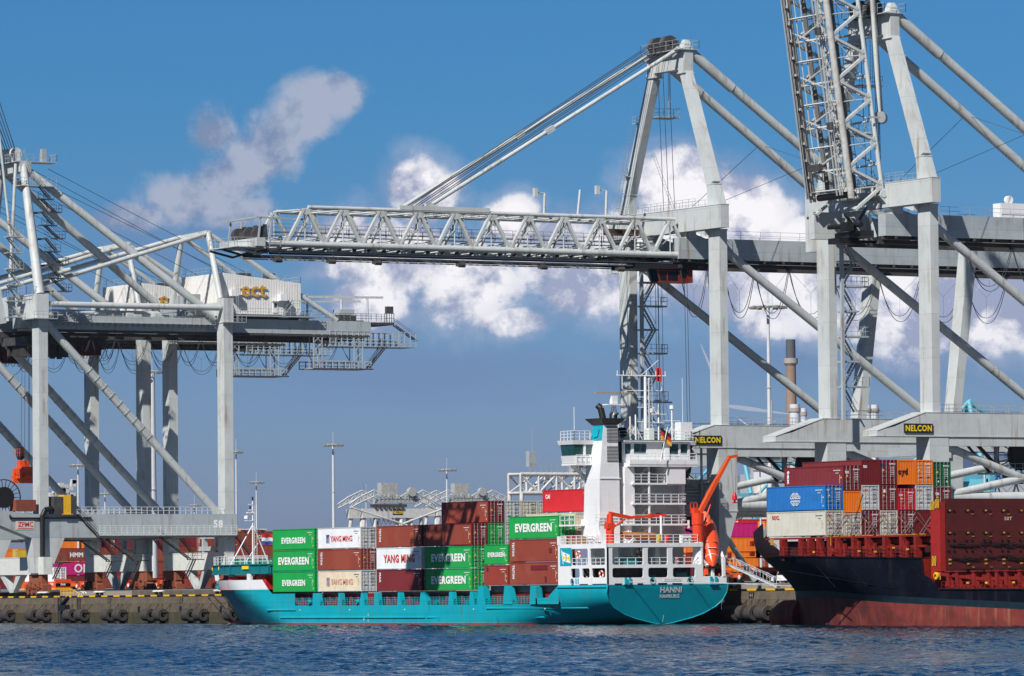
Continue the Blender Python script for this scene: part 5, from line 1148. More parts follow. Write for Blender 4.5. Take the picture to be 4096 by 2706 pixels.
b.tube((-65, YC-2.3, 13.5), (-65, YC+2.2, 13.5), .07, 5); b.box(-65.3, YC-.9, 15.8, -64.8, YC+.6, 15.95); b.ladder((-64.7, YC+.1, 8.4), (-64.7, YC+.1, 17), .4, 'y', st=.4); b.lathe((-65, YC-1.0, 14.6), [(0, .9), (.35, .8), (.35, .4), (0, .3)], 10); b.box(-65.2, YC-1.2, 14.7, -64.8, YC, 14.8)
for z in (16.2, 17.0): b.box(-65.1, YC-.7, z, -64.9, YC, z+.1)
b.build('foremast', WHITE, S1)
b = MB(); b.lathe((-65, YC-1.4, 13.1), [(0, .35), (.35, .1), (.38, -.1)], 10); b.lathe((-65, YC+1.4, 13.1), [(0, .35), (.35, .1), (.38, -.1)], 10); b.lathe((-65, YC-.4, 16.4), [(.12, 0), (.14, .4), (0, .45)], 8); b.lathe((-65, YC, 17.6), [(.12, 0), (.14, .5), (0, .55)], 8); b.build('mast_lamp', BLACK, S1)
def flag(x, y, z, w, h, cols, lab, parent=None, diag=0):
    t = empty('flag', (x, y, z), lab, 'flag')
    for i, (cn, cc) in enumerate(cols):
        b = MB(); n = 6; rows = []
        for zz in (h*(1-i/len(cols)), h*(1-(i+1)/len(cols))): rows.append([(x+.12*math.sin(k*1.3), y+w*k/n, z+zz-diag*k/n+.05*math.sin(k*2)) for k in range(n+1)])
        b.rings(rows, closed=False); b.build('stripe', mat(cn, cc, .8), t)
    return t
flag(-64.8, YC+1.3, 11.3, 2.1, 1.5, [('flag_red', (.5, .02, .02)), ('flag_white', (.75, .75, .75)), ('flag_blue', (.03, .08, .35))], 'red, white and blue striped flag at the foremast of the turquoise ship')
# ---- stern house
UP = [(37.6, 41.6, 7.45, 9.5), (42.1, 45.7, 7.45, 9.5)]; LO = [(37.5, 39.6, 5.9, 7.05), (40.2, 42.0, 5.9, 7.05), (42.5, 45.7, 5.9, 7.05)]
b = MB(); wall(b, 'x', -20.9, .18, 34.4, 46.3, 5.0, 10.1, UP+LO, .25); wall(b, 'x', -3.5, .18, 36, 46.3, 5.0, 5.95)
AU = [(-20.2, -15.7, 7.45, 9.55), (-15.05, -12.15, 7.45, 9.55), (-11.45, -7.2, 7.45, 9.55)]; AL = [(-20.2, -15.7, 5.85, 7.05), (-15.0, -12.1, 5.85, 7.05), (-11.4, -8.1, 5.85, 7.05)]
wall(b, 'y', 46.12, .18, -20.9, -7.0, 4.98, 10.1, AU+AL, .25); wall(b, 'y', 46.12, .18, -7.0, -3.3, 4.98, 5.95)
b.box(34.3, -20.95, 10.0, 34.9, -20.0, 11.1)
b.build('stern_house_wall', WHITE, S1)
b = MB(); b.box(34.6, -20.7, 9.85, 46.0, -7.6, 10.05); b.box(34.6, -20.7, 7.12, 46.1, -7.2, 7.3); b.box(46.3, -20.9, 9.62, 46.36, -7.0, 10.12); b.build('deck_slab', WHITE, S1)
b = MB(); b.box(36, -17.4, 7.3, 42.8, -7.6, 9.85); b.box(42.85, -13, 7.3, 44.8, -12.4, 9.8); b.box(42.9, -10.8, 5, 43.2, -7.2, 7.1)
for x, y in ((39.2, -18.8), (41.9, -18.5), (43.8, -18), (44.3, -16.4)): b.box(x, y, 5, x+.25, y+.25, 9.85)
b.stair((41, -20, 5), (38.3, -20, 7.2), .6, 'y'); b.build('inner_bulkhead', mat('interior_painted_shade', (.42, .50, .50), .6, var=.05), S1)  # greyer than the white walls: interior shade put into the colour
b = MB()
for y, z in ((-14.5, 7.4), (-13, 5.4), (-9.5, 5.4)): b.box(42.9, y, z, 42.95, y+.7, z+1.4)
b.box(44.5, -10.5, 5, 45.5, -8.8, 6.4); b.box(43.8, -15, 5, 45.2, -13.2, 6.2); b.box(43.4, -17.9, 7.3, 45.4, -16, 8.4); b.build('deck_machinery', TEALD, S1)
b = MB(); b.box(36, -18.2, 5, 44.6, -7.8, 7.1); b.build('lower_shade_box', mat('store_painted_shade', (.07, .085, .09), .7, var=.3, vs=1.5), S1)  # dark box behind the lower openings: deck shade put into its colour
b = MB(); b.rail([(37.7, -20.8, 7.3), (45.6, -20.8, 7.3)], 1.0, 1.2, .045); b.rail([(46.0, -20.2, 7.3), (46.0, -7.2, 7.3)], 1.0, 1.2, .045)
b.rail([(34.8, -20.7, 10.05), (46.1, -20.7, 10.05), (46.1, -7.6, 10.05)], 1.1, 1.2, .045, mids=(.33, .67)); b.build('railing', WHITE, S1)
b = MB()      # rings, fairleads and rollers in the transom bulwark
for y in (-14.4, -8.9): b.lathe((46.28, y, 5.42), [(.22, -.05), (.42, .1), (.46, .0)], 18, 'x')
b.box(46.25, -18.6, 4.95, 46.45, -17.5, 5.05); b.box(46.25, -18.5, 5.05, 46.5, -18.2, 5.85); b.box(46.25, -17.9, 5.05, 46.5, -17.6, 5.85); b.box(46.25, -6.0, 5.0, 46.5, -5.7, 5.9); b.box(46.25, -5.3, 5, 46.5, -5.0, 5.9); b.box(46.25, -6.1, 4.9, 46.5, -4.9, 5.0)
b.lathe((37.9, -20.95, 5.42), [(.2, -.04), (.38, .06), (.42, .0)], 14, 'y'); b.box(38.7, -20.98, 5.15, 38.9, -20.9, 5.8); b.box(39.2, -20.98, 5.15, 39.4, -20.9, 5.8); b.build('fairlead', TEAL, S1)
b = MB()
for y in (-14.4, -8.9): b.lathe((46.32, y, 5.42), [(0, .0), (.24, .0)], 14, 'x')
b.lathe((37.9, -20.94, 5.42), [(0, .0), (.2, .0)], 14, 'y')
for y0, y1 in ((-19.9, -18.9), (-16.6, -15.8), (-13.6, -12.3), (-11.5, -10.1), (-4.8, -3.9)): b.box(46.3, y0, 4.99, 46.335, y1, 5.14)
for x0, x1 in ((39.6, 41.6), (42.7, 46)): b.box(x0, -20.935, 5.02, x1, -20.9, 5.12)
for x0 in (30.2, 31.6, 33.6): b.box(x0, YC-HB-.05, 2.25+.1, x0+1.0, YC-HB-.0, 2.5)
b.build('freeing_port', BLACK, S1)
b = MB(); b.box(46.305, -12.75, 5.35, 46.33, -10.2, 5.75); pb = b.build('number_plate', WHITE, S1)
b = MB(); letter(b, 'IMO 9188506', (46.335, -12.65, 5.43), (0, 1, 0), (0, 0, 1), 2.35, .24, 0); b.build('lettering', mat('grey_lettering', (.25, .26, .27), .5), pb)
b = MB(); b.box(34.95, -20.94, 7.4, 37.7, -20.9, 9.65); em = b.build('house_flag_panel', TEAL, S1)
b = MB(); b.prism([(35.5, -20.95, 9.2), (37.3, -20.95, 8.75), (37.5, -20.95, 7.7), (35.75, -20.95, 8.0)], (0, .008, 0)); b.beam((35.3, -20.95, 9.4), (35.75, -20.95, 7.6), .015, .12, ref=(1, 0, 0)); b.build('emblem', WTXT, em)
b = MB(); b.prism([(35.58, -20.965, 8.75), (36.45, -20.965, 8.4), (35.72, -20.965, 8.2)], (0, .006, 0)); b.prism([(37.33, -20.965, 8.6), (36.45, -20.965, 8.4), (37.45, -20.965, 7.9)], (0, .006, 0)); b.build('emblem', SIGNY, em)
b = MB(); b.path([(36.2, -20.98, 8.85), (36.5, -20.98, 8.8), (36.5, -20.98, 8.1), (36.35, -20.98, 8.0)], .035, 4); b.build('emblem', BTXT, em)
def ring(x, y, z, ax, lab, g='lifebuoys on the turquoise ship'):
    t = empty('lifebuoy', (x, y, z), lab, 'lifebuoy', g); 
    for k, mt in enumerate((ORNR, WTXT)):
        b = MB()
        for q_ in range(4):
            a0 = q_*math.pi/2+k*math.pi/4; rs = []
            for i in range(4):
                a = a0+i*math.pi/12; ca, sa = math.cos(a), math.sin(a); c = Vector((0, ca*.42, sa*.42)) if ax == 'x' else Vector((ca*.42, 0, sa*.42)); n_ = c.normalized(); o_ = Vector((1, 0, 0)) if ax == 'x' else Vector((0, -1, 0))
                rs.append([tuple(Vector((x, y, z))+c+(n_*math.cos(j*math.pi/3)+o_*math.sin(j*math.pi/3))*.13) for j in range(6)])
            b.rings(rs)
        b.build('buoy_ring', mt, t)
ring(38.9, -20.6, 8.75, 'y', 'red and white lifebuoy hanging beside the turquoise flag panel'); ring(43.05, -14.2, 8.9, 'x', 'red and white lifebuoy in the wide upper opening of the stern'); ring(44.2, -20.5, 6.3, 'y', 'red lifebuoy in the lower side opening near the stern corner'); ring(45.6, -10.6, 7.9, 'x', 'red lifebuoy behind the railing in the right upper stern opening'); ring(43.3, -9.8, 6.3, 'x', 'dim lifebuoy inside the right lower stern opening')
# ---- funnel
b = MB(); b.hexa([(37.4, -19, 10.06), (41.5, -19, 10.06), (41.5, -16.1, 10.06), (37.4, -16.1, 10.06)], [(37.9, -19, 18.2), (41.5, -19, 18.2), (41.5, -16.1, 18.2), (37.9, -16.1, 18.2)]); b.hexa([(37.9, -19, 18.2), (41.5, -19, 18.2), (41.5, -16.1, 18.2), (37.9, -16.1, 18.2)], [(38.7, -18.55, 22.9), (41.5, -18.55, 22.9), (41.5, -16.3, 22.9), (38.7, -16.3, 22.9)])
b.box(36.8, -18.9, 10.06, 37.9, -17.5, 13.2); b.box(41.5, -19.0, 18.15, 41.6, -15.9, 18.25); b.build('funnel_casing', WHITE, S1)
b = MB(); b.hexa([(38.7, -18.55, 22.9), (41.44, -18.55, 22.9), (41.44, -16.3, 22.9), (38.7, -16.3, 22.9)], [(38.95, -18.33, 24.9), (41.44, -18.33, 24.9), (41.44, -16.4, 24.9), (38.95, -16.4, 24.9)]); b.build('funnel_band', TEAL, S1)
b = MB(); b.hexa([(41.44, -18.54, 22.9), (41.5, -18.54, 22.9), (41.5, -16.3, 22.9), (41.44, -16.3, 22.9)], [(41.44, -18.32, 24.9), (41.5, -18.32, 24.9), (41.5, -16.4, 24.9), (41.44, -16.4, 24.9)]); b.build('funnel_aft_panel', WHITE, S1)
b = MB()
for z0 in (20.3, 22.75):
    b.box(41.5, -17.9, z0, 41.52, -16.3, z0+1.95)
b.build('louvre_recess', BLACK, S1)
b = MB()
for z0 in (20.3, 22.75):
    for i in range(11): b.beam((41.56, -17.9, z0+.1+i*.175), (41.56, -16.3, z0+.1+i*.175), .09, .05)
b.build('louvre_slat', WHITE, S1)
b = MB(); b.hexa([(38.8, -18.4, 24.9), (41.6, -18.4, 24.9), (41.6, -16.3, 24.9), (38.8, -16.3, 24.9)], [(38.2, -19.1, 25.7), (42.3, -19.1, 25.7), (42.3, -15.5, 25.7), (38.2, -15.5, 25.7)])
b.tube((40.0, -17.5, 25.7), (39.8, -17.7, 27.0), .42, 14, .42); b.tube((39.8, -17.7, 27.0), (39.5, -18.0, 27.4), .42, 12, .38)
for x, y, h in ((41, -17, 26.3), (41.3, -16.6, 26.1), (41.2, -16.3, 26.2)): b.tube((x, y, 25.7), (x, y, h), .16, 8); b.tube((x, y, h), (x+.1, y+.25, h+.2), .15, 8)
b.build('exhaust_cap', BLACK, S1)
b = MB(); b.path([(39.5, -18.56, 23.3), (40.4, -18.55, 23.45), (40.6, -18.45, 24.3)], .04, 4); b.build('emblem', BTXT, S1)
# ---- accommodation block
b = MB(); b.box(34.6, -15.9, 10.06, 37.85, -5.3, 19.7); b.box(37.8, -15.9, 10.06, 38.4, -4.9, 19.7)
b.box(38.4, -15.3, 10.06, 41.5, -14.4, 19.7); b.box(41.2, -14.4, 12.6, 41.5, -13.9, 19.7)
b.box(39.2, -9.4, 17.55, 42.0, -6.7, 19.7); b.box(38.4, -5.5, 10.06, 39.4, -5.2, 17.5)
b.build('accommodation_block', WHITE, S1)
b = MB(); b.box(38.4, -14.35, 10.08, 38.46, -5.6, 17.5); b.box(38.4, -14.35, 17.5, 38.46, -9.45, 19.68); b.box(38.46, -14.39, 10.08, 41.2, -14.33, 19.68); b.build('alcove_shade_plate', mat('alcove_painted_shade', (.42, .50, .52), .6, var=.04), S1)  # thin plates over the white bulkhead, balcony shade painted into their colour
b = MB()
for z in (12.35, 14.95, 17.45): b.box(37.9, -16.0 if z < 13 else -14.4, z, 41.9, -6.6 if z < 18 and z > 13 else -6.3, z+.22)
b.box(34.2, -20.6, 12.35, 37.9, -16, 12.55); b.box(35.5, -15.0, 19.7, 42.2, -5.0, 20.2); b.box(36, -21.2, 19.9, 39.5, -3.6, 20.15); b.box(42.2, -15, 19.95, 42.26, -5.0, 20.5)
for y in (-12.0,): b.box(41.6, y, 10.1, 41.8, y+.2, 19.7)
b.tube((44.6, -12.0, 10.1), (44.6, -12.0, 13.5), .16, 8); b.beam((41.8, -6.2, 13), (41.8, -6.2, 12), .2, .2); b.beam((41, -13.9, 19.7), (41, -15.1, 17.7), .3, .3); b.beam((37.5, -20.6, 19.9), (37.5, -18.3, 18.2), .3, .4); b.beam((37.5, -3.4, 19.9), (37.5, -5.4, 18.2), .3, .4)
b.build('balcony_deck', WHITE, S1)
b = MB()
for z in (12.57, 15.17, 17.67): b.rail([(41.8, -14.3 if z > 13 else -19.8, z), (41.8, -6.5 if z < 17 else -9.5, z)], 1.1, 1.1, .045, mids=(.33, .67)); b.rail([(41.8, -6.5 if z < 17 else -9.5, z), (38.5, -6.5 if z < 17 else -9.5, z)], 1.1, 1.1, .045)
b.rail([(42.1, -14.9, 20.2), (42.1, -5.1, 20.2)], 1.15, 1.2, .05, mids=(.33, .67)); b.rail([(34.3, -20.5, 12.55), (37.8, -20.5, 12.55)], 1.1, 1.1, .045); b.rail([(39.4, -21.1, 20.1), (39.4, -19, 20.1)], 1.1, .8, .045); b.rail([(39.4, -5, 20.1), (39.4, -3.7, 20.1), (36.5, -3.7, 20.1)], 1.1, .8, .045)
zr = 23.05; b.rail([(35.8, -15, zr), (40.8, -15, zr), (40.8, -5, zr), (35.8, -5, zr)], 1.15, 1.1, .045, mids=(.33, .67)); b.rail([(36, -21.3, zr), (39.3, -21.3, zr), (39.3, -19, zr)], 1.15, .9, .045, mids=(.33, .67)); b.rail([(39.3, -5, zr), (39.3, -3.5, zr), (36, -2.7, zr)], 1.15, .9, .045, mids=(.33, .67)); b.build('railing', WHITE, S1)
b = MB()
for z in (10.1, 12.6, 15.2, 17.7): b.stair((39.2, -13.2, z), (39.2, -10.5, z+2.35), .8, 'x', r=.05)
b.build('outside_stair', mat('pale_steel_stair', (.5, .52, .52), .5), S1)
b = MB()
for z in (10.15, 12.65, 15.25):
    for y in (-10.4, -7.3): b.box(38.4, y, z+.1, 38.44, y+.9, z+2.0)
b.build('cabin_door', mat('door_paint', (.68, .72, .72), .5), S1)
b = MB(); b.box(38.4, -8.9, 12.9, 38.75, -8.1, 13.9); b.build('red_locker', mat('locker_red', (.4, .01, .015), .5), S1)
b = MB()
for z in (12.25, 14.85, 17.35):
    for y in (-13.8, -10.2, -7.4): b.box(38.6, y, z, 38.9, y+.7, z+.08)
b.build('ceiling_lamp', mat('lamp_cover', (.6, .6, .45), .5), S1)
# ---- wheelhouse
wy = [(-14.6, -13.7), (-13.3, -11.4), (-9.15, -8.5), (-8.0, -6.65), (-6.4, -5.3)]
b = MB(); wall(b, 'y', 40.3, .15, -15, -5.0, 20.2, 23.0, [(a, c, 21.3, 22.6) for a, c in wy[:2]+wy[3:]]+[(-9.15, -8.5, 20.6, 22.5)], .05)
b.box(35.5, -15, 22.85, 41.0, -4.9, 23.03); b.box(35.7, -15, 20.2, 35.9, -5, 23)
for s, y0, y1, yo in ((-1, -21.3, -19.2, -21.55), (1, -5.0, -2.9, -2.6)):
    pass
b.hexa([(36, -21.1, 20.2), (39.2, -21.1, 20.2), (39.2, -19, 20.2), (36, -19, 20.2)], [(36, -21.3, 21.1), (39.2, -21.3, 21.1), (39.2, -19, 21.1), (36, -19, 21.1)])
b.hexa([(35.7, -21.45, 22.5), (39.4, -21.45, 22.5), (39.4, -15, 22.5), (35.7, -15, 22.5)], [(35.6, -21.6, 23.03), (39.5, -21.6, 23.03), (39.5, -15, 23.03), (35.6, -15, 23.03)])
b.box(36, -19, 20.2, 39.2, -15, 21.2); b.box(39.0, -19.9, 21.1, 39.25, -19.6, 22.5)
b.hexa([(36, -5, 20.2), (39.2, -5, 20.2), (39.2, -3.9, 20.2), (36, -3.0, 20.2)], [(36, -5, 21.1), (39.2, -5, 21.1), (39.2, -3.7, 21.1), (36, -2.8, 21.1)]); b.hexa([(35.7, -5, 22.5), (39.4, -5, 22.5), (39.4, -3.5, 22.5), (35.7, -2.6, 22.5)], [(35.6, -5, 23.03), (39.5, -5, 23.03), (39.5, -3.4, 23.03), (35.6, -2.45, 23.03)])
b.box(39.0, -3.85, 21.1, 39.25, -3.6, 22.5); b.box(39.0, -5.2, 21.1, 39.3, -4.6, 22.5); b.build('wheelhouse', WHITE, S1)
b = MB(); b.box(40.28, -14.9, 20.5, 40.3, -5.2, 22.7); b.hexa([(36.1, -21.15, 21.1), (39.1, -21.15, 21.1), (39.1, -15, 21.1), (36.1, -15, 21.1)], [(36, -21.35, 22.5), (39.2, -21.35, 22.5), (39.2, -15, 22.5), (36, -15, 22.5)]); b.hexa([(36.1, -4.9, 21.1), (39.1, -4.9, 21.1), (39.1, -3.8, 21.1), (36.1, -2.9, 21.1)], [(36, -4.9, 22.5), (39.2, -4.9, 22.5), (39.2, -3.65, 22.5), (36, -2.7, 22.5)]); b.build('wheelhouse_window', GLASS, S1)
b = MB(); b.box(35.6, -15.05, 23.03, 41.05, -4.9, 23.07); b.build('roof_edge', GRN, S1)
# masts and aerials
b = MB(); b.tube((37, -9.4, 23), (37, -9.4, 31.2), .26, 8, .16); b.tube((37.3, -9.0, 23), (37.3, -9.0, 31.0), .12, 6); b.ladder((37.5, -9.2, 23), (37.5, -9.2, 31), .5, 'y', st=.4)
b.tube((37, -13.6, 31.3), (37, -6.3, 31.3), .08, 5); b.path([(37, -12.8, 31.3), (37, -12.8, 29.6), (37, -12.4, 29.4), (37, -7, 29.4), (37, -6.9, 29.6), (37, -6.9, 31.3)], .06, 5); b.tube((37, -5.8, 23.2), (37, -9, 28.5), .12, 6); b.tube((37, -9.9, 31.4), (37, -7.4, 33.3), .05, 4)
for z in (25.5, 27.3, 28.6): b.tube((37, -10.6, z), (37, -8, z), .06, 4)
for y in (-13.5, -12.6, -11.4, -9.2, -7.8, -6.4): b.tube((37, y, 31.3), (37, y, 31.9), .06, 4)
for x, y, h in ((38, -14.3, 3.4), (38, -12.3, 3.1), (38.5, -11.8, 3.3), (38, -6.1, 4.2), (37, -16.2, 2)): b.tube((x, y, 23), (x, y, 23+h), .11, 6); b.tube((x, y-1, 23.1), (x, y, 25), .05, 4); b.tube((x, y+1, 23.1), (x, y, 25), .05, 4)
b.lathe((38, -6.1, 27.0), [(0, 0), (.3, .1), (.3, .5), (0, .6)], 10); b.tube((38, -7.4, 25.6), (38, -4.9, 25.6), .05, 4)
b.box(37.5, -5.6, 23.1, 39.3, -3.9, 25.4); b.box(38.5, -10.6, 23, 39.8, -9.9, 24.6); b.hexa([(39.6, -8.9, 20.5), (40.6, -8.9, 20.5), (40.6, -8.1, 20.5), (39.6, -8.1, 20.5)], [(39.7, -8.8, 24), (40.5, -8.8, 24), (40.5, -8.2, 24), (39.7, -8.2, 24)]); b.tube((38, -4.5, 24), (38, -4.5, 31), .04, 4); b.tube((37.5, -20.2, 23), (37.5, -20.2, 27.2), .05, 4)
# radar mast behind the funnel
b.tube((37.2, -14.2, 23), (37.2, -14.2, 27.7), .1, 6)
for dy in (-1.0, 1.0): b.tube((37.2, -14.2+dy, 23), (37.2, -14.2+dy*.25, 27.4), .08, 5)
b.box(36.6, -15.5, 27.5, 37.8, -13.1, 27.65); b.box(36.9, -14.6, 27.7, 37.5, -13.8, 28.7); b.lathe((37.2, -5.2+-3.5, 26.9), [(0, .3), (.35, .2), (.35, -.2), (0, -.3)], 10); b.tube((37.2, -7.6, 23), (37.2, -7.6, 27.8), .12, 6); b.box(36.9, -8.8, 26.4, 37.5, -6.6, 26.5); b.box(36.9, -8.3, 25.3, 37.5, -6.9, 25.4); b.build('signal_mast', WHITE, S1)
b = MB(); b.box(37.1, -17.0, 28.95, 37.35, -11.3, 29.15); b.build('radar_bar', mat('radar_buff', (.35, .30, .22), .5), S1)
b = MB(); b.box(37.1, -9.3, 27.85, 37.35, -5.6, 28.05); b.build('radar_bar', mat('radar_blue', (.03, .06, .2), .5), S1)
b = MB(); b.lathe((39.3, -14.4, 24.0), [(0, -.7), (.6, -.6), (.75, 0), (.6, .6), (0, .7)], 12); b.build('satellite_dome', NAVY, S1)
b = MB(); 
for dy in (0, .35, .7, 1.1): b.tube((37, -13.2+dy*1.6, 31.2), (38.4, -13.8+dy*1.2, 23.4), .025, 3)
for y in (-8.5, -7.8, -7.2): b.tube((37, y, 31.2), (38, y+1.2, 23.5), .025, 3)
b.build('halyard', WIRE, S1)
flag(37, -7.75, 30.6, .7, 1.7, [('pennant_red', (.45, .01, .01))], 'small red pennant flying from the mast yard above the wheelhouse')
t = flag(43, -10.9, 23.1, 1.5, 1.5, [('flag_black', (.01, .01, .01)), ('flag_red', (.5, .02, .02)), ('flag_gold', (.6, .35, .02))], 'limp dark, red and gold flag on the slanting staff at the stern rail', diag=.9)
b = MB(); b.tube((43, -11.0, 20.3), (43, -9.9, 24.6), .06, 5); b.build('flag_staff', WHITE, t)
# ---- cranes, boats and gear on the boat deck
K = empty('deck_crane', (44, -19.1, 10.05), 'small red knuckle crane with its arm level on the boat deck', 'crane')
b = MB(); b.tube((44, -19.1, 10.05), (44, -19.1, 12.2), .52, 14); b.tube((44, -19.1, 12.2), (44, -19.0, 13.8), .42, 12, .3); b.box(43.6, -19.7, 11.9, 44.5, -18.7, 12.6); b.build('pedestal', ORNR, K)
b = MB(); b.beam((44, -19.2, 13.8), (44, -16.2, 13.3), .35, .5, .3, .4); b.beam((44, -16.4, 13.3), (44, -10.9, 13.6), .28, .34); b.tube((44, -18.6, 12.1), (44, -16.9, 13.1), .12, 6); b.tube((44, -19.5, 12.4), (44, -19.4, 13.7), .12, 6); b.box(43.8, -13.4, 13.2, 44.2, -12.9, 13.8); b.build('arm', ORNR, K)
K = empty('deck_crane', (45.4, -7.1, 7), 'tall orange-red deck crane with its jib raised over the quay', 'crane')
b = MB(); b.tube((45.4, -7.1, 5.0), (45.4, -7.1, 10.2), .68, 18); b.build('lower_column', WHITE, K)
b = MB(); b.tube((45.4, -7.1, 10.2), (45.4, -7.1, 12.4), .68, 18); b.tube((45.4, -7.1, 12.4), (45.4, -7.1, 13.8), .76, 18)
b.rail([(45, -7.9, 13.8), (45, -6.9, 13.8)], 1.3, .5, .06); b.box(45, -7.8, 13.8, 45.8, -7.2, 14.4); b.build('column', ORNR, K)
b = MB(); b.beam((45.4, -6.9, 13.7), (45.4, -5.4, 16.2), .5, .5, .5, .66, ref=(1, 0, 0)); b.beam((45.4, -5.4, 16.2), (45.4, -2.3, 20.8), .5, .66, .34, .34, ref=(1, 0, 0)); b.beam((45.4, -2.5, 20.8), (45.4, -1.15, 21.0), .34, .36); jb = b.build('jib', ORNG, K)
b = MB(); uy = Vector((0, -4.6, 3.1)).normalized(); ux = Vector((0, 3.1, 4.6)).normalized(); letter(b, 'NMF', Vector((45.67, -4.87, 16.85)), ux, uy, 1.3, .40, .01); b.build('lettering', BTXT, jb)
b = MB(); b.tube((45.4, -6.2, 12.4), (45.4, -5.2, 14.9), .13, 8); b.tube((45.4, -5.2, 14.9), (45.4, -4.9, 16.6), .07, 6); b.build('luffing_cylinder', ORNR, K)
b = MB(); b.tube((45.4, -2.1, 20.9), (45.4, -1.75, 16.4), .025, 3); b.tube((45.4, -1.25, 20.9), (45.4, -1.45, 16.4), .025, 3); b.path([(45.4, -6.9, 13.7), (45.1, -5.6, 16.6), (45.2, -2.3, 21.1)], .03, 3); b.build('wire', WIRE, K)
b = MB(); b.lathe((45.4, -1.6, 15.9), [(0, -.55), (.35, -.4), (.3, .1), (.15, .5), (0, .6)], 10); b.box(45.3, -1.92, 15.05, 45.5, -1.27, 15.2); b.box(45.3, -1.67, 15.1, 45.5, -1.52, 15.5); b.build('hook_block', mat('hook_red', (.55, .01, .02), .5), K)
K = empty('rescue_boat', (45, -15.6, 10.3), 'small orange rescue boat under a cover on the stern boat deck', 'boat')
b = MB(); rs = []
for i in range(13):
    t = i/12; y = -18.0+4.8*t; w_ = .9*math.sin(math.pi*min(1, (t*.9+.08)))**.45; dz = .35*(1-t)**3
    rs.append([(45-w_, y, 11.05+dz*.6), (45-w_*.8, y, 10.6+dz), (45, y, 10.3+dz*1.4), (45+w_*.8, y, 10.6+dz), (45+w_, y, 11.05+dz*.6)])
b.rings(rs, closed=False); b.build('hull', mat('orange_boat_hull', (.55, .10, .02), .5), K)
b = MB(); rs = []
for i in range(13):
    t = i/12; y = -18.05+4.9*t; w_ = .93*math.sin(math.pi*min(1, (t*.9+.08)))**.45; dz = .35*(1-t)**3*.6
    rs.append([(45-w_, y, 11.0+dz), (45-w_*.5, y, 11.3+dz+.05*math.sin(i*2)), (45, y, 11.4+dz), (45+w_*.5, y, 11.3+dz), (45+w_, y, 10.9+dz)])
b.rings(rs, closed=False); b.build('cover', mat('ochre_tarpaulin', (.42, .15, .02), .8, var=.2, vs=3), K)
b = MB(); b.beam((45.3, -17.2, 10.1), (45.8, -16.6, 10.7), .15, .4); b.beam((45.3, -14.1, 10.1), (45.8, -14.6, 10.7), .15, .4); b.lathe((45, -17, 11.4), [(.15, 0), (.1, .3), (0, .3)], 8); b.build('cradle', WHITE, K)
# free-fall lifeboat on its ramp
K = empty('lifeboat', (45, -5.3, 8), 'large orange free-fall lifeboat tilted nose down at the stern', 'lifeboat')
Pn, Pt = Vector((47.1, -5.95, 7.2)), Vector((41.2, -3.7, 13.0)); d = (Pt-Pn).normalized(); L_ = (Pt-Pn).length; sx = d.cross(Vector((0, 0, 1))).normalized(); up = sx.cross(d).normalized()
if up.z < 0: up = -up
b = MB(); rs = []
for i in range(17):
    t = i/16; r_ = 1.55*min(1, (t*2.3+.02))**.62*(1 if t < .85 else 1-.4*(t-.85)/.15); c = Pn+d*(L_*t)
    rs.append([tuple(c+sx*(math.cos(a)*r_*.95)+up*(math.sin(a)*r_*(1.05 if math.sin(a) > 0 else .85)-.1)) for a in [2*math.pi*j/16 for j in range(16)]])
b.rings(rs, cap=True); b.build('hull', mat('lifeboat_orange', (.80, .085, .02), .3, var=.04), K)
b = MB(); rs = []
for i in range(7):
    t = .74+.26*i/6; c = Pn+d*(L_*t)+up*1.1; r_ = .75*(math.sin(math.pi*(i+.5)/7.5))**.5; rs.append([tuple(c+sx*math.cos(a)*r_+up*(math.sin(a)*.9*r_)) for a in [2*math.pi*j/10 for j in range(10)]])
b.rings(rs, cap=True); b.build('conning_dome', mat('faded_orange', (.75, .16, .08), .4), K)
b = MB()
for t in (.36, .44, .52, .60): c = Pn+d*(L_*t)+up*1.27; b.beam(c-sx*.8, c+sx*.8, .25 if t < .4 else .18, .04)
b.build('window_strip', mat('lifeboat_window', (.10, .12, .14), .2), K)
b = MB(); c = Pn+d*(L_*.27)+up*1.0; b.beam(c-sx*.5, c+sx*.5, .7, .06); b.build('white_marking', WTXT, K)
b = MB(); c = Pn+d*(L_*.3); rs = [[tuple(Pn+d*(L_*.16)+sx*math.cos(a)*.90+up*(math.sin(a)*.93-.1)) for a in [2*math.pi*j/16 for j in range(16)]], [tuple(Pn+d*(L_*.163+.03)+sx*math.cos(a)*.91+up*(math.sin(a)*.94-.1)) for a in [2*math.pi*j/16 for j in range(16)]]]; b.rings(rs); b.build('grab_line', WTXT, K)
K = empty('lifeboat_ramp', (46, -4.5, 5), 'white steel launching frame under the orange lifeboat', 'davit')
b = MB(); b.beam((46.2, -3.9, 5.9), (46.2, -3.9, 8.3), .35, .4); b.beam((46.2, -4.0, 8.2), (42.5, -2.7+.0, 11), .35, .4); b.beam((46, -6.9, 8.0), (46.0, -6.0, 7.2), .3, .3); b.beam((46.2, -6.3, 7.2), (41.8, -5.4, 11.2), .3, .35); b.box(45.7, -5.5, 5, 46, -5.1, 7.4); b.build('frame', WHITE, K)
b = MB(); b.box(45.4, -6.4, 6.9, 46.1, -4.6, 7.25); b.box(45.5, -5.7, 5, 45.8, -5.2, 7.0); b.build('buffer_beam', CRD, K)
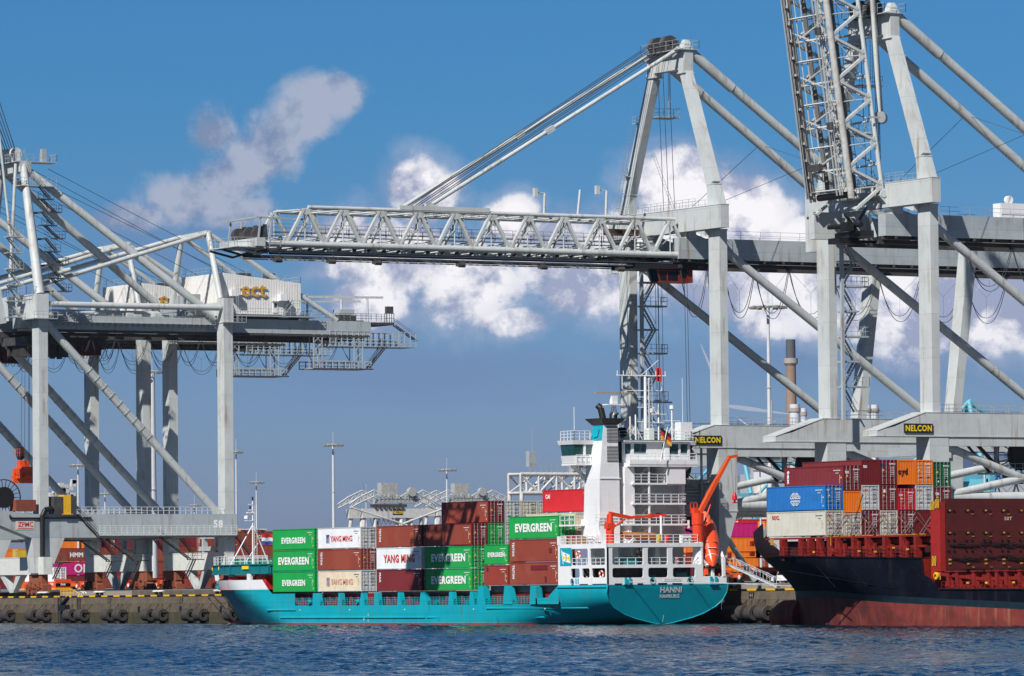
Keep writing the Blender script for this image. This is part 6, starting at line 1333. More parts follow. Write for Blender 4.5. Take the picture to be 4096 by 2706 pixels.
# deck stores
t = empty('life_raft_canister', (45.3, -20.0, 10.6), 'white barrel-shaped life raft canister by the boat deck railing', 'life raft'); b = MB()
b.lathe((41.6, -20.1, 10.75), [(0, -1.0), (.38, -.95), (.48, -.8), (.48, -.05), (.52, 0), (.48, .05), (.48, .8), (.38, .95), (0, 1.0)], 14, 'x'); b.build('canister', WTXT, t)
b = MB()
for x in (41, 42.2): b.box(x, -20.4, 10.05, x+.12, -19.8, 10.4)
b.build('cradle', WHITE, t)
for i, (x, y, r_, h, mn, c_, lab) in enumerate(((36.2, -20.0, .42, 1.0, 'drum_red', (.45, .02, .02), 'brown drum with a red lid nearest the front end of the boat deck'), (37.5, -20.0, .42, 1.0, 'drum_red', (.45, .02, .02), 'brown drum with a red lid beside the wooden crate'), (45.4, -12.9, .32, 1.1, 'bottle_yellow', (.55, .42, .02), 'yellow gas bottle behind the stern railing'), (45.4, -11.6, .36, 1.05, 'bottle_red', (.5, .01, .01), 'red drum behind the stern railing'))):
    t = empty('drum', (x, y, 10.05), lab, 'drum'); b = MB(); b.lathe((x, y, 10.05), [(0, 0), (r_, 0), (r_, h*.75), (0, h*.75)], 12); b.build('body', mat('drum_body_'+str(i), (.28, .2, .15) if i < 2 else c_, .6), t)
    b = MB(); b.lathe((x, y, 10.05), [(r_+.01, h*.72), (r_+.01, h), (r_*.5, h+.08), (0, h+.08)], 12); b.build('lid', mat(mn, c_, .5), t)
t = empty('crate', (39, -20, 10.05), 'brown wooden crate between the drums and the white life raft canister', 'crate'); b = MB()
for k in range(6): b.box(38.4+k*.26, -20.3, 10.06, 38.62+k*.26, -20.25, 11.05)
b.box(38.4, -20.25, 10.06, 39.9, -19.4, 11.0); b.build('slats', mat('crate_wood', (.30, .17, .08), .8, var=.2), t)
t = empty('deck_box', (45.4, -8.8, 10.05), 'white deck locker at the right end of the boat deck railing', 'locker'); b = MB(); b.box(45.0, -9.6, 10.06, 45.8, -8.3, 11.1); b.box(44.95, -9.65, 11.1, 45.85, -8.25, 11.18); b.build('box', WHITE, t)
b = MB(); b.box(45.81, -9.0, 10.5, 45.83, -8.85, 10.7); b.build('latch', BLACK, t)
# gangway and mooring lines
t = empty('gangway', (48, -2, 5), 'grey aluminium gangway sloping from the stern down to the quay', 'gangway')
b = MB(); p, q = Vector((44.6, -2.6, 7.6)), Vector((51.8, .6, 4.5)); b.beam(p, q, .9, .18); 
for o in (Vector((-.2, .4, 0)), Vector((.2, -.4, 0))):
    b.tube(p+o+Vector((0, 0, 1)), q+o+Vector((0, 0, 1)), .04, 4)
    for i in range(9): c = p.lerp(q, i/8)+o; b.tube(c, c+Vector((0, 0, 1)), .035, 4)
for i in range(20): c = p.lerp(q, i/19); b.beam(c-Vector((-.2, .4, -.12)), c+Vector((-.2, .4, .12)), .06, .05)
b.build('walkway', mat('aluminium', (.5, .52, .54), .4), t)
b = MB()
for o in (Vector((-.25, .5, 0)), Vector((.25, -.5, 0))): b.path([p.lerp(q, i/8)+o+Vector((0, 0, 1.1-.35*abs(math.sin(i*math.pi/2)))) for i in range(9)], .03, 3)
b.build('safety_net', ROPE, t)
def line(p, q, sag, lab, m_=ROPE, r_=.045, nm='mooring_line'):
    p, q = Vector(p), Vector(q); b = MB(); pts = [p.lerp(q, i/14)-Vector((0, 0, sag*4*(i/14)*(1-i/14))) for i in range(15)]; b.path(pts, r_, 5)
    b.build(nm, m_, None, off=p, label=lab, cat='rope')
line((46.5, -8.9, 5.4), (92, 1.2, 4.6), .55, 'pale mooring line running to the right from the round fairlead at the stern'); line((46.5, -17.9, 5.3), (88, 1.1, 4.6), .1, 'long pale mooring line running across the whole turquoise transom')
line((-72, YC-1, 5.6), (-101.2+.75, 1.1, 4.5), .3, 'green mooring line from the turquoise bow to the bollard', ROPEG, .07); line((-74, YC+2, 6.0), (-100, 1.1, 4.5), .25, 'second thin mooring line at the turquoise bow', ROPE, .05); line((-71, YC+1.2, 5.2), (-104, 1.0, 4.4), .8, 'slack dark mooring line hanging below the turquoise bow', CRD, .06); line((-69.5, YC+1, 4.5), (-106, 1.0, 4.4), 1.4, 'slackest dark mooring line under the turquoise bow', CRD, .05)
b = MB(); b.lathe((0, 0, 0), [(0, 0)], 3); rs = []
for i in range(9): t_ = i/8; r_ = .95*math.sin(math.pi*(.12+.6*t_))**.8 if i else .05; rs.append([(-73.2+7*t_, YC+math.cos(a)*r_, -.35+math.sin(a)*r_*.95) for a in [2*math.pi*j/14 for j in range(14)]])
b = MB(); b.rings(rs, cap=True); b.build('bulbous_bow', mat('orange_red_bulb', (.42, .07, .035), .6, var=.15), S1)
# ================================================================ the dark ship at the right
def XU(u, v, Y):        # x of the point of the vertical plane y=Y seen at a photograph pixel
    x = u-2048; y = 1353-v; a = x*math.cos(ROLL)+y*math.sin(ROLL); b_ = -x*math.sin(ROLL)+y*math.cos(ROLL)
    d = _F*F_PX+_R*a+_U*b_; t = (Y-CAM.y)/d.y
    return CAM.x+d.x*t
def PD(u, v, D):        # point at horizontal distance D
    x = u-2048; y = 1353-v; a = x*math.cos(ROLL)+y*math.sin(ROLL); b_ = -x*math.sin(ROLL)+y*math.cos(ROLL)
    d = _F*F_PX+_R*a+_U*b_; return CAM+d*(D/math.hypot(d.x, d.y))
YD = -14.5; HD = 12.5
STEM = [(-1.5, 79.5), (0, 79), (3, 78.6), (4.1, 78.4), (5, 77.2), (6.2, 75.2), (7.4, 72.6), (8.2, 71.1), (9, 70), (10.4, 69.5), (12.5, 69.4)]
def hb2(x, z):
    full = lerp_t(z, [(-1.5, 122), (0, 120), (3, 116), (5, 108), (7, 98), (8, 95.5), (12, 95.5)]); st = lerp_t(z, STEM); e = lerp_t(z, [(0, 1.3), (5, 1.15), (8, .97)])
    if x >= full: return HD
    t = min(1, (full-x)/(full-st)); return HD*max(0, 1-t**e)
def ztop2(x): return 11.1+(x-69.5)*.127 if x < 77.4 else 8.0+2.3*(94.8-x)/17.4 if x < 94.8 else 8.0-.02*(x-94.8)
def grid2(b, xs, zs, top=False, side=(-1, 1)):
    for s in side:
        rows = []
        for z in zs:
            row = []
            for x in xs:
                zz = z if not callable(z) else z(x)
                st = lerp_t(zz, STEM); xx = max(x, st); row.append((xx, YD+s*hb2(xx, zz), zz))
            rows.append(row)
        if s > 0: rows = [r[::-1] for r in rows]
        b.rings(rows, closed=False)
S2 = empty('container_ship', (110, YD, 0), 'dark navy container ship with red underwater hull, bow towards the turquoise ship', 'ship')
xd = [69, 69.6, 70.2, 71, 72, 73, 74, 75, 76, 77, 77.35, 77.5, 78, 79, 80, 82, 84, 86, 88, 90, 92.5, 95, 98, 102, 106, 110, 114, 118, 122.7]
xd2 = xd+[126, 130, 140, 155, 175]
boot = lambda x: 3.25-.032*max(0, x-96)
b = MB(); grid2(b, xd2, [-1.5, -.8, 0, .8, 1.5, boot]); b.build('antifouling', mat('worn_antifouling', (.20, .028, .02), .8, var=.35, vs=.5, dirt=.9, dcol=(.055, .025, .018), streak=.7, scol=(.30, .15, .08), plates=(8, 2.1, .75)), S2)
b = MB(); grid2(b, xd2, [boot, lambda x: boot(x)+.45, lambda x: boot(x)+.75]); b.build('boot_topping', mat('boot_teal', (.006, .018, .026), .5, var=.3), S2)
b = MB(); up = [lambda x, k=k: (boot(x)+.75)*(1-k)+min(4.0, 99)*k for k in (0, .5, 1)]
grid2(b, xd2, up); grid2(b, xd, [4.0, 4.7, 5.3, 6, 6.7, 7.3, lambda x: min(ztop2(x), 8.0)])
xb = [x for x in xd if x <= 95]; grid2(b, xb, [lambda x: 8.0, lambda x: 8+(ztop2(x)-8)*.35, lambda x: 8+(ztop2(x)-8)*.7, ztop2])
for s in (-1, 1): b.prism([(122.7, YD+s*HD, 4.0), (126.1, YD+s*HD, 4.0), (124.2, YD+s*HD, 5.3), (123.2, YD+s*HD, 5.6), (122.7, YD+s*HD, 6)], (0, -s*.05, 0))
b.build('hull', NAVY, S2)
b = MB(); b.tube((93, YD-HD, 8.0), (122.7, YD-HD, 7.45), .1, 6); b.tube((122.7, YD-HD, 7.4), (122.8, YD-HD, 5.8), .08, 6); b.tube((126, YD-HD, 4.02), (175, YD-HD, 3.7), .12, 6)
for x in (101, 107.5, 113.5, 119.5): b.tube((x, YD-HD-.02, 7.4), (x+4.6, YD-HD-.02, 4.4), .05, 5)
b.tube((96, YD-HD*.995, 6.3), (118, YD-HD-.0, 4.1), .06, 5); b.build('knuckle_line', NAVY, S2)
b = MB(); rs = []
for i in range(12):
    t_ = i/11; r_ = 2.0*min(1, (t_*2.2+.02))**.5; zc = .9-.0*t_; rs.append([(73.3+7*t_, YD+math.cos(a)*r_*.85, zc+math.sin(a)*r_*(1.0+.05*t_)) for a in [2*math.pi*j/18 for j in range(18)]])
b.rings(rs, cap=True); b.build('bulbous_bow', MATS['worn_antifouling'], S2)
b = MB()
for s in (-1, 1):
    pts = [(x, YD+s*hb2(max(x, 69.5), 8)*.96) for x in xb if x < 86]
    rows = [[(max(x, 70), y, 8.0) for x, y in pts], [(max(x, 70), y, ztop2(x)-.05) for x, y in pts]]; b.rings(rows, closed=False)
b.build('bulwark_lining', mat('grey_lining', (.42, .42, .42), .6, dirt=.3), S2)
b = MB(); b.add([(71, YD, 7.95), (76, YD-7, 7.95), (84, YD-11, 7.95), (93, YD-12.4, 7.95), (122.6, YD-12.4, 7.4), (122.6, YD+12.4, 7.4), (93, YD+12.4, 7.95), (84, YD+11, 7.95), (76, YD+7, 7.95)], [tuple(range(9))]); b.box(122.6, YD-12.4, 3.6, 175, YD+12.4, 3.75); b.box(122.5, YD-12.4, 3.7, 122.62, YD+12.4, 7.4); b.build('deck', REDD, S2)
b = MB()
for i, x in enumerate((93.6, 97.5, 99.3, 101.2, 103.4, 105, 108.3, 111, 114.5, 117.8, 120.6)):
    b.box(x, YD-12.1, 7.5, x+.5, YD-11.3, 10.0)
    b.prism([(x+.5, YD-12, 7.5), (x+1.7, YD-12, 7.5), (x+.5, YD-12, 9.6)], (0, .12, 0)) if i % 2 else None
    b.box(x+.1, YD-9.5, 7.5, x+.4, YD-9.2, 10)
for x in (94.5, 98.3, 104.2, 107, 109.8, 113, 116.3, 119.3): b.box(x, YD-12.3, 7.5, x+.35, YD-12.0, 9+(x % 2)*.3)
b.lathe((104.6, YD-12.2, 8.3), [(.1, -.3), (.5, -.3), (.5, .3), (.1, .3)], 14, 'y'); b.box(90, YD-11.7, 9.9, 122.5, YD-11.0, 10.1); b.box(108, YD-11, 9.2, 122.4, YD-10.6, 9.9); b.box(106, YD-11.8, 8.7, 122.4, YD-11.5, 8.95); b.build('lashing_frame', REDD, S2)
b = MB(); b.box(92, YD-10.8, 7.5, 122.3, YD+10.8, 7.6); b.box(93, YD-10.7, 7.5, 122.3, YD-10.5, 9.7); b.build('coaming', mat('coaming_painted_shade', (.035, .008, .007), .6, var=.3), S2)  # near-black backing: the shade behind the lashing frames put into the colour
b = MB(); b.rail([(94, YD-12.3, 7.9), (122, YD-12.3, 7.4)], 1.1, 1.6, .03, mids=(.33, .67)); b.build('railing', REDD, S2)
b = MB()
for i in range(14): b.box(102.6+i*1.43, YD-11.6, 9.98, 102.9+i*1.43, YD-11.2+.2*(i % 3), 10.2)
for x, z in ((100.8, 8.3), (110, 8.3), (113.2, 8.2), (116.8, 8.6), (119.5, 8.4)): b.box(x, YD-12.35, z, x+.5, YD-12.3, z+.2)
b.box(92, YD-12.3, 9.3, 92.6, YD-12.2, 10); b.box(104.2, YD-12.15, 8.6, 104.3, YD-12.1, 10); b.build('lashing_fitting', MATS['dull_yellow_fitting'] if 'dull_yellow_fitting' in MATS else mat('dull_yellow_fitting', (.5, .27, .02), .6, var=.3, vs=3, dirt=.4, dcol=(.1, .06, .02)), S2)
b = MB(); b.box(102.6, YD-11, 9.75, 124.5, YD-4, 9.98); b.build('hatch_platform', REDD, S2)
HT = empty('hatch_panel', (0, 0, 0), None, None); HT.parent = S2
b = MB(); b.box(124.1, -25.2, 5.9, 124.9, -2.5, 14.0); b.build('plate', MAROON, HT)
b = MB()
for k in range(9):
    y = -24.9+k*2.42
    for z, mt in ((12.6, 0), (10.15, 0), (6.75, 0)):
        b.box(124.9, y, z, 125.0, y+.32, z+.17)
        if z < 7: b.box(124.9, y, z+.45, 125.0, y+.32, z+.62)
        if k: b.box(124.9, y+.75, z-.35, 125.0, y+1.0, z-.28)
b.build('stacking_cone', mat('dull_yellow_fitting', (.5, .27, .02), .6, var=.3, vs=3, dirt=.4, dcol=(.1, .06, .02)), HT)
b = MB()
for k in range(9):
    y = -24.9+k*2.42
    for z in (12.6, 10.15, 9.35, 8.2): b.box(124.9, y-.22, z, 125.04, y-.02, z+.2); b.box(124.9, y+.55, z, 125.04, y+.78, z+.22)
rq = random.Random(5)
for z0 in (8.9, 7.5):
    for i in range(110): y = -25+rq.random()*21; z = z0+rq.gauss(0, .13)+.12*math.sin(y*.9); b.beam((125.0, y, z), (125.08, y+1.1*rq.random()+.3, z+rq.gauss(0, .12)), .05, .06)
for i in range(22): y = -25+rq.random()*19; b.beam((125.0, y, 6.05+rq.random()*.3), (125.1, y+3, 6.15+rq.random()*.3), .05, .05)
b.build('lashing_rods', BLACK, HT)
b = MB(); letter(b, '50T', (124.93, -17.35, 11.6), (0, 1, 0), (0, 0, 1), 1.05, .38, .01); b.build('lettering', mat('cream_lettering', (.6, .55, .35), .6), HT)
b = MB(); b.box(123.1, -26, 5.3, 124.0, -25.3, 13.6); b.box(124.0, -26, 6.0, 124.9, -25.3, 13.6); b.box(122.3, -26, 10.9, 123.1, -25.6, 11.1); b.beam((122.2, -25.8, 11.0), (123.1, -25.8, 10.2), .2, .2); b.build('support_post', mat('bright_red_post', (.32, .018, .013), .5, var=.12, dirt=.2, dcol=(.15, .01, .01)), HT)
b = MB(); yy = MB()
for (x0, x1, z0, z1) in ((123.12, 123.98, 12.75, 13.7), (124.02, 124.88, 12.95, 13.9), (123.3, 124.2, 6.6, 7.7), (124.2, 124.95, 5.1, 5.9)):
    b.box(x0, -26.05, z0, x1, -26.0, z1)
    for k in range(-3, 5):
        t0 = x0+k*.3; pts = []
        for (dx, zz) in ((0, z0), (.15, z0), (.15+.7, z1), (.7, z1)): pts.append((t0+dx, zz))
        # clip stripe to the panel
        lo = [(max(x0, min(x1, a)), zz) for a, zz in pts]
        if lo[1][0]-lo[0][0] > .02 or lo[2][0]-lo[3][0] > .02: yy.prism([(a, -26.07, zz) for a, zz in lo], (0, .015, 0))
b.build('warning_panel', BLACK, HT); yy.build('warning_stripe', YEL, HT)
b = MB()
for i, x in enumerate((126.5, 128.2, 131.3, 134.1, 135.6, 137.3, 139.8, 143, 147)):
    b.box(x, YD-11.9, 3.7, x+.5, YD-11.2, 6.0); b.prism([(x+.5, YD-11.6, 3.7), (x+1.5, YD-11.6, 3.7), (x+.5, YD-11.6, 5.2)], (0, .12, 0)); b.box(x-.1, YD-12, 5.9, x+.9, YD-11, 6.05)
for i in range(30): b.box(126+i*.75, YD-12.2, 3.7, 126.12+i*.75, YD-12.1, 4.2+(i % 4)*.25)
b.beam((125, YD-11.5, 5.7), (133, YD-11.5, 5.1), .3, .35); b.beam((133, YD-11.5, 5.1), (150, YD-11.5, 5.3), .3, .35); b.box(125, YD-11, 3.7, 175, YD-10.8, 5.6); b.build('lashing_frame', REDD, S2)
b = MB(); b.rail([(126.3, YD-12.4, 3.75), (170, YD-12.4, 3.7)], 1.1, 1.6, .03, mids=(.33, .67)); b.build('railing', REDD, S2)
b = MB(); b.lathe((124.4, -26.1, 5.5), [(.22, 0), (.42, .1), (.42, .25), (.22, .3)], 16, 'y')
for x in (131, 134.5, 139.5): b.box(x, YD-12.4, 4.6, x+.4, YD-12.3, 4.8)
b.build('yellow_fitting', YEL, S2)
b = MB()
for k, y in ((0, -16.0), (1, -13.0)): b.box(70.9, YD-1.5+k*.1, 8.2+k*1.2, 71.3, YD-1.0, 8.8+k*1.2)
b.box(78.2, YD-9.35, 7.9, 78.8, YD-9.1, 8.6); b.build('bow_fairlead', REDD, S2)
# containers of the dark ship
G2 = 'containers stacked on the dark ship'
X2 = 90.1; R2 = [-26.0+2.5*i for i in range(8)]
OO = [('OOCL', RTXT, .15, 2.15, .75, .28, .03, 'end')]
TX = [('tex', WTXT, .25, 1.9, .55, .4, .04, 'end')]
EX = [('#box', NTXT, .2, 2.0, .4, .5, 0, 'end'), ('#fl', WTXT, .25, 2.1, .3, .3, 0, 'end')]
def c2(r, z, col, lab, tx=(), **k): container(X2, R2[r], z, col, label=lab, group=G2, texts=tx, **k)
c2(0, 10.25, 'warm_grey', 'pale grey container with small red lettering on its long side, below the blue one', OO+[('OOCL', RTXT, 1.1, 1.95, 1.55, .5, .05, 'side')])
c2(0, 13.15, 'blue', 'blue container with a white globe emblem on its side', [('COSCO', WTXT, 4.95, 1.35, 2.15, .38, .045, 'side'), ('SHIPPING', WTXT, 5.1, 1.0, 1.9, .22, .04, 'side'), ('#globe', WTXT, 4.95, .55, 2.1, 1.55, 0, 'side'), ('COSCO', WTXT, .2, 2.2, .4, .2, .03, 'end')])
c2(1, 10.25, 'warm_grey', 'pale grey container doors with red lettering under the orange end wall', OO, H=2.55)
c2(1, 12.85, 'orange', 'orange container end wall between pale grey doors and maroon doors', (), H=2.5, wall=True)
c2(1, 15.4, 'maroon', 'long maroon container with white letters down its side, behind the blue one', TX+[('tex', WTXT, .6, .9, .5, 1.6, .05, 'side', 1)])
c2(2, 10.25, 'maroon', 'maroon container doors, bottom row, third from the left', EX); c2(2, 13.15, 'grey', 'pale grey container doors with red lettering, middle row beside the orange wall', OO); c2(2, 16.05, 'maroon', 'maroon container end wall with white letters, top row', TX, wall=True)
c2(3, 10.25, 'warm_grey', 'pale grey container doors, bottom row between two maroon ones', OO); c2(3, 13.15, 'maroon', 'maroon container doors, middle row left of the smaller red one', [('1', WTXT, .5, 2.0, .3, .35, .03, 'end')]); c2(3, 16.05, 'maroon', 'maroon container doors with a small blue and white label, top row', EX)
c2(4, 10.25, 'maroon', 'maroon container doors with crossed lashing, bottom row below the red one', ()); c2(4, 13.15, 'red', 'lower red container doors in the middle row', [('CAI', WTXT, .15, 1.6, .5, .25, .04, 'end')], H=2.5, dcol='red'); c2(4, 16.05, 'orange', 'orange container end wall with black letters in the top row', [('oyd', BTXT, .05, .95, 1.35, .95, .04, 'end')], wall=True)
c2(5, 10.25, 'maroon', 'maroon container end wall, bottom row next to the red post', (), wall=True); c2(5, 13.15, 'grey', 'pale grey container doors in the middle row right of the red one', OO); c2(5, 16.05, 'orange', 'orange container doors in the top row', ())
c2(6, 12.95, 'maroon', 'maroon container doors with white letters below the dark green one', TX); c2(6, 15.85, 'dark_green', 'dark green container doors, rightmost of the top row', [('#tri', WTXT, .55, .5, .25, .25, 0, 'end'), ('#tri', WTXT, 1.75, .5, .25, .25, 0, 'end')])
t = empty('lashing_rod', (102.5, -20, 10), 'crossed steel lashing rods in front of the bottom container doors', 'lashing rods'); b = MB()
for r in (0, 1, 2, 3, 4, 5):
    y = R2[r]
    for (a, c, z) in ((0.1, 2.3, 2.7), (2.3, .1, 2.7), (.5, 2.5, 2.2), (2.0, -.1, 2.2)): b.tube((102.55, y+a, 10.2), (102.5, y+c, 10.2+z), .028, 4)
b.tube((102.6, -23.4, 10.2), (102.5, -21.2, 15.3), .03, 4); b.build('rods', mat('steel_rod', (.25, .22, .2), .5), t)
# ================================================================ yard and background
GY = 'containers stacked in the yard behind the cranes'
COLW = dict(COLN)
def ystack(u, Y, cols, z0=6.0, pitch=2.87, txt={}, L=12.192, where=''):
    for i, c_ in enumerate(cols):
        if not c_: continue
        x = XU(u, 2300, Y)-2.44
        container(x, Y, z0+i*pitch, c_, H=pitch-.03, axis='y', L=L, label=f"{COLN.get(c_, c_)} container {where}, {('bottom', 'second', 'third', 'fourth', 'fifth')[i]} tier", group=GY, texts=txt.get(i, ()), detail=(i > 0 and i < 4))
YT = 'yside'
ystack(-110, 120, ['maroon', 'rust_red', 'orange'], where='cut by the left edge of the frame')
ystack(-30, 125, ['maroon', 'brown', 'orange'], z0=6.4, where='left of the yellow one')
ystack(70, 120, ['brown', 'rust_red', 'yellow'], txt={2: [('M', BTXT, 5.6, 1.4, 1.3, .9, .05, YT), ('SC', BTXT, 5.6, .3, 1.9, .9, .05, YT)]}, where='just left of the near crane column')
ystack(150, 140, ['brown', 'navy', 'orange', 'orange'], z0=6.2, where='behind the near crane column')
ystack(205, 120, ['maroon', 'magenta', 'brown'], txt={1: [('ONE', WTXT, 5.4, .45, 5.2, 1.9, .02, YT)], 2: [('HMM', WTXT, 4.4, .9, 3.1, 1.0, .05, YT)]}, where='behind the orange carrier with the white box')
ystack(205, 160, ['brown', 'brown', 'brown', 'grey'], z0=6.0, txt={3: [('MAERSK', BTXT, 2.5, .4, 6, .8, .03, YT)]}, where='above the large white letters')
ystack(275, 150, ['brown', 'brown', 'maroon', 'maroon'], z0=6.0, where='rising behind the brown lettered one')
ystack(330, 170, ['brown', 'brown', 'maroon', 'orange', 'orange'], z0=5.9, pitch=2.6, where='left of the blue-shaded crane leg')
ystack(402, 125, ['brown', 'maroon', 'brown'], where='right of the leftmost shaded landside leg')
ystack(425, 170, ['grey', 'brown', 'grey', 'yellow', 'brown'], z0=5.9, pitch=2.6, where='under the lower walkway of the near crane')
ystack(462, 135, ['brown', 'brown', 'rust_red', 'maroon'], z0=6, pitch=2.75, where='between the two white sill beams')
ystack(500, 130, ['brown', 'maroon', 'brown'], where='behind the small grey frame on the sill')
ystack(545, 170, ['maroon', 'magenta', 'brown', 'maroon', 'brown'], z0=5.9, pitch=2.6, where='behind the diagonal stair')
ystack(612, 120, ['rust_red', 'brown', 'brown', 'maroon'], z0=5.9, pitch=2.7, txt={}, where='behind the thick lamp mast')
ystack(690, 170, ['brown', 'yellow', 'orange', 'maroon', 'maroon'], z0=5.9, pitch=2.6, where='left of the orange one')
ystack(712, 130, ['brown', 'brown', 'orange'], z0=6.5, where='above the right white sill beam')
ystack(765, 160, ['brown', 'brown', 'navy', 'maroon', 'yellow'], z0=5.9, pitch=2.6, where='beside the orange one, small blue end')
ystack(803, 130, ['brown', 'rust_red', 'brown', 'brown'], z0=5.8, pitch=2.75, where='above the right end of the sill beam')
ystack(866, 170, ['brown', 'magenta', 'brown', 'brown', 'rust_red'], z0=5.9, pitch=2.6, where='at the numbered crane leg')
ystack(940, 120, ['brown', 'teal', 'brown', 'brown'], z0=6.1, pitch=2.7, txt={3: [('CAI', WTXT, 5.2, 1.2, 1.2, .7, .04, YT)]}, where='behind the white foremast')
ystack(1010, 135, ['brown', 'grey', 'brown', 'red'], z0=6.0, pitch=2.72, txt={2: [('TRITON', WTXT, .7, .6, .5, 1.6, .04, YT, 1)]}, where='just left of the green stack on the ship')
ystack(1120, 150, ['brown', 'maroon', 'brown', 'brown'], z0=6.0, pitch=2.7, where='hidden behind the green stack')
for u, Y, cs, tx in ((2690, 190, ['brown', 'orange', 'maroon', 'magenta'], {}), (2745, 185, ['maroon', 'rust_red', 'orange', 'magenta'], {3: [('ONE', WTXT, 3.6, .5, 4.8, 1.9, .02, YT)]}), (2820, 185, ['brown', 'orange', 'orange', 'magenta'], {})):
    ystack(u, Y, cs, z0=6.0, pitch=2.8, txt=tx, where={2690: 'behind the deckhouse balconies', 2745: 'behind the large orange lifeboat', 2820: 'left of the grey crane column'}[u])
ystack(2872, 175, ['orange', 'orange', 'orange', 'magenta'], z0=6.0, pitch=2.75, txt={0: [('Lloyd', BTXT, 1, .9, 3.2, .9, .04, YT)], 1: [('Lloyd', BTXT, 1, .9, 3.2, .9, .04, YT)]}, where='right of the grey crane column')
ystack(2957, 180, ['orange', 'maroon', 'orange', 'red'], z0=6.3, pitch=2.85, txt={0: [('#hl', NTXT, 1.6, .9, 2.0, 1.0, 0, YT), ('Hapag', BTXT, 4.4, .8, 4.4, 1.1, .04, YT)], 3: [('#hl', NTXT, 8, .4, 2.0, 1.2, 0, YT)]}, where='crossed by the slanting strut')
ystack(3062, 182, ['rust_red', 'brown', 'rust_red', 'orange'], z0=6.0, pitch=2.8, where='left of the dark bow')
ystack(3150, 182, ['rust_red', 'brown', 'red', 'red'], z0=6.0, pitch=2.8, where='behind the dark bow')
# automated carriers
def agv(x, y, load=None, lab='', num='366', rev=False):
    z0 = 5.15+.006*(y-30); t = empty('yard_carrier', (x, y, z0), lab, 'carrier', 'orange carriers driving in the yard')
    b = MB(); b.box(x, y, z0+.75, x+14.4, y+2.9, z0+1.35); b.box(x, y-.05, z0+.35, x+3.4, y+2.95, z0+1.75); b.box(x+10.2, y-.05, z0+.4, x+14.4, y+2.95, z0+1.7); b.box(x+13.6, y, z0+1.7, x+14.3, y+2.9, z0+2.1); b.box(x+.2, y, z0+1.75, x+1, y+2.9, z0+2.15); b.box(x+4.8, y+.1, z0+.5, x+6.5, y+2.8, z0+.8)
    b.build('chassis', ORNG, t)
    for dx in (4.1, 9.4):
        for yy in (y+.0, y+2.35):
            b = MB(); b.lathe((x+dx, yy+.0, z0+.78), [(.3, -.55), (.78, -.5), (.8, -.3), (.8, -.05), (.3, 0)], 18, 'y'); w_ = b.build('wheel', RUB, t)
            b = MB(); b.lathe((x+dx, yy-.02, z0+.78), [(0, .08), (.3, .04), (.34, 0)], 12, 'y'); b.build('hub', WTXT, w_)
    b = MB(); b.box(x+10.5, y-.3, z0+.25, x+14.7, y+3.1, z0+.5); b.box(x-.3, y-.3, z0+.25, x+3.2, y+3.1, z0+.5); b.build('bumper', YEL, t)
    b = MB()
    for i in range(5): b.box(x+10.3+i*.05, y-.1, z0+.6+i*.22, x+10.9, y-.05, z0+.7+i*.22); b.box(x+14.4, y+.3+i*.5, z0+.9, x+14.44, y+.5+i*.5, z0+1.5)
    b.build('grille', BLACK, t)
    b = MB(); letter(b, num, (x+12.2, y-.07, z0+1.05), (1, 0, 0), (0, 0, 1), 1.3, .45, .03); letter(b, num, (x+14.46, y+.9, z0+1.0), (0, 1, 0), (0, 0, 1), 1.0, .4, .03); b.build('lettering', WTXT, t)
    if load: container(x+1.0, y+.2, z0+1.4, load, label='white container with magenta letters riding on an orange carrier', group=None, texts=[('ONE', PTXT, 4.9, .7, 4.6, 1.6, .04, 'side'), ('ONE', PTXT, .25, 2.1, .6, .3, .03, 'end')])
agv(XU(205, 2330, 46)-12.5, 46, 'white', 'orange carrier loaded with the white container', '366')
agv(XU(330, 2340, 75)-12, 75, None, 'empty orange carrier just right of the loaded one', '41')
agv(XU(512, 2340, 60)-4, 60, None, 'orange carrier behind the red bogies of the middle landside leg', '42')
agv(XU(620, 2340, 52)-9, 52, None, 'orange carrier behind the thick lamp mast', '344')
agv(XU(3030, 2290, 34)-14, 34, None, 'orange carrier behind the gangway, left of the dark bow', '387')
agv(XU(3330, 2290, 40)-12, 40, None, 'orange carrier mostly hidden behind the dark bow', '37')
# white car
t = empty('parked_car', (40.5, 9, 4.97), 'white car on the quay, half hidden behind the dark bow', 'car')
b = MB(); x0 = 38.5; pr2 = [(0, .35), (.05, .75), (.5, .95), (1.25, 1.05), (1.9, 1.6), (2.5, 1.75), (4.3, 1.75), (4.7, 1.1), (4.75, .4)]
b.prism([(x0+a, 8.2, 4.97+c_) for a, c_ in pr2], (0, 1.75, 0)); b.build('body', WTXT, t)
b = MB(); b.prism([(x0+1.4, 8.18, 6.05), (x0+1.95, 8.18, 6.5), (x0+2.5, 8.18, 6.6), (x0+3.1, 8.18, 6.6), (x0+3.1, 8.18, 6.05)], (0, .01, 0)); b.prism([(x0+3.2, 8.18, 6.05), (x0+3.2, 8.18, 6.6), (x0+4.2, 8.18, 6.6), (x0+4.4, 8.18, 6.05)], (0, .01, 0)); b.build('side_window', DGLASS, t)
for dx in (.95, 3.8):
    for yy in (8.35, 9.9): b = MB(); b.lathe((x0+dx, yy, 4.97+.33), [(0, -.2), (.33, -.2), (.33, .05), (0, .06)], 14, 'y'); b.build('wheel', RUB, t)
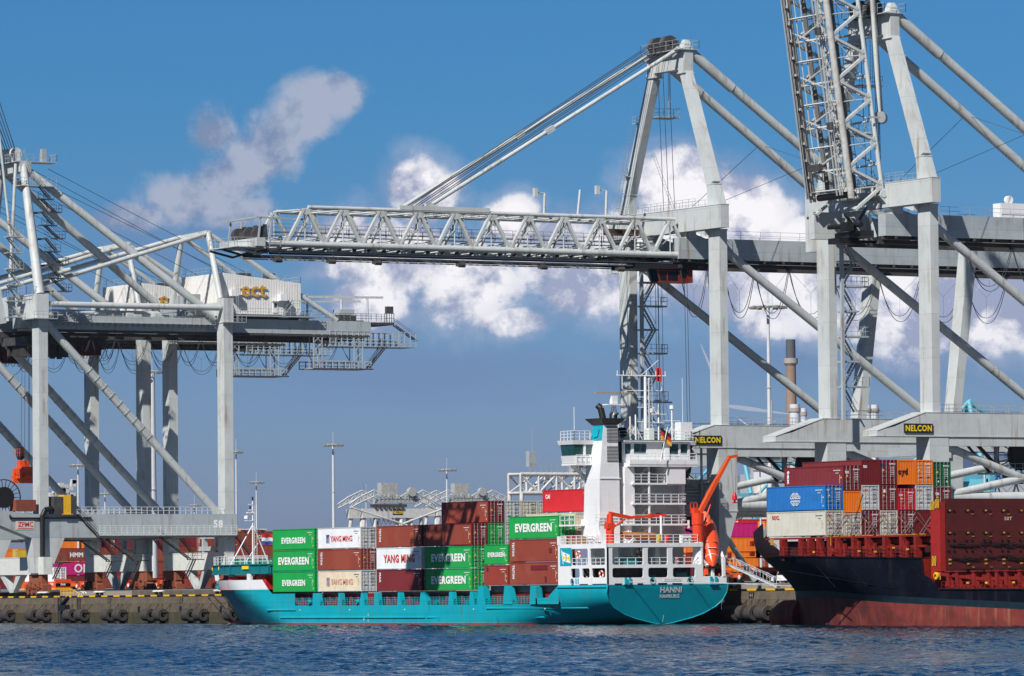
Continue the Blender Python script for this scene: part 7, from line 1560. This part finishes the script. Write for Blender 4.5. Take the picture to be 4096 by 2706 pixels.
# high mast lamps
def mast(u, v, Y, lab, ring=2.8, r0=.42, dr=0):
    x = XU(u, v, Y); D = Vector((x-CAM.x, Y-CAM.y)).length; top = PD(u, v, D); z = top.z
    t = empty('lamp_mast', (x, Y, 5.6), lab, 'lamp mast', 'high lamp masts in the container yard')
    b = MB(); b.tube((x, Y, 5.5), (x, Y, z), r0, 12, r0*.55); b.tube((x, Y, z), (x, Y, z+2.6), .05, 4)
    for zz in (15, 25, 35): 
        if zz < z: b.tube((x, Y, zz), (x, Y, zz+.08), r0*1.03, 12)
    b.build('pole', mat('mast_steel', (.55, .57, .58), .5, var=.06), t)
    b = MB(); b.rings([[(x+rr*math.cos(2*math.pi*i/16), Y+rr*math.sin(2*math.pi*i/16), z+h_) for i in range(16)] for rr, h_ in ((ring*.75, 0), (ring*.75, .15), (ring*.68, .15), (ring*.68, 0), (ring*.75, 0))])
    for i in range(4): a = math.pi*i/4; b.tube((x-ring*math.cos(a), Y-ring*math.sin(a), z+.1), (x+ring*math.cos(a), Y+ring*math.sin(a), z+.1), .06, 4)
    b.build('lamp_ring', RAIL, t)
    b = MB()
    for i in range(12): a = 2*math.pi*i/12; c = (x+ring*.9*math.cos(a), Y+ring*.9*math.sin(a), z-.05); b.box(c[0]-.35, c[1]-.3, c[2]-.28, c[0]+.35, c[1]+.3, c[2]+.05); b.cut()
    b.build_each('floodlight', mat('lamp_housing', (.22, .20, .17), .6), t)
for a in ((608, 1488, 100, 'thick lamp mast between the two shaded landside crane legs', 2.6, .95), (3072, 1228, 80, 'tall lamp mast rising in front of the far brick chimney', 2.8, .42), (1332, 1780, 150, 'lamp mast standing alone in the open sky left of centre', 2.0, .38), (1025, 1930, 220, 'slim lamp mast right behind the foremast', 1.7, .25), (1787, 1880, 220, 'slim lamp mast between the two old gantries', 2.0, .3), (312, 1862, 150, 'lamp mast left of the near crane legs', 2.0, .3), (420, 1976, 240, 'distant lamp mast under the crane diagonals', 2.0, .3), (777, 2022, 260, 'distant small lamp mast left of the crane number', 1.6, .25), (944, 1808, 130, 'lamp head peeping out right of the numbered crane leg', 1.2, .25), (1464, 1980, 260, 'distant slim lamp mast left of the old gantry', 1.6, .2), (3937, 1850, 180, 'slim lamp mast under the right crane portal', 1.6, .25), (3040, 1880, 120, 'slim mast with cameras beside the red and white mast', .8, .2)): mast(*a)
# old lattice gantries in the yard
OLD = mat('old_gantry_paint', (.60, .60, .57), .55, var=.08, dirt=.45, dcol=(.33, .2, .12), streak=.5)
def gantry(u0, Y, lab, z1=19.6, zb=None, sign=True):
    x = XU(u0, 2030, Y); t = empty('yard_gantry_crane', (x, Y, 6), lab, 'gantry crane', 'old lattice gantries in the yard'); k = 1.0; w_ = 15.5
    b = MB()
    for dx in (0, -6): b.box(x+dx-.6, Y, z1-2.0, x+dx+.6, Y+w_, z1)
    b.build('main_beam', OLD, t)
    b = MB()
    for dx in (0, -6):
        for y, s in ((Y+.8, -1), (Y+w_-.8, 1)): b.tube((x+dx, y, z1-2), (x+dx-1.5, y+s*1.4, 6), .42, 8); b.tube((x+dx, y-s*2.6, z1-2), (x+dx+1.5, y-s*1.2, 6), .42, 8)
    b.tube((x, Y+9.8, z1-2), (x+2.5, Y+8.0, 6), .5, 8); b.build('leg', OLD, t)
    b = MB()
    for dx in (.4, -5):
        for s in (-1, 1):
            c = Y+w_*.58; top = [(c+s*3.2, z1+2.6), (c+s*6.0, z1+4.0), (c+s*9.4, z1+2.6), (c+s*12.2, z1+.9)]; bot = [(c+s*3.2, z1+1.0), (c+s*6.2, z1+2.6), (c+s*9.2, z1+1.4), (c+s*12.0, z1+.1)]
            for P_ in (top, bot):
                for (a, c_), (d_, e_) in zip(P_[:-1], P_[1:]): b.tube((x+dx, a, c_), (x+dx, d_, e_), .16, 5)
            for i in range(len(top)-1):
                for f0, f1 in ((0, .5), (.5, 1)):
                    L0 = (top[i][0]*(1-f0)+top[i+1][0]*f0, top[i][1]*(1-f0)+top[i+1][1]*f0); B0 = (bot[i][0]*(1-f1)+bot[i+1][0]*f1, bot[i][1]*(1-f1)+bot[i+1][1]*f1); B1 = (bot[i][0]*(1-f0)+bot[i+1][0]*f0, bot[i][1]*(1-f0)+bot[i+1][1]*f0)
                    b.tube((x+dx, *L0), (x+dx, *B0), .09, 4); b.tube((x+dx, *L0), (x+dx, *B1), .09, 4)
    b.tube((x+.5, Y+w_*.58-12, z1+.3), (x+.5, Y+w_*.58+2, z1-3.6), .22, 6); b.tube((x+.5, Y+w_*.58+12, z1+.3), (x+.5, Y+w_*.58, z1-3.6), .22, 6); b.build('lattice_arm', OLD, t)
    b = MB(); c = Y+w_*.58
    b.box(x-3, c-3.3, z1+2.9, x-1.2, c+.6, z1+5.6); b.lathe((x+.8, c+3.0, z1+3.6), [(0, -.5), (1.0, -.5), (1.0, .5), (0, .5)], 14, 'x'); b.box(x-2, c-5, z1+1.2, x+.6, c+5, z1+2.0)
    for i in range(9): b.box(x-.2, c-4.5+i*1.05, z1+1.9, x+.6, c-4+i*1.05, z1+2.6+(i*37 % 5)*.18)
    b.rail([(x+.9, c-6, z1+2), (x+.9, c+6, z1+2)], 1.1, 1, .04); b.build('machinery', mat('weathered_machinery', (.38, .39, .38), .6, var=.3, vs=3, dirt=.4), t)
    b = MB(); b.box(x-.5, c-6.5, z1+.3, x+.5, c+2, z1+.95)
    for i in range(7): b.box(x+.2, c-6+i*1.1, z1-.1, x+.9, c-5.5+i*1.1, z1+.6)
    b.box(x-1, c-2.5, z1-4.6, x+1, c+5.5, z1-4.2)
    for i in range(6): b.path([(x+.3, Y+2+i*1.1+1.1*q_/6, z1-2-1.4*(1-(q_/3-1)**2)) for q_ in range(7)], .06, 4)
    b.build('trolley', CRD, t)
    b = MB(); b.box(x-1, c-4.5, z1-4.9, x+1, c+5.8, z1-4.6); b.box(x-.6, c-3, z1-5.9, x+.6, c-1.4, z1-4.2); b.build('spreader_frame', mat('spreader_orange', (.75, .14, .05), .5), t)
    if sign:
        b = MB(); b.box(x+.62, c-1.6, z1-1.35, x+.66, c+.9, z1-.2); s_ = b.build('name_board', BLACK, t); b = MB(); letter(b, 'NELCON', (x+.68, c-1.5, z1-1.15), (0, 1, 0), (0, 0, 1), 2.3, .7, .03); b.build('lettering', SIGNY, s_)
gantry(1445, 185, 'old white lattice gantry with a yellow lettered board above the brown containers', z1=22.6)
gantry(1745, 250, 'second old lattice gantry, mostly hidden behind the highest brown container', z1=24.5, sign=False)
def truss_gantry(u0, Y, lab):
    x = XU(u0, 1930, Y); t = empty('yard_gantry_crane', (x, Y, 6), lab, 'gantry crane', 'old lattice gantries in the yard'); z0, z1 = 23.2, 26.8; n = 6; w_ = 24.0
    b = MB()
    for dx in (0, 4.6):
        for zz in (z0, z1): b.tube((x+dx, Y, zz), (x+dx, Y+w_, zz), .36, 8)
        for i in range(n+1): y = Y+w_*i/n; b.tube((x+dx, y, z0), (x+dx, y, z1), .26, 6)
        for i in range(n): y = Y+w_*i/n; y2 = Y+w_*(i+1)/n; b.tube((x+dx, y, z1 if i % 2 == 0 else z0), (x+dx, y2, z0 if i % 2 == 0 else z1), .24, 6)
    for i in range(n+1): y = Y+w_*i/n; b.tube((x, y, z1), (x+4.6, y, z1), .2, 6); b.tube((x, y, z0), (x+4.6, y, z0), .2, 6); b.tube((x, y, z0), (x+4.6, min(Y+w_, y+3), z1), .18, 6)
    b.build('truss', OLD, t)
    b = MB()
    for dx in (0, 4.6):
        for y in (Y+.2, Y+w_-.4): b.tube((x+dx, y, z0), (x+dx, y-.6, 6), .42, 8)
    b.tube((x+4.6, Y+7, z0), (x+4.6, Y+11, 6), .3, 8); b.tube((x+4.6, Y+12, z0), (x+4.6, Y+8, 6), .3, 8); b.build('leg', OLD, t)
    b = MB(); b.rail([(x+4.8, Y+2, z1+.4), (x+4.8, Y+20, z1+.4)], 1.6, 1.2, .06); b.rail([(x+4.8, Y+11, z1+3.4), (x+4.8, Y+20, z1+3.4)], 1.6, 1.2, .06); b.box(x+3.6, Y+1.8, z1+1.4, x+4.8, Y+3.4, z1+4.4); b.tube((x+4, Y+3, z1+4), (x+4, Y+3, z1+9), .05, 4); b.build('walkway', RAIL, t)
    b = MB()
    for i in range(12): y = Y+12+i*.75; b.box(x+2.5, y, z1+.4+(i*29 % 7)*.2, x+4.4, y+.5, z1+2.2+(i*53 % 9)*.28)
    for i in range(4): b.lathe((x+4.4, Y+12.8+i*2.0, z1+2.6), [(0, -.4), (.8, -.4), (.8, .4), (0, .4)], 12, 'x')
    b.box(x+1, Y+17.5, z1+4.5, x+4, Y+21, z1+8.0); b.build('machinery', MATS['weathered_machinery'], t)
    b = MB(); b.box(x+4.95, Y+13.0, z0+1.0, x+5.0, Y+15.8, z0+2.6); s_ = b.build('number_board', RAIL, t); b = MB(); letter(b, '241', (x+5.02, Y+13.3, z0+1.25), (0, 1, 0), (0, 0, 1), 2.2, 1.1, .03); b.build('lettering', WTXT, s_)
truss_gantry(2034, 150, 'tall white tubular truss gantry with the number 241 behind the bright red container')
# small far jibs and equipment at the yard's far side, left
t = empty('yard_machinery', (XU(230, 2000, 170), 170, 6), 'light grey stacking machine top left of the near crane column', 'machine'); b = MB(); x = XU(190, 1990, 170); rq = random.Random(11)
for i in range(26): a_, c_ = rq.random(), rq.random(); b.box(x, 170+a_*6, 25+c_*6, x+1, 170+a_*6+1.2, 25+c_*6+.9)
b.rail([(x, 170, 26), (x, 177, 26)], 1.5, 1, .08); b.box(x, 170, 6, x+1.2, 171, 27); b.build('frame', OLD, t)
# distant things
def far(u0, u1, v0, v1, D, depth, name, mt, lab, cat, win=False):
    p = PD(u0, v0, D); q = PD(u1, v0, D); base = 4; w_ = (q-p).length; k = _R; f_ = Vector((-math.sin(YAW), math.cos(YAW), 0)); z1 = p.z
    t = empty(name, (p.x, p.y, base), lab, cat); b = MB()
    A = [p.copy(), q.copy(), q+f_*depth, p+f_*depth]; B_ = [Vector((a.x, a.y, base)) for a in A]; Tt = [Vector((a.x, a.y, z1)) for a in A]; b.hexa([tuple(v) for v in B_], [tuple(v) for v in Tt]); b.build('wall', mt, t)
    b = MB(); n = max(3, int(w_/6))
    for i in range(n):
        c = p.lerp(q, (i+.3)/n)-f_*.2; d_ = p.lerp(q, (i+.6)/n)-f_*.2; z = z1-(z1-base)*.25
        b.add([(c.x, c.y, z), (d_.x, d_.y, z), (d_.x, d_.y, z+(z1-base)*.06), (c.x, c.y, z+(z1-base)*.06)], [(0, 1, 2, 3)])
    b.build('window_band', mat('far_window', (.10, .13, .17), .4), t)
    b = MB(); c = p.lerp(q, .3)+f_*depth*.3; b.box(c.x-w_*.1, c.y-2, z1, c.x+w_*.06, c.y+2, z1+(z1-base)*.12); b.build('roof_plant', mt, t); return t
FARG = mat('far_grey_cladding', (.27, .29, .32), .7, var=.04); FARW = mat('far_white_cladding', (.55, .57, .60), .7, var=.04); FAR_HAZE = mat('far_painted_haze', (.045, .075, .16), .7, var=.08); FAR_HAZE_PALE = mat('far_paler_painted_haze', (.10, .14, .22), .7, var=.08)  # both blues are distance haze painted into the wall colour
far(2960, 3300, 1899, 2060, 2400, 120, 'factory_hall', FARG, 'large grey hall beyond the yard, right of the crane column', 'building')
far(3014, 3076, 1863, 2060, 2390, 30, 'factory_block', FARW, 'small white block rising above the grey hall', 'building')
far(3850, 4300, 1777, 2060, 2900, 150, 'power_station', FAR_HAZE, 'power station block at the right edge, haze painted into its blue', 'building')
far(3905, 4300, 1835, 2060, 2880, 40, 'power_station_annex', FAR_HAZE_PALE, 'paler annex in front of the power station block, haze painted into its blue', 'building')
far(3830, 4300, 1880, 2060, 2860, 40, 'warehouse', FARG, 'long low warehouse behind the light blue cranes', 'building')
def stackc(u, w0, v_top, D, lab, mt, r_ratio=1.12, cap=True, v_base=2360, cat='chimney', gname=None):
    c = PD(u, v_top, D); s = D/F_PX*1.0; r = w0*s/2; zt = c.z; zb = 4
    t = empty('chimney' if cat == 'chimney' else 'silo', (c.x, c.y, 4), lab, cat); h = zt-zb
    b = MB(); b.lathe((c.x, c.y, zb), [(r*r_ratio*1.08, 0), (r*r_ratio, h*.55), (r*1.0, h*.91)], 24); b.build('shaft', mt, t)
    b = MB(); b.lathe((c.x, c.y, zb), [(r*.98, h*.905), (r*.95, h), (r*.8, h), (r*.8, h*.99), (0, h*.99)], 24); b.build('rim', mat('soot_dark', (.085, .085, .095), .8) if cap else mt, t)
    b = MB(); b.lathe((c.x, c.y, zb), [(r, h*.895), (r*1.42, h*.905), (r*1.42, h*.925), (r, h*.925)], 24) if cap else b.lathe((c.x, c.y, zb), [(r, h*.955), (r*1.15, h*.96), (r*1.15, h*.98), (r, h*.98)], 20); b.build('gallery', mat('far_concrete', (.34, .30, .27), .8), t)
    return t
stackc(3162, 40, 1359, 3700, 'tall brown chimney with a dark top beyond the yard', mat('chimney_concrete', (.28, .185, .13), .85, var=.1, vs=.05, streak=.7, scol=(.15, .10, .08)))
stackc(3178, 42, 1618, 3500, 'white steel stack in front of the tall brown chimney', FARW, 1.0, False); stackc(3214, 24, 1634, 3520, 'narrower white steel stack right of the tall brown chimney', FARW, 1.0, False)
stackc(3468, 30, 1620, 3500, 'left one of the two short white stacks seen between crane legs', FARW, 1.0, False); stackc(3498, 32, 1620, 3520, 'right one of the two short white stacks seen between crane legs', FARW, 1.0, False)
# red and white mast
t = empty('striped_mast', (XU(3083, 1900, 110), 110, 5.7), 'mast painted red and white seen left of the blue container', 'mast'); x = XU(3083, 1900, 110)
b = MB(); b.tube((x, 110, 5.6), (x, 110, 16.5), .55, 12, .52); b.tube((x, 110, 22.5), (x, 110, 35), .48, 12, .4); b.build('white_section', WTXT, t)
b = MB(); b.tube((x, 110, 16.5), (x, 110, 22.5), .52, 12, .48); b.build('red_section', mat('mast_red', (.45, .07, .05), .5), t)
# wind turbines
def turbine(u, v, D, blades, lab, mt, k=1.0):
    c = PD(u, v, D); t = empty('wind_turbine', (c.x, c.y, 4), lab, 'wind turbine'); f_ = Vector((-math.sin(YAW), math.cos(YAW), 0))
    b = MB(); b.tube((c.x, c.y, 4), (c.x, c.y, c.z), 2.2, 12, 1.4); b.build('tower', mt, t)
    b = MB(); b.beam(c-f_*3, c+f_*4, 2.6, 2.8); b.build('nacelle', mt, t)
    for a in blades: d_ = _R*math.cos(R(a))+Vector((0, 0, 1))*math.sin(R(a)); b = MB(); b.beam(c-f_*3.4+d_*1.5*k, c-f_*3.4+d_*12*k, 2.0*k, .6, 3.2*k, .7, ref=f_); b.beam(c-f_*3.4+d_*12*k, c-f_*3.4+d_*46*k, 3.2*k, .6, .5*k, .2, ref=f_); b.build('blade', mt, t)
turbine(2905, 1625, 3600, (112, 232, 352), 'distant wind turbine whose blade shows left of the crane column', FAR_HAZE if 0 else mat('turbine_grey', (.30, .34, .42), .5)); turbine(3018, 1722, 5200, (24, 144, 264), 'far wind turbine with one blade tip showing above the portal', FARW, .5)
turbine(1510, 2080, 6000, (112, 232, 352), 'thin distant turbine blade at the left of the old gantry', mat('turbine_dark', (.12, .15, .22), .5))
# light blue cranes of the next terminal
SKYB = mat('light_blue_paint', (.13, .42, .52), .5, var=.05)
def bluecrane(u, Y, lab, word=None):
    x = XU(u, 1930, Y); t = empty('blue_quay_crane', (x, Y, 6), lab, 'crane', 'light blue cranes beyond the yard')
    b = MB(); b.box(x-1, Y-20, 31.5, x+1, Y+60, 34.2); b.build('girder', SKYB, t)
    b = MB()
    for y in (Y, Y+30):
        for dx in (-9, 9): b.box(x+dx-.8, y-.8, 6, x+dx+.8, y+.8, 33)
    b.box(x-9, Y-.8, 30, x+9, Y+.8, 32); b.build('leg', SKYB, t)
    b = MB(); b.tube((x, Y, 52), (x, Y+30, 34), .7, 8); b.tube((x, Y, 52), (x, Y-20, 34), .5, 8); b.tube((x-6, Y, 34), (x, Y, 52), .7, 8); b.tube((x+6, Y, 34), (x, Y, 52), .7, 8); b.tube((x, Y+18, 44), (x, Y+42, 34), .6, 8); b.build('frame_tube', SKYB, t)
    b = MB(); b.box(x-4, Y+22, 34.2, x+3, Y+36, 40); b.build('machinery_house', FARW, t)
    if word: b = MB(); letter(b, word, (x+1.05, Y+4, 32.0), (0, 1, 0), (0, 0, 1), 14, 1.8, .03); b.build('lettering', NTXT, t)
    festoon(t, x+.6, 31.4, [Y-16+i*6 for i in range(10)], 5.0, r=.18)
bluecrane(3880, 420, 'light blue quay crane with dark lettering under the right grey portal', 'TERMINAL'); bluecrane(2960, 520, 'light blue crane parts between the grey column and the dark bow'); bluecrane(3240, 560, 'light blue crane behind the dark ship bow')
t = empty('tank_dome', tuple(PD(3065, 1950, 2300)), 'round cream dome left of the blue container', 'dome'); c = PD(3062, 1995, 2300); b = MB(); b.lathe((c.x, c.y, 4), [(5.5, 0), (5.5, c.z-4), (5.2, c.z-1), (4, c.z+1.5), (2, c.z+2.8), (0, c.z+3.2)], 20); b.build('shell', mat('cream_dome', (.55, .50, .38), .7), t)
# ---- air between the camera and the far shore
hz = bpy.data.materials.new('haze_air'); hz.use_nodes = True; t_ = hz.node_tree; t_.nodes.clear()
pv = t_.nodes.new('ShaderNodeVolumePrincipled'); pv.inputs['Color'].default_value = (.55, .68, .95, 1); pv.inputs['Density'].default_value = .000012; pv.inputs['Anisotropy'].default_value = .2
mo = t_.nodes.new('ShaderNodeOutputMaterial'); t_.links.new(pv.outputs[0], mo.inputs['Volume'])
b = MB(); b.box(-7000, -1600, -3, 5200, 6000, 230); b.build('haze', hz, kind='stuff')
